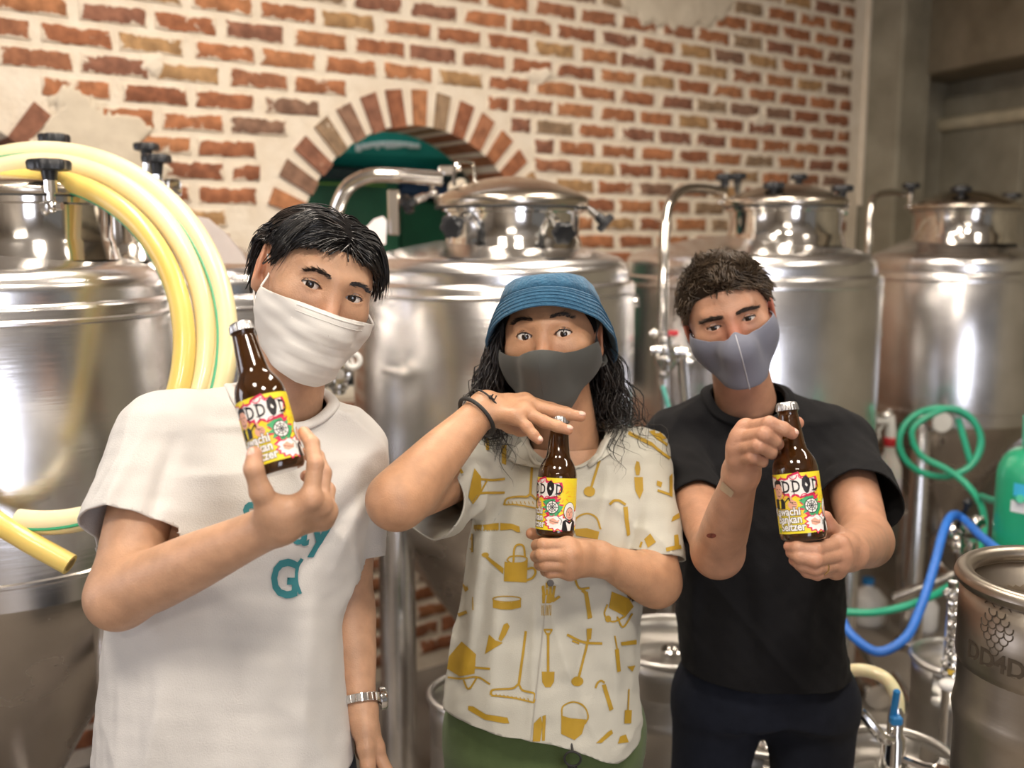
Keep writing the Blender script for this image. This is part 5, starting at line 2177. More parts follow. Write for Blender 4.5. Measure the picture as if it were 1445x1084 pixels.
def bottle(base, top, label, turn):
    """turn: which mm of the label faces the photographer"""
    base, top = np.asarray(base, float), np.asarray(top, float)
    ax = norm(top - base)
    t = empty('bottle', base, label, 'bottle', 'bottles held by the three people')
    obj('glass', lathe(BPROF, base, ax, 48), M_GLASS, t, sharp=None)
    # crown cap with fluted skirt
    u, w, _ = frame(ax)
    n = 84
    v, f = [], []
    rows = [(.0150, .1760, 1), (.0147, .1790, .8), (.0143, .1835, .35), (.0132, .1862, 0), (.0115, .1872, 0), (.0, .1875, 0)]
    for r, h, a in rows:
        for k in range(n):
            g = 2 * math.pi * k / n
            rr = r + .0007 * a * math.cos(21 * g)
            v.append(base + ax * h + rr * (math.cos(g) * u + math.sin(g) * w))
    for i in range(len(rows) - 1):
        for k in range(n):
            f.append((i * n + k, i * n + (k + 1) % n, (i + 1) * n + (k + 1) % n, (i + 1) * n + k))
    obj('crown_cap', (np.array(v), f), M_CAP, t, sharp=None)
    see = V3(0, 0, CAMZ) - base
    lab = None
    by = {}
    for ink, layer, v2, f2 in ART:
        if len(v2) == 0:
            continue
        q = (v2 * [1, 1]) / 1000.0
        p = wrap_flat(q - [turn / 1000.0, 0], base + ax * .0125, ax, BR + .00025 + layer * .00007, 0.0, see)
        by.setdefault((0 if ink == 'yellow' and layer == 0 else 1, ink), []).append((p, f2))
    for (k, ink), g in sorted(by.items()):
        if k == 0:
            lab = obj('label', g, INKM[ink], t, sharp=None)
        else:
            obj('print_' + ink, g, INKM[ink], lab, smooth=False)
    return t


bottle(P(397, 668, 1.165), P(343, 471, 1.185), 'tilted amber bottle of seltzer held up by the person in white T-shirt', -2)
bottle(P(783, 758, 1.525), P(790, 589, 1.535), 'upright amber bottle of seltzer against the garden-tool shirt', 18)
bottle(P(1135, 764, 1.325), P(1111, 579, 1.345), 'amber bottle of seltzer held in front of the black T-shirt', -4)

# ================================================================== person in the white T-shirt
M_SKIN1 = skin_material('skin_fair', (.56, .325, .20), (.60, .25, .155))
M_WHITE = cloth('white_cotton', (.63, .615, .59), bump=.2, bscale=500)
M_TEALP = pm('teal_print', (.03, .20, .23), .7, var=.1)
M_DENIM = cloth('dark_denim', (.012, .016, .028), second=(.028, .034, .05), vscale=80)
M_SHOE = pm('shoe_black', (.02, .02, .02), .5)
W1 = P(325, 950, 1.45)
per1 = empty('person', (W1[0], W1[1], 0), 'person in white T-shirt and white pleated mask raising a tilted bottle', 'person', 'people with bottles')
R1 = roty(math.radians(22)) @ rotz(math.radians(29)) @ rotx(math.radians(0))
NB1 = P(398, 575, 1.49)
h1 = Head(P(447, 395, 1.45), R1, {'skull': (.014, .0745), 'neck_world': NB1, 'eye': (.0054, .0040, .0150), 'slant': .05, 'gaze': (0, 0, CAMZ - .12), 'flat': .002, 'scale': 1.02})
hv1, hq1 = h1.mesh()
sR, eR, wR = P(228, 612, 1.40), P(168, 842, 1.285), P(393, 738, 1.175)
fA = {'index': pts([(438, 703, 1.160), (445, 655, 1.165), (440, 626, 1.180), (429, 611, 1.195)]), 'middle': pts([(451, 712, 1.180), (456, 668, 1.200), (447, 645, 1.220), (432, 640, 1.225)]),
      'ring': pts([(459, 722, 1.200), (462, 692, 1.225), (450, 674, 1.240), (432, 672, 1.240)]), 'pinky': pts([(456, 733, 1.215), (457, 712, 1.240), (446, 702, 1.245), (432, 700, 1.240)])}
tA = pts([(384, 722, 1.158), (368, 694, 1.140), (358, 662, 1.132), (359, 641, 1.137)])
handA = hand_field(wR, fA, tA)
fn_aR = arm_mesh(sR, eR, wR, handA, (.045, .0385, .0390, .0255))
aR1 = mesh_field(fn_aR, [sR, eR, wR] + [p for k in fA.values() for p in k] + tA, .065, .0021)
sL, eL, wL = P(490, 652, 1.59), P(491, 860, 1.57), P(508, 1000, 1.50)
fB = {'index': pts([(530, 1055, 1.480), (545, 1088, 1.475), (540, 1108, 1.478), (528, 1120, 1.485)]), 'middle': pts([(526, 1060, 1.498), (542, 1096, 1.495), (537, 1116, 1.5), (524, 1126, 1.505)]),
      'ring': pts([(521, 1062, 1.515), (536, 1096, 1.515), (531, 1114, 1.52), (520, 1124, 1.525)]), 'pinky': pts([(514, 1060, 1.53), (526, 1090, 1.53), (522, 1105, 1.535), (512, 1112, 1.54)])}
tB = pts([(514, 1027, 1.478), (516, 1055, 1.462), (519, 1078, 1.460), (522, 1096, 1.463)])
fn_aL = arm_mesh(sL, eL, wL, hand_field(wL, fB, tB), (.044, .037, .038, .025))
aL1 = mesh_field(fn_aL, [sL, eL, wL] + [p for k in fB.values() for p in k] + tB, .06, .0024)
Y1 = math.radians(27)


def ring_px(px, py, d, rx, ry):
    q = P(px, py, d)
    return (q[0], q[1], q[2], rx, ry)


rings1 = [ring_px(362, 590, 1.49, .150, .085), ring_px(352, 640, 1.475, .185, .118), ring_px(345, 720, 1.47, .190, .138), ring_px(332, 820, 1.465, .178, .140), ring_px(324, 900, 1.46, .168, .140), ring_px(320, 1000, 1.46, .176, .146), ring_px(318, 1100, 1.46, .188, .152), ring_px(318, 1160, 1.46, .190, .154)]
sgn = R1 @ V3(1, 0, 0)
hem1 = P(318, 1090, 1.45)[2]
u1 = norm(rotz(Y1) @ V3(1, 0, .06)); w1_ = norm(rotz(Y1) @ V3(0, 1, .42))
o1 = dict(rings=rings1, yaw=Y1, neck=NB1, trap=V3(-.005, 0, -.012), shoulders=[P(242, 612, 1.42), P(490, 640, 1.55)], sleeves=[(P(232, 625, 1.405), P(188, 752, 1.335), .066, .072), (P(488, 660, 1.585), P(490, 786, 1.580), .058, .062)],
          hem=lambda v: hem1 + .012 * fnoise(v, 14, 2, 1), neckhole=(NB1 + V3(.004, -.008, .008), u1, w1_, .073, .070), ridges=[((505, 660), (415, 770), 1.36, .016, 0.0096), ((495, 720), (400, 830), 1.36, .013, -0.0080), ((430, 880), (425, 1084), 1.34, .014, 0.0080), ((465, 860), (478, 1060), 1.38, .012, -0.0080), ((250, 930), (225, 1084), 1.36, .016, 0.0096), ((330, 900), (315, 1084), 1.33, .016, -0.0064), ((215, 590), (170, 730), 1.36, .012, 0.0080), ((250, 620), (235, 740), 1.36, .010, -0.0080), ((520, 690), (490, 770), 1.53, .010, 0.0064)], amp=.0036, seed=11)
tee1, tg1, tf1 = make_tee(o1, per1, 't_shirt', M_WHITE, .005)
neck_rib(o1, tf1, tee1, M_WHITE, .010)
body1 = union([loft([tuple(np.array(r) - [0, 0, 0, .022, .022]) for r in rings1], Y1), rcone(NB1, NB1 - V3(0, 0, .1), .055, .07), rcone(P(242, 616, 1.42), P(480, 645, 1.55), .04, .04)], .04)
tv1 = iso_mesh(body1, V3(*rings1[-1][:3]) - [.25, .25, .02], V3(*rings1[0][:3]) + [.28, .25, .06], .010, 1)
tv1 = clip(tv1[0], tv1[1], np.minimum(np.minimum(NB1[2] - .035 - tv1[0][:, 2], tv1[0][:, 2] - hem1 - .03), -tf1(tv1[0]) - .004))
nails1 = [nail(tA[3], tA[2], tA[1], .0090, V3(-.4, -1, .1)), nail(fA['index'][3], fA['index'][2], fA['index'][1], .0078)]
ear_l = [h1.toW((sx * .082, .014, -.006)) for sx in (-1, 1)]


def stub1(v):
    l = h1.toL(v)
    a = np.exp(-(((np.abs(l[:, 0]) - .070) / .02) ** 2 + ((l[:, 1] + .012) / .020) ** 2 + ((l[:, 2] + .045) / .035) ** 2))
    return .55 * a


pb1 = body_object(per1, [(h1.toW(hv1), hq1), aR1, aL1, tv1], [M_SKIN1, M_NAIL], finger_blush(fA, tA) + finger_blush(fB, tB) + [(e, .035, .6) for e in ear_l] + [(h1.toW((0, -.1, -.035)), .03, .4)], stub1, nails1)
make_eyes(h1, pb1)
make_brows(h1, pb1, M_BROW, .0185, (.000, .000), .0028, 150, 5, .013, .046, .0035)
# hair: parted, swept to both sides, wet look
ZL1 = [.058, .058, .057, .047, .026, .006, -.012, -.018, .020, .010, -.045, -.060]
cap1 = scalp_cap(h1, hv1, hq1, ZL1, .011)
val = hairline(hv1, ZL1)
ok = (val > .002) & ~((np.abs(hv1[:, 0]) > .073) & (hv1[:, 1] > -.022) & (hv1[:, 1] < .04) & (hv1[:, 2] < .028))
idx = np.nonzero(ok)[0]
st = hv1[RNG.choice(idx, 2300, replace=False)]


def flow1(p, t):
    xp = .004
    s = np.tanh((p[:, 0] - xp) / .012)
    front = np.clip((-p[:, 1] - .01) / .07, 0, 1)
    up = np.clip((p[:, 2] - .045) / .06, 0, 1)
    return np.stack([s * (.15 + 1.1 * up), .45 - .55 * front * up, -.15 - 1.0 * (1 - up)], 1)


def kill1(p):
    q = np.abs(p[:, 0])
    low = hairline(p, ZL1) < -.012
    ear = (q > .066) & (p[:, 1] > -.030) & (p[:, 1] < .036) & (p[:, 2] < .026)
    return low | ear


top_n = 1500
tst = np.stack([.004 + RNG.normal(0, .012, top_n), RNG.uniform(-.078, .085, top_n), np.full(top_n, .098)], 1)
for _ in range(14):
    tst -= grad(h1.f, tst, .002) * (h1.f(tst) - .006)[:, None]
tst = tst[hairline(tst, ZL1) > .003]
st = np.concatenate([st, tst])
sv, sq = strands(st, flow1, h1.f, .080, 10, .0150, .0014, 3, .07, 4, hug=.5, kill=kill1)
# longer fringe locks falling from the parting beside the forehead
fr_n = 700
fx = RNG.choice([-1, 1], fr_n)
fst = np.stack([.004 + fx * RNG.uniform(.001, .045, fr_n), -.068 + RNG.uniform(0, .05, fr_n), np.full(fr_n, .096)], 1)
for _ in range(14):
    fst -= grad(h1.f, fst, .002) * (h1.f(fst) - .004)[:, None]
fst = fst[hairline(fst, ZL1) > .004]


def flow1b(p, t):
    s = np.sign(p[:, 0] - .004)
    out = np.clip((np.abs(p[:, 0]) - .040) / .025, 0, 1)
    return np.stack([s * (1.0 - .95 * out), -.12 * (1 - t) * (1 - out) + .12 * out, .55 * (1 - 2.0 * t) * (1 - out) - 1.2 * out], 1)


fv, fq = strands(fst, flow1b, h1.f, .100, 12, .0200, .0013, 3, .05, 8, hug=.45, kill=lambda p: (np.abs(p[:, 0]) > .066) & (p[:, 1] > -.035) & (p[:, 2] < .024) & (p[:, 0] < 0))
hair_object(h1, per1, cap1, [(h1.toW(sv), sq), (h1.toW(fv), fq)], M_HAIRB, M_SCALPB, 'glossy black hair parted near the middle')
# pleated mask
M_MASKW = cloth('mask_white', (.72, .70, .66), bump=.1, bscale=900, rough=.7)
(mv, mf), mfn1 = mask_mesh(h1, None, lambda x, y: -.021 + .0 * x + .10 * np.minimum(0, y + .085) * 0 - .10 * np.maximum(0, np.abs(x) - .02), lambda x, y: -.128 + .24 * np.maximum(0, np.abs(x) - .015) + 0 * y, lambda x, z: -.040 - .10 * (z + .05), .0055, .0026, None, .045, -.110, .0020, 21, .0005)
mask1 = obj('face_mask', (h1.toW(mv), mf), M_MASKW, per1, sharp=None)
solidify(mask1, .0015, 1)
mask1['label'] = 'white pleated face mask with elastic ear loops'
M_LOOP = pm('elastic', (.75, .73, .70), .7)


def on_mask(mfn, x, y, z, hd, off=.001):
    p = np.array([[x, y, z]])
    for _ in range(8):
        p -= grad(mfn, p, .002) * (mfn(p) - off)[:, None]
    return hd.toW(p[0])


def edge_tube(o, path_local, mfn, hd, r, mat, name, off=.001):
    p = np.array(path_local, float)
    p = smooth_path(p, 40)
    p[:, 1] = -.13
    for _ in range(40):
        p[:, 1] += np.clip((mfn(p) - off) * .8, -.004, .006)
    return obj(name, tube(hd.toW(p), r, 6), mat, o)


for dz, rr, nm in ((-.0035, .0013, 'nose_wire_hem'), (-.011, .0006, 'seam')):
    edge_tube(mask1, [(x, -.05, -.021 - .10 * max(0, abs(x) - .02) + dz) for x in np.linspace(-.050, .050, 13)], mfn1, h1, rr, M_MASKW, nm, .0016)
for sx in (-1, 1):
    a = on_mask(mfn1, sx * .058, -.043, -.030, h1); b = on_mask(mfn1, sx * .054, -.040, -.085, h1)
    et = h1.toW((sx * .079, .000, .012)); eb = h1.toW((sx * .080, .010, -.036)); ebk = h1.toW((sx * .086, .030, .016))
    obj('ear_loop', tube(smooth_path([a, h1.toW((sx * .073, -.016, -.008)), et], 12), .0015, 6), M_LOOP, mask1)
    obj('ear_loop', tube(smooth_path([b, h1.toW((sx * .073, -.014, -.066)), eb], 12), .0015, 6), M_LOOP, mask1)
# shirt print
BVHS = {}


def bvh_of(geo):
    v, f = geo
    if id(v) not in BVHS:
        BVHS[id(v)] = BVHTree.FromPolygons(v.tolist(), tris(f).tolist())
    return BVHS[id(v)]


def lay_on(bvh, v2, off=.0012, limit=None):
    """pixel-space outline points laid on the garment along the sight line"""
    o = Vector((0, 0, CAMZ))
    out, ok = [], []
    for x, y in v2:
        d = Vector(P(x, y, 1.0)) - o
        loc, nor, _, dist = bvh.ray_cast(o, d.normalized())
        if loc is None:
            out.append(V3(0, 0, 0)); ok.append(False)
        else:
            if nor.dot(d) > 0:
                nor = -nor
            out.append(np.array(loc + nor * off)); ok.append(nor.normalized().dot(-d.normalized()) > .12)
    return np.array(out), np.array(ok)


def decal(name, shapes, geo, mat, parent, off=.0012, jump=.03):
    b = bvh_of(geo)
    g = []
    for v2, f2 in shapes:
        if len(v2) == 0:
            continue
        p, ok = lay_on(b, v2, off)
        ff = []
        for q in f2:
            q = list(q)
            if ok[q].all():
                pp = p[q]
                if (pp.max(0) - pp.min(0)).max() < jump:
                    ff.append(tuple(q))
        if ff:
            g.append((p, ff))
    return obj(name, g, mat, parent, sharp=None) if g else None


def px_text(s, x, y, size, bold, sq=1.0, step=5.0, rot=0.0):
    v, f = text_polys(s, size, bold)
    c, sn = math.cos(rot), math.sin(rot)
    v = np.stack([v[:, 0] * sq, -v[:, 1]], 1)
    v = np.stack([v[:, 0] * c - v[:, 1] * sn, v[:, 0] * sn + v[:, 1] * c], 1) + [x, y]
    return dice_vf(v, f, step)


shp = [px_text('S', 337, 752, 64, 1.8, .85, rot=.15), px_text('a', 411, 765, 66, 1.8, .80, rot=.15), px_text('y', 436, 769, 66, 1.8, .85, rot=.15), px_text('G', 379, 841, 76, 1.8, .75, rot=.05), stroke2([(457, 655), (458, 690)], 6), stroke2([(425, 788), (418.5, 800), (418, 822), (423, 838)], 5)]
for q_ in shp:
    decal('printed_letter', [q_], tg1, M_TEALP, tee1, .0022)
# trousers, shoes
f1 = [(W1[0] - .09, W1[1] + .06), (W1[0] + .11, W1[1] + .10)]
legs_mesh(per1, V3(W1[0], W1[1] + .01, 0), .085, .93, Y1, f1, M_DENIM, 'jeans', .160, .120)
for f_ in f1:
    shoe(per1, f_, Y1, M_SHOE)
# steel watch on the hanging wrist
ax = norm(wL - eL); wc = wL - ax * .010
u, w, _ = frame(ax)
rw = .0315
wt = obj('wrist_watch', lathe([(rw, -.006), (rw + .002, -.006), (rw + .002, .006), (rw, .006)], wc, ax, 40), M_CHROME, per1, sharp=40)
for k in range(26):
    a = 2 * math.pi * k / 26
    dv = math.cos(a) * u + math.sin(a) * w
    obj('bracelet_link', box(wc + dv * (rw + .0018), (.0066, .0032, .0125), axes_R(np.cross(dv, ax), dv, ax), bev=.0008), M_CHROME, wt, smooth=False)
cd = norm(V3(.75, .25, 0) - ax * (V3(.75, .25, 0) @ ax))
obj('watch_case', lathe([(0, .010), (.015, .010), (.017, .007), (.017, 0), (0, 0)], wc + cd * (rw), cd, 28), M_CHROME, wt, sharp=40)
obj('watch_dial', lathe([(0, .0104), (.0135, .0104)], wc + cd * rw, cd, 28), pm('watch_dial', (.04, .05, .07), .2), wt)

# ================================================================== person in the garden-tool shirt
M_SKIN2 = skin_material('skin_tan', (.53, .29, .165), (.58, .23, .135))
M_SHIRT = cloth('ivory_viscose', (.52, .51, .44), bump=.12, bscale=600, rough=.7)
M_MUSTARD = pm('mustard_print', (.42, .26, .018), .7, var=.12, vscale=30)
M_OLIVE = cloth('olive_cotton', (.075, .115, .035), second=(.10, .15, .05), vscale=30)
M_BUTTON = pm('grey_button', (.12, .11, .10), .3)
W2 = P(765, 950, 1.71)
per2 = empty('person', (W2[0], W2[1], 0), 'person in blue bucket hat and garden-tool shirt with one hand above the bottle', 'person', 'people with bottles')
R2 = roty(math.radians(-6)) @ rotz(math.radians(-11)) @ rotx(math.radians(-7))
NB2 = P(797, 622, 1.74)
h2 = Head(P(778, 474, 1.675), R2, {'skull': (.015, .075), 'neck_world': NB2, 'eye': (.0072, .0052, .0150), 'slant': .04, 'flat': .002, 'scale': 1.0, 'neck_r': .060})
hv2, hq2 = h2.mesh()
sR, eR, wR = P(672, 655, 1.72), P(560, 706, 1.405), P(684, 576, 1.535)
fC = {'index': pts([(740, 566, 1.560), (776, 576, 1.562), (798, 582, 1.562), (812, 587, 1.562)]), 'middle': pts([(745, 572, 1.540), (781, 581, 1.532), (803, 585, 1.530), (820, 588, 1.530)]),
      'ring': pts([(740, 581, 1.520), (767, 595, 1.505), (787, 602, 1.500), (802, 607, 1.500)]), 'pinky': pts([(728, 588, 1.503), (744, 603, 1.490), (753, 614, 1.485), (760, 621, 1.484)])}
tC = pts([(704, 586, 1.556), (720, 600, 1.566), (734, 606, 1.568), (746, 608, 1.568)])
fn2R = arm_mesh(sR, eR, wR, hand_field(wR, fC, tC), (.045, .0385, .0395, .0258))
aR2 = mesh_field(fn2R, [sR, eR, wR] + [p for k in fC.values() for p in k] + tC, .068, .0021)
sL, eL, wL = P(912, 655, 1.735), P(926, 822, 1.615), P(848, 789, 1.535)
fD = {'index': pts([(801, 770, 1.487), (766, 769, 1.478), (758, 770, 1.505), (768, 772, 1.522)]), 'middle': pts([(804, 783, 1.480), (765, 783, 1.474), (757, 785, 1.502), (769, 786, 1.520)]),
      'ring': pts([(804, 796, 1.484), (769, 797, 1.478), (762, 797, 1.504), (774, 797, 1.518)]), 'pinky': pts([(804, 807, 1.492), (776, 808, 1.488), (770, 806, 1.508), (780, 806, 1.518)])}
tD = pts([(826, 778, 1.545), (802, 768, 1.556), (772, 759, 1.556), (750, 753, 1.550)])
fn2L = arm_mesh(sL, eL, wL, hand_field(wL, fD, tD), (.042, .0365, .0370, .0250))
aL2 = mesh_field(fn2L, [sL, eL, wL] + [p for k in fD.values() for p in k] + tD, .065, .0021)
Y2 = math.radians(-4)
rings2 = [ring_px(800, 640, 1.75, .125, .080), ring_px(796, 680, 1.735, .150, .108), ring_px(788, 760, 1.72, .158, .128), ring_px(776, 850, 1.715, .160, .130), ring_px(768, 930, 1.71, .164, .132), ring_px(763, 1000, 1.71, .168, .136), ring_px(761, 1080, 1.71, .172, .140), ring_px(761, 1120, 1.71, .172, .140)]
z_l, z_m, z_r = P(626, 985, 1.70)[2], P(755, 1042, 1.575)[2], P(897, 1046, 1.66)[2]
x_l, x_r = P(626, 985, 1.70)[0], P(897, 1050, 1.70)[0]
u2 = norm(rotz(Y2) @ V3(1, 0, 0)); w2_ = norm(rotz(Y2) @ V3(0, 1, .55))
o2 = dict(rings=rings2, yaw=Y2, neck=NB2, trap=V3(0, 0, -.020), shoulders=[P(682, 652, 1.73), P(900, 648, 1.75)], sleeves=[(P(680, 660, 1.715), P(604, 702, 1.548), .064, .070), (P(900, 668, 1.725), P(922, 790, 1.645), .056, .056)],
          hem=lambda v: np.interp(v[:, 0], [x_l, x_l + .13, x_r - .04, x_r], [z_l, z_m, z_r, z_r + .008]) + .006 * fnoise(v, 30, 2, 1),
          neckhole=(NB2 + V3(0, -.012, .000), u2, w2_, .070, .078),
          ridges=[((690, 690), (655, 960), 1.62, .010, 0.0096), ((668, 700), (640, 900), 1.64, .009, -0.0096), ((757, 830), (748, 1040), 1.58, .008, 0.0048), ((860, 850), (875, 1030), 1.6, .014, 0.0080), ((830, 840), (815, 1030), 1.58, .014, -0.0064), ((700, 830), (690, 1000), 1.6, .014, 0.0064), ((870, 650), (840, 760), 1.62, .012, 0.0080), ((905, 700), (870, 800), 1.66, .010, -0.0064)], amp=.0040, seed=21, cuffwave=.010)
M_LINE = pm('seam_shadow', (.40, .38, .33), .8)
shirt, tg2, tf2 = make_tee(o2, per2, 'short_sleeved_shirt', M_SHIRT, .005)
body2 = union([loft([tuple(np.array(r) - [0, 0, 0, .022, .022]) for r in rings2], Y2), rcone(NB2, NB2 - V3(0, 0, .1), .058, .07), rcone(P(690, 660, 1.73), P(905, 656, 1.75), .04, .04)], .04)
tv2 = iso_mesh(body2, V3(*rings2[-1][:3]) - [.25, .25, .02], V3(*rings2[0][:3]) + [.28, .25, .06], .010, 1)
tv2 = clip(tv2[0], tv2[1], np.minimum(np.minimum(NB2[2] - .005 - tv2[0][:, 2], tv2[0][:, 2] - z_l - .03), -tf2(tv2[0]) - .004))
nails2 = [nail(fC[k][3], fC[k][2], fC[k][1], FR[k][3] * 1.05, V3(-.1, -.5, 1)) for k in ('middle', 'ring', 'pinky')]
ear_l = [h2.toW((sx * .082, .014, -.006)) for sx in (-1, 1)]
pb2 = body_object(per2, [(h2.toW(hv2), hq2), aR2, aL2, tv2], [M_SKIN2, M_NAIL], finger_blush(fC, tC) + finger_blush(fD, tD) + [(e, .035, .6) for e in ear_l] + [(h2.toW((0, -.1, -.035)), .03, .4)], None, nails2)
make_eyes(h2, pb2)
make_brows(h2, pb2, M_BROW, .0235, (.001, .003), .0030, 130, 15, .013, .048, .0045)
# collar: two lapels and a stand
def lapel(poly, off, name, th=.003):
    v, f = dice(flat_fill(poly), 6.0)
    b = bvh_of(tg2)
    p, ok = lay_on(b, v, off)
    p = np.where(ok[:, None], p, np.array([P(x, y, 1.66) for x, y in v]))
    l = obj(name, (p, f), M_SHIRT, shirt, sharp=None)
    solidify(l, th, 1)
    return l


lapel([(803, 668), (812, 640), (826, 622), (848, 628), (862, 642), (846, 652), (826, 656)], .006, 'collar_lapel')
lapel([(768, 664), (752, 640), (740, 626), (722, 634), (712, 650), (732, 658)], .006, 'collar_lapel')
nk = np.array([NB2 + V3(0, -.012, .0) + .073 * math.cos(a) * u2 + .080 * math.sin(a) * w2_ for a in np.linspace(math.radians(-60), math.radians(240), 40)])
for _ in range(6):
    nk -= grad(tf2, nk, .003) * np.clip(tf2(nk) - .002, -.01, .01)[:, None] * .8
obj('collar_stand', tube(nk, .011, 8, flat=.35), M_SHIRT, shirt, sharp=None)
decal('placket', [stroke2([(772, 830), (765, 900), (757, 970), (749, 1046)], 1.8, 8), stroke2([(786, 700), (778, 780)], 1.6, 8)], tg2, M_LINE, shirt, .0016)
b2 = bvh_of(tg2)
for x, y in ((776, 822), (838, 638)):
    q, _ = lay_on(b2, np.array([[x, y]]), .006)
    obj('button', lathe([(0, .002), (.0045, .002), (.0055, .001), (.0055, -.002), (0, -.002)], q[0], V3(0, -1, .15), 20), M_BUTTON if y > 700 else M_WHITEPL, shirt)

# the printed garden tools, drawn in the cloth's own pattern
def C7(l):
    return [(600 + x / 2.4425, 640 + y / 2.4425) for x, y in l]


SHP = []
MOTIFS = {}


def motif(n):
    global SHP
    SHP = MOTIFS.setdefault(n, [])


def fill7(l):
    SHP.append(dice(flat_fill(C7(l)), 6.0))


def line7(l, w):
    SHP.append(stroke2(C7(l), w / 2.4425, 4.0))


def disc7(cx, cy, rx, ry):
    fill7(ellipse2(cx, cy, rx, ry, 16))


# watering can
motif('watering_can')
fill7([(275, 372), (300, 380), (330, 380), (355, 368), (350, 445), (272, 440)])
line7([(283, 368), (295, 356), (330, 354), (352, 362), (340, 376), (300, 378), (283, 368)], 5)
line7([(305, 385), (308, 330), (322, 315), (340, 322), (345, 360)], 7)
fill7([(205, 357), (214, 352), (272, 396), (270, 416)]); disc7(208, 350, 13, 8)
line7([(352, 398), (372, 394), (382, 408), (372, 428), (350, 438)], 8)
# pruning knife
motif('pruning_knife')
fill7([(170, 246), (255, 240), (255, 264), (170, 262)]); fill7([(260, 240), (300, 243), (326, 253), (328, 272), (318, 272), (300, 262), (260, 266)])
for k in range(9):
    line7([(174 + 9 * k, 262), (178 + 9 * k, 267)], 3)
# rakes
motif('rakes')
line7([(372, -10), (367, 70), (362, 148)], 9)
line7([(270, 178), (280, 156), (320, 150), (350, 150), (362, 142), (375, 152), (392, 168)], 7)
line7([(270, 176), (320, 178), (385, 190)], 5)
for k in range(8):
    line7([(276 + 14 * k, 176), (272 + 14 * k, 166)], 3)
line7([(348, 612), (336, 700), (323, 798)], 9)
line7([(226, 832), (236, 814), (300, 810), (322, 796), (336, 816), (376, 828), (374, 858)], 7)
line7([(228, 834), (300, 842), (374, 858)], 6)
for k in range(10):
    line7([(234 + 14 * k, 836 + 2 * k), (229 + 14 * k, 826 + 2 * k)], 3)
# sieve
motif('sieve')
fill7([(235, 506), (260, 514), (300, 514), (331, 505), (331, 530), (300, 538), (262, 538), (235, 532)]); line7(ellipse2(283, 502, 48, 10, 18) + [(331, 502)], 4)
# trowels
motif('trowels')
fill7([(222, 624), (244, 645), (268, 652), (208, 692)]); fill7([(252, 640), (270, 590), (284, 584), (292, 596), (278, 625), (262, 648)])
fill7([(720, 82), (750, 82), (752, 128), (739, 158), (724, 130)]); fill7([(727, 76), (722, 50), (728, 27), (738, 30), (742, 55), (738, 76)])
fill7([(138, 288), (166, 276), (168, 340), (156, 343), (145, 320)]); fill7([(142, 230), (158, 228), (160, 272), (144, 278)])
# wheelbarrows
motif('wheelbarrows')
fill7([(84, 700), (128, 648), (176, 692), (172, 758), (120, 768), (78, 742)])
line7([(70, 770), (120, 776), (180, 770), (225, 795)], 6); line7([(172, 738), (225, 742)], 7); line7([(134, 780), (152, 812), (180, 772)], 6); line7([(75, 746), (72, 772)], 6)
fill7([(642, 476), (700, 500), (716, 528), (688, 562), (632, 532)]); line7([(628, 520), (618, 555), (645, 580), (688, 560)], 6); line7([(660, 562), (680, 598), (712, 552)], 6); disc7(630, 570, 10, 12)
fill7([(168, 52), (190, 80), (192, 124), (158, 168), (146, 150), (158, 92)]); line7([(190, 90), (230, 92), (272, 88)], 8); line7([(150, 140), (200, 136), (272, 135)], 8); line7([(210, 96), (185, 140), (160, 172)], 6)
# spade, glove
motif('spade')
line7([(424, 618), (424, 752)], 9); line7([(408, 607), (440, 607)], 6); line7([(410, 608), (424, 626), (438, 608)], 5)
fill7([(402, 752), (446, 752), (444, 786), (432, 806), (414, 806), (403, 788)])
fill7([(404, 486), (444, 484), (448, 506), (430, 516), (404, 516)])
for a, b in (((410, 490), (406, 455)), ((420, 488), (419, 445)), ((431, 488), (433, 446)), ((441, 490), (446, 456)), ((438, 510), (464, 492))):
    line7([a, b], 9)
for k in range(7):
    line7([(403 + 5 * k, 522), (402 + 5 * k, 558)], 2.2)
# sickles
motif('sickles')
line7([(516, 432), (532, 465), (566, 463)], 8); fill7([(546, 478), (560, 476), (576, 566), (560, 571)]); line7([(540, 470), (552, 480)], 12)
line7([(586, 808), (594, 790), (606, 783), (618, 790)], 7); fill7([(608, 798), (622, 794), (648, 880), (634, 887)])
line7([(634, 176), (648, 164), (668, 164), (690, 178)], 9); fill7([(682, 186), (697, 184), (706, 280), (694, 285)])
# wheel hoe
motif('wheel_hoe')
line7([(562, 640), (558, 660), (525, 782)], 9); fill7([(556, 604), (575, 602), (572, 640), (558, 640)]); line7([(488, 624), (545, 650), (610, 655)], 9); line7([(505, 645), (530, 655)], 7); disc7(524, 785, 21, 17)
# hoe at the breast
motif('hoe')
line7([(606, 8), (590, 60), (572, 118)], 9); disc7(566, 133, 20, 18)
# buckets
motif('buckets')
fill7([(468, 902), (500, 912), (556, 916), (540, 966), (514, 988), (468, 966)]); line7([(470, 905), (474, 872), (510, 856), (546, 870), (561, 905), (552, 932)], 5)
fill7([(512, 262), (556, 258), (600, 270), (594, 297), (520, 284)]); line7([(512, 262), (520, 225), (555, 208), (590, 222), (604, 262)], 6)
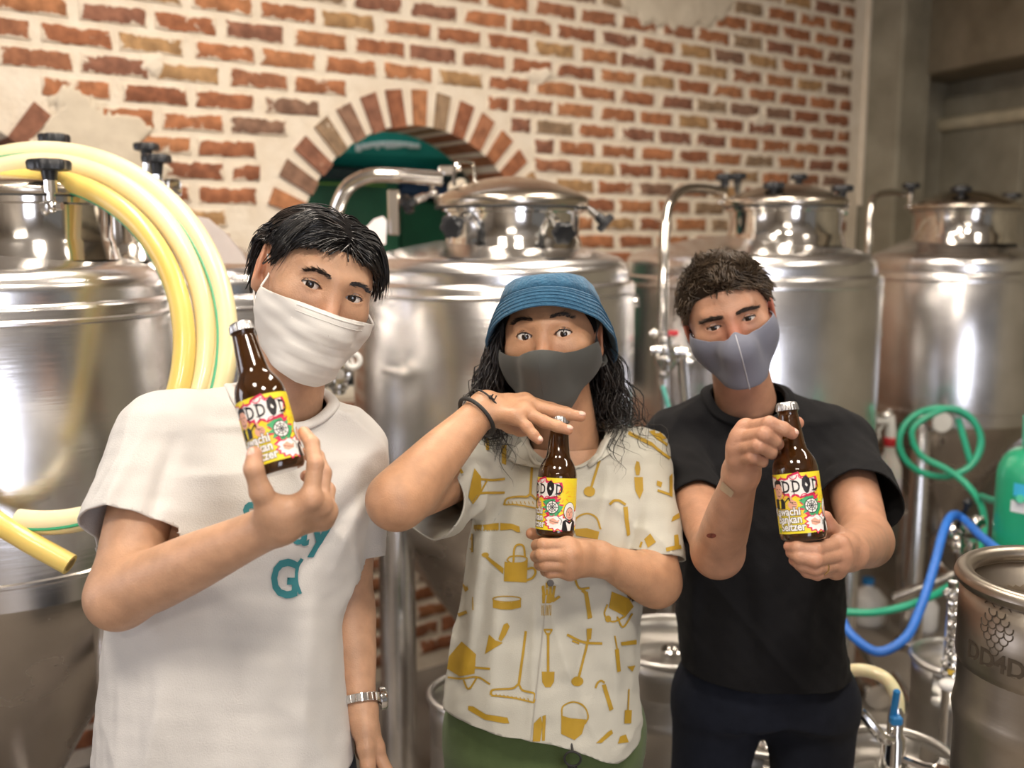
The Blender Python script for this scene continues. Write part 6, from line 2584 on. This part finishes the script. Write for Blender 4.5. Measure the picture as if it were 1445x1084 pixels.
# secateurs, knives and other small tools
motif('secateurs')
fill7([(374, 930), (398, 906), (404, 930), (396, 992), (370, 992)]); fill7([(404, 905), (416, 900), (412, 990), (402, 990)])
fill7([(150, 870), (168, 872), (210, 898), (284, 910), (291, 930), (272, 930), (205, 916), (150, 884)])
fill7([(588, 998), (630, 958), (642, 952), (646, 964), (606, 998)]); line7([(652, 628), (660, 676)], 5); fill7([(652, 676), (665, 672), (672, 750), (660, 754)])
fill7([(672, 650), (726, 642), (726, 658), (674, 662)]); line7([(700, 812), (697, 884)], 5); fill7([(686, 884), (710, 884), (708, 930), (684, 930)]); fill7([(694, 735), (722, 730), (712, 752)])
fill7([(112, 378), (122, 378), (152, 470), (140, 478), (126, 440)]); line7([(106, 562), (146, 546)], 12); line7([(166, 495), (166, 540)], 3)
fill7([(662, 1000), (670, 975), (690, 968), (700, 995)])
# sleeves and shoulder
motif('sleeves')
fill7([(840, 80), (852, 66), (862, 90), (868, 112), (856, 152), (840, 148)]); line7([(800, 128), (840, 142)], 8); fill7([(798, 94), (816, 100), (812, 118), (796, 110)])
fill7([(846, 236), (852, 218), (872, 205), (876, 222)]); fill7([(756, 296), (776, 276), (796, 306), (768, 326)]); line7([(735, 345), (748, 305)], 7); line7([(830, 332), (880, 322)], 14); fill7([(856, 282), (870, 280), (874, 322), (858, 325)]); line7([(905, 350), (902, 400)], 6)
line7([(775, -35), (810, -5), (842, 18)], 9); line7([(790, -60), (830, -30), (862, -5)], 8); line7([(700, -70), (740, -50), (780, -30)], 12); fill7([(770, -75), (800, -80), (830, -50), (800, -45)])
fill7([(28, 178), (60, 148), (95, 145), (100, 165), (86, 190), (40, 196)]); line7([(100, 130), (136, 126)], 10); line7([(106, 8), (112, 40), (126, 70)], 9); fill7([(110, 120), (124, 118), (118, 160), (108, 158)])
line7([(20, 240), (60, 230)], 8); fill7([(262, -25), (280, -30), (276, 40), (262, 35)]); fill7([(206, -60), (216, -60), (220, -10), (208, -10)])
for nme, shp in MOTIFS.items():
    if True:
        # these sets hold several separate motifs: group pieces that touch
        good = [q for q in shp if len(q[0])]
        boxes = [(v.min(0) - 1.5, v.max(0) + 1.5) for v, f in shp if len(v)]
        sets = []
        for i, (lo_, hi_) in enumerate(boxes):
            hit = [q for q in sets if any((boxes[j][0] <= hi_).all() and (lo_ <= boxes[j][1]).all() and np.linalg.norm(good[i][0][:, None] - good[j][0][None], axis=2).min() < 2.5 for j in q)]
            new = [i] + [j for q in hit for j in q]
            sets = [q for q in sets if q not in hit] + [new]
        for q in sets:
            decal('printed_' + {'spade': 'spade_or_glove', 'secateurs': 'small_tool', 'sleeves': 'sleeve_tool'}.get(nme, nme.rstrip('s')), [good[j] for j in q], tg2, M_MUSTARD, shirt, .0015)
# bucket hat with stitched brim
M_HAT = pm('blue_denim_hat', (.016, .085, .17), .85, second=(.035, .15, .27), vscale=45, bump=.5, bscale=190, Sheen_Weight=.2)


def hat_rings(specs, n=96):
    v, f = [], []
    for (rx, ry, z, yc, slope) in specs:
        for k in range(n):
            a = 2 * math.pi * k / n
            x, y = rx * math.cos(a), yc + ry * math.sin(a)
            v.append((x, y, z - slope * y))
    v = np.array(v)
    for i in range(len(specs) - 1):
        for k in range(n):
            f.append((i * n + k, i * n + (k + 1) % n, (i + 1) * n + (k + 1) % n, (i + 1) * n + k))
    return v, f


HAT = lambda g: (h2.toW(g[0] + .0018 * fnoise(g[0], 60, 3, 2)[:, None] * V3(1, 1, 1)), g[1])
crown = [(.004, .004, .0965, .012, .10), (.040, .046, .0955, .012, .10), (.062, .072, .091, .012, .13), (.074, .086, .080, .012, .20), (.081, .094, .064, .012, .28), (.0855, .0985, .046, .010, .35)]
brim = [(.0860, .0990, .046, .010, .35), (.0890, .1020, .044, .010, .37), (.0965, .1085, .027, .008, .44), (.1040, .1155, .004, .006, .50), (.1085, .1195, -.018, .004, .55), (.1095, .1205, -.0215, .004, .56), (.1075, .1185, -.0205, .004, .56), (.0955, .1075, .022, .008, .45), (.0845, .0975, .040, .010, .36)]
hat = obj('bucket_hat', HAT(hat_rings(crown)), M_HAT, per2, sharp=None)
solidify(hat, .003)
hat['label'] = 'blue quilted bucket hat'
bo = obj('brim', HAT(hat_rings(brim)), M_HAT, hat, sharp=None)
for k in range(7):
    t = .1 + k * .14
    i = 1 + t * 3.2
    a = min(int(i), 3); fr = i - a
    s = tuple(brim[a][j] + (brim[a + 1][j] - brim[a][j]) * fr for j in range(5))
    rr = np.array([[(s[0] + .0008) * math.cos(q), s[3] + (s[1] + .0008) * math.sin(q), s[2] - s[4] * (s[3] + s[1] * math.sin(q))] for q in np.linspace(0, 2 * math.pi, 97)])
    rr = rr + .0018 * fnoise(rr, 60, 3, 2)[:, None]
    obj('stitch_row', tube(h2.toW(rr), .0009, 5, cap=False), pm('hat_stitch', (.03, .12, .22), .8), bo)
# long wavy hair
fw = h2.world_field()
both = lambda p: np.minimum(fw(p), tf2(p) if False else fw(p))
n_l = 1500
a = RNG.uniform(0, 1, n_l)
side = RNG.choice([-1, 1], n_l)
ang = RNG.uniform(math.radians(-28), math.radians(88), n_l)        # 0 = ear side, 90 = back
loc = np.stack([side * .080 * np.cos(ang), .010 + .095 * np.sin(ang), RNG.uniform(-.015, .045, n_l)], 1)
keep = ~((ang < math.radians(-8)) & (loc[:, 2] < .008)) & ~((side > 0) & (ang < math.radians(22)))
loc, side, ang = loc[keep], side[keep], ang[keep]
for _ in range(10):
    loc -= grad(h2.f, loc, .002) * (h2.f(loc) - .003)[:, None]
stw = h2.toW(loc)
wside = np.sign(((stw - h2.C) @ R2)[:, 0])
coll = lambda p: np.minimum(fw(p), tf2(p) - .001)


def flow2(p, t):
    out = .38 * (1 - t) if t < .5 else .12
    lx = np.tanh((p[:, 0] - h2.C[0]) / .03)
    fwd = np.where(p[:, 2] < h2.C[2] - .09, -.22, -.02)
    return np.stack([lx * out, np.full(len(p), -.05) + fwd, np.full(len(p), -1.0)], 1)


lv, lq = strands(stw, flow2, coll, RNG.uniform(.17, .285, len(stw)), 26, .016, .0014, 3, .12, 31, wave=.0105, wfreq=85)
cap2 = scalp_cap(h2, hv2, hq2, [.066, .066, .064, .050, .026, .004, -.020, -.030, -.060, -.075, -.085, -.09], .006)
fl = RNG.uniform(0, 1, 260)
hair_object(h2, per2, cap2, [(lv, lq)], M_HAIRW, M_SCALPB, 'long wavy black hair falling to the shoulders')
# dark grey moulded mask
M_MASKG = cloth('mask_charcoal', (.052, .054, .050), bump=.08, bscale=900, rough=.75)
(mv, mf), mfn2 = mask_mesh(h2, None, lambda x, y: -.030 + .36 * np.maximum(0, np.abs(x) - .035) + .006 * np.cos(x * 50), lambda x, y: -.128 + .30 * np.maximum(0, np.abs(x) - .012), lambda x, z: -.004 - .9 * np.abs(z + .028), .0045, .0026, None, .04, -.110, .0004, 31)
mask2 = obj('face_mask', (h2.toW(mv), mf), M_MASKG, per2, sharp=None)
solidify(mask2, .002, 1)
mask2['label'] = 'charcoal grey moulded face mask'
edge_tube(mask2, [(0, -.1, z) for z in np.linspace(-.028, -.118, 12)], mfn2, h2, .0009, M_MASKG, 'centre_seam', .0018)
for sx in (-1, 1):
    a_ = on_mask(mfn2, sx * .066, -.012, -.022, h2); b_ = on_mask(mfn2, sx * .062, -.014, -.052, h2)
    top, bot = h2.toW((sx * .082, .004, .020)), h2.toW((sx * .083, .022, -.040))
    obj('ear_loop', tube(smooth_path([a_, h2.toW((sx * .074, -.002, -.002)), top], 12), .0045, 8, flat=.35), M_MASKG, mask2)
    obj('ear_loop', tube(smooth_path([b_, h2.toW((sx * .078, .000, -.058)), h2.toW((sx * .086, .012, -.052)), bot], 14), .0045, 8, flat=.35), M_MASKG, mask2)
# bracelets on the raised wrist
ax = norm(wR - eR)
for dist, rr, th, nm in ((-.022, .0345, .0032, 'hair_tie'), (.004, .0330, .0015, 'cord_bracelet')):
    c = wR + ax * dist
    tl = norm(ax + V3(.25, 0, .15))
    b = obj(nm, torus(c, rr, th, tl, 40, 8), M_RUBBER, per2)
    if nm == 'cord_bracelet':
        k = P(697, 555, 1.505)
        u, w, _ = frame(tl)
        e = norm((k - c) - tl * ((k - c) @ tl))
        q = c + e * (rr + .001)
        obj('knot', [sphere(q, .0032), tube([q, q + V3(.006, -.003, -.003), q + V3(.009, -.003, .003)], .0011, 6), tube([q, q + V3(.004, -.004, .005)], .0011, 6)], M_RUBBER, b)
# trousers, key ring, shoes
f2 = [(W2[0] - .11, W2[1] + .03), (W2[0] + .10, W2[1] + .05)]
legs_mesh(per2, V3(W2[0] + .005, W2[1] + .01, 0), .088, .90, Y2, f2, M_OLIVE, 'trousers', .146, .116)
for f_ in f2:
    shoe(per2, f_, Y2, M_SHOE)
kr = P(808, 1071, 1.575)
obj('key_ring', [torus(kr, .013, .0018, (.1, 1, .1), 28, 8), tube([kr + V3(0, 0, .013), kr + V3(-.002, .012, .024)], .002, 6), tube([kr - V3(.004, 0, .013), kr - V3(.006, 0, .035)], .004, 8), tube([kr - V3(-.004, 0, .013), kr - V3(-.005, 0, .033)], .0035, 8)], M_RUBBER, per2)

# ================================================================== person in the black T-shirt
M_SKIN3 = skin_material('skin_rosy', (.50, .265, .165), (.56, .19, .13))
M_BLACK = cloth('black_cotton', (.0045, .0045, .0055), second=(.007, .007, .0085), vscale=14, bump=.25, bscale=500, sheen=.02, Specular_IOR_Level=.25)
M_NAVYC = cloth('navy_cotton', (.006, .008, .016), second=(.011, .014, .025), vscale=40, sheen=.02, Specular_IOR_Level=.25)
W3 = P(1078, 950, 1.93)
per3 = empty('person', (W3[0], W3[1], 0), 'person in black T-shirt and blue-grey mask holding a bottle with both hands', 'person', 'people with bottles')
R3 = roty(math.radians(-17)) @ rotz(math.radians(-9)) @ rotx(math.radians(5))
NB3 = P(1052, 565, 1.91)
h3 = Head(P(1027, 444, 1.80), R3, {'skull': (.026, .081), 'neck_world': NB3, 'eye': (.0046, .0040, .0145), 'slant': -.01, 'gaze': (0, 0, CAMZ - .40), 'flat': -.003, 'scale': .955, 'neck_r': .060})
hv3, hq3 = h3.mesh()
sR, eR, wR = P(952, 632, 1.935), P(1013, 780, 1.570), P(1046, 668, 1.385)
fE = {'index': pts([(1053, 605, 1.345), (1086, 598, 1.300), (1105, 605, 1.300), (1118, 612, 1.306)]), 'middle': pts([(1045, 619, 1.345), (1079, 613, 1.297), (1093, 621, 1.307), (1098, 627, 1.327)]),
      'ring': pts([(1041, 633, 1.350), (1071, 629, 1.302), (1087, 637, 1.312), (1089, 641, 1.335)]), 'pinky': pts([(1041, 648, 1.356), (1063, 645, 1.316), (1075, 651, 1.326), (1077, 653, 1.345)])}
tE = pts([(1058, 634, 1.380), (1080, 614, 1.378), (1105, 601, 1.370), (1125, 597, 1.358)])
fn3R = arm_mesh(sR, eR, wR, hand_field(wR, fE, tE), (.043, .0365, .0365, .0245))
aR3 = mesh_field(fn3R, [sR, eR, wR] + [p for k in fE.values() for p in k] + tE, .068, .0021)
sL, eL, wL = P(1190, 632, 1.92), P(1223, 764, 1.65), P(1199, 778, 1.415)
fF = {'index': pts([(1184, 768, 1.352), (1150, 776, 1.305), (1126, 773, 1.305), (1114, 771, 1.318)]), 'middle': pts([(1186, 782, 1.348), (1150, 790, 1.300), (1128, 785, 1.303), (1117, 780, 1.320)]),
      'ring': pts([(1183, 795, 1.352), (1150, 802, 1.308), (1131, 797, 1.312), (1121, 791, 1.326)]), 'pinky': pts([(1179, 804, 1.362), (1153, 810, 1.322), (1139, 807, 1.326), (1131, 801, 1.340)])}
tF = pts([(1190, 768, 1.395), (1180, 754, 1.390), (1170, 743, 1.380), (1165, 730, 1.374)])
fn3L = arm_mesh(sL, eL, wL, hand_field(wL, fF, tF), (.045, .0385, .0385, .0255))
aL3 = mesh_field(fn3L, [sL, eL, wL] + [p for k in fF.values() for p in k] + tF, .068, .0021)
Y3 = math.radians(-5)
rings3 = [ring_px(1066, 590, 1.935, 0.1515, 0.0850), ring_px(1070, 640, 1.930, 0.1838, 0.1180), ring_px(1074, 720, 1.925, 0.1737, 0.1280), ring_px(1074, 800, 1.925, 0.1576, 0.1260), ring_px(1075, 880, 1.925, 0.1555, 0.1260), ring_px(1077, 950, 1.930, 0.1596, 0.1280), ring_px(1078, 1010, 1.930, 0.1616, 0.1300)]
hem3 = P(1078, 972, 1.82)[2]
u3 = norm(rotz(Y3) @ V3(1, 0, -.05)); w3_ = norm(rotz(Y3) @ V3(0, 1, .45))
o3 = dict(rings=rings3, yaw=Y3, neck=NB3, trap=V3(.005, 0, -.010), shoulders=[P(952, 622, 1.935), P(1188, 624, 1.93)], sleeves=[(P(950, 640, 1.925), P(985, 724, 1.722), .060, .060), (P(1190, 640, 1.92), P(1216, 714, 1.755), .062, .070)],
          hem=lambda v: hem3 + .006 * fnoise(v, 16, 3, 1), neckhole=(NB3 + V3(-.002, -.014, -.004), u3, w3_, .071, .070),
          ridges=[((960, 650), (1060, 740), 1.76, .014, 0.0080), ((1180, 660), (1110, 760), 1.76, .014, 0.0080), ((1150, 700), (1150, 940), 1.77, .016, 0.0080), ((990, 820), (985, 960), 1.77, .014, 0.0080), ((1060, 800), (1075, 960), 1.75, .016, -0.0064)], amp=.0042, seed=41)
tee3, tg3, tf3 = make_tee(o3, per3, 't_shirt', M_BLACK, .005)
neck_rib(o3, tf3, tee3, M_BLACK, .011)
body3 = union([loft([tuple(np.array(r) - [0, 0, 0, .022, .022]) for r in rings3], Y3), rcone(NB3, NB3 - V3(0, 0, .1), .058, .07), rcone(P(968, 630, 1.93), P(1180, 632, 1.93), .04, .04)], .04)
tv3 = iso_mesh(body3, V3(*rings3[-1][:3]) - [.25, .25, .02], V3(*rings3[0][:3]) + [.28, .25, .06], .010, 1)
tv3 = clip(tv3[0], tv3[1], np.minimum(np.minimum(NB3[2] - .030 - tv3[0][:, 2], tv3[0][:, 2] - hem3 - .03), -tf3(tv3[0]) - .004))
nails3 = [nail(fE['index'][3], fE['index'][2], fE['index'][1], .0078, V3(.2, -.6, .8))]
ear_l = [h3.toW((sx * .082, .014, -.006)) for sx in (-1, 1)]
pb3 = body_object(per3, [(h3.toW(hv3), hq3), aR3, aL3, tv3], [M_SKIN3, M_NAIL], finger_blush(fE, tE) + finger_blush(fF, tF) + [(e, .04, .9) for e in ear_l] + [(h3.toW((0, -.1, -.02)), .03, .7), (h3.toW((0, -.06, -.14)), .06, .5)], None, nails3)
make_eyes(h3, pb3)
make_brows(h3, pb3, M_BROWN, .0175, (-.001, -.001), .0040, 260, 25, .010, .052, .0015)
# short tousled hair
ZL3 = [.062, .062, .060, .050, .030, .012, -.010, -.020, .020, .010, -.040, -.055]
cap3 = scalp_cap(h3, hv3, hq3, ZL3, .009)
val = hairline(hv3, ZL3)
ok = (val > .001) & ~((np.abs(hv3[:, 0]) > .073) & (hv3[:, 1] > -.022) & (hv3[:, 1] < .04) & (hv3[:, 2] < .026))
st = hv3[RNG.choice(np.nonzero(ok)[0], 3400, replace=False)]


def flow3(p, t):
    top = np.clip((p[:, 2] - .045) / .05, 0, 1)
    w = np.stack([fnoise(p, 75, 61, 1), fnoise(p, 75, 62, 1), fnoise(p, 75, 63, 1)], 1)
    base = np.stack([.25 + .2 * np.sign(p[:, 0]), -.55 * top + .25 * (1 - top), .25 * top - .95 * (1 - top)], 1)
    n = grad(h3.f, p, .002)
    return base + n * (.9 * (1 - t) * top[:, None] + .15) + w * 1.2 * top[:, None]


def kill3(p):
    q = np.abs(p[:, 0])
    return (hairline(p, ZL3) < -.010) | ((q > .066) & (p[:, 1] > -.026) & (p[:, 1] < .036) & (p[:, 2] < .022))


sv, sq = strands(st, flow3, h3.f, .036, 7, .013, .0014, 3, .16, 14, hug=.2, kill=kill3)
hair_object(h3, per3, cap3, [(h3.toW(sv), sq)], M_HAIRN, M_SCALPN, 'short tousled brown hair')
# blue-grey moulded mask with raised centre seam
M_MASKB = cloth('mask_blue_grey', (.17, .18, .235), bump=.08, bscale=900, rough=.75)
(mv, mf), mfn3 = mask_mesh(h3, None, lambda x, y: -.020 + .010 * np.exp(-(x / .012) ** 2) + .30 * np.maximum(0, np.abs(x) - .045), lambda x, y: -.117 + .26 * np.maximum(0, np.abs(x) - .020), lambda x, z: -.014 - .55 * np.abs(z + .020), .0045, .0026, None, .035, -.113, .0003, 51)
mask3 = obj('face_mask', (h3.toW(mv), mf), M_MASKB, per3, sharp=None)
solidify(mask3, .002, 1)
mask3['label'] = 'blue-grey moulded face mask with pale centre seam'
edge_tube(mask3, [(0, -.1, z) for z in np.linspace(-.012, -.120, 14)], mfn3, h3, .0013, pm('seam_pale', (.42, .43, .48), .7), 'centre_seam', .0022)
for sx in (-1, 1):
    a_ = on_mask(mfn3, sx * .066, -.010, -.012, h3)
    obj('ear_loop', tube(smooth_path([a_, h3.toW((sx * .075, .000, .006)), h3.toW((sx * .083, .012, .028))], 12), .005, 8, flat=.35), M_MASKB, mask3)
    b_ = on_mask(mfn3, sx * .064, -.012, -.040, h3)
    obj('ear_loop', tube(smooth_path([b_, h3.toW((sx * .078, .004, -.050)), h3.toW((sx * .084, .024, -.036))], 12), .004, 8, flat=.35), M_MASKB, mask3)
# plaster and graze on the forearm, ring on the finger
bR = BVHTree.FromPolygons(aR3[0].tolist(), tris(aR3[1]).tolist())


def on_skin(poly, name, mat, off):
    v, f = dice(flat_fill(poly), 4.0)
    p, ok = lay_on(bR, v, off)
    return obj(name, (p, [q for q in f if ok[list(q)].all()]), mat, per3, sharp=None)


on_skin([(1020, 679), (1036, 694), (1032, 702), (1016, 690)], 'sticking_plaster', pm('sticking_plaster', (.55, .42, .28), .7), .0008)
on_skin(ellipse2(1004, 756, 7, 3.5, 12), 'graze', pm('graze', (.22, .05, .035), .6), .0004)
rp, rq = fF['ring'][0], fF['ring'][1]
obj('finger_ring', torus(rp + (rq - rp) * .72, .0104, .0011, rq - rp, 28, 8), pm('gold', (.75, .55, .25), .2, 1.0), per3)
# shorts, shins are skin coloured legs under them, shoes
f3 = [(W3[0] - .12, W3[1] + .03), (W3[0] + .12, W3[1] + .05)]
legs_mesh(per3, V3(W3[0] + .005, W3[1] + .01, 0), .092, .86, Y3, f3, M_NAVYC, 'trousers', .150, .116, r=(.086, .070, .058))
for f_ in f3:
    shoe(per3, f_, Y3, M_SHOE)
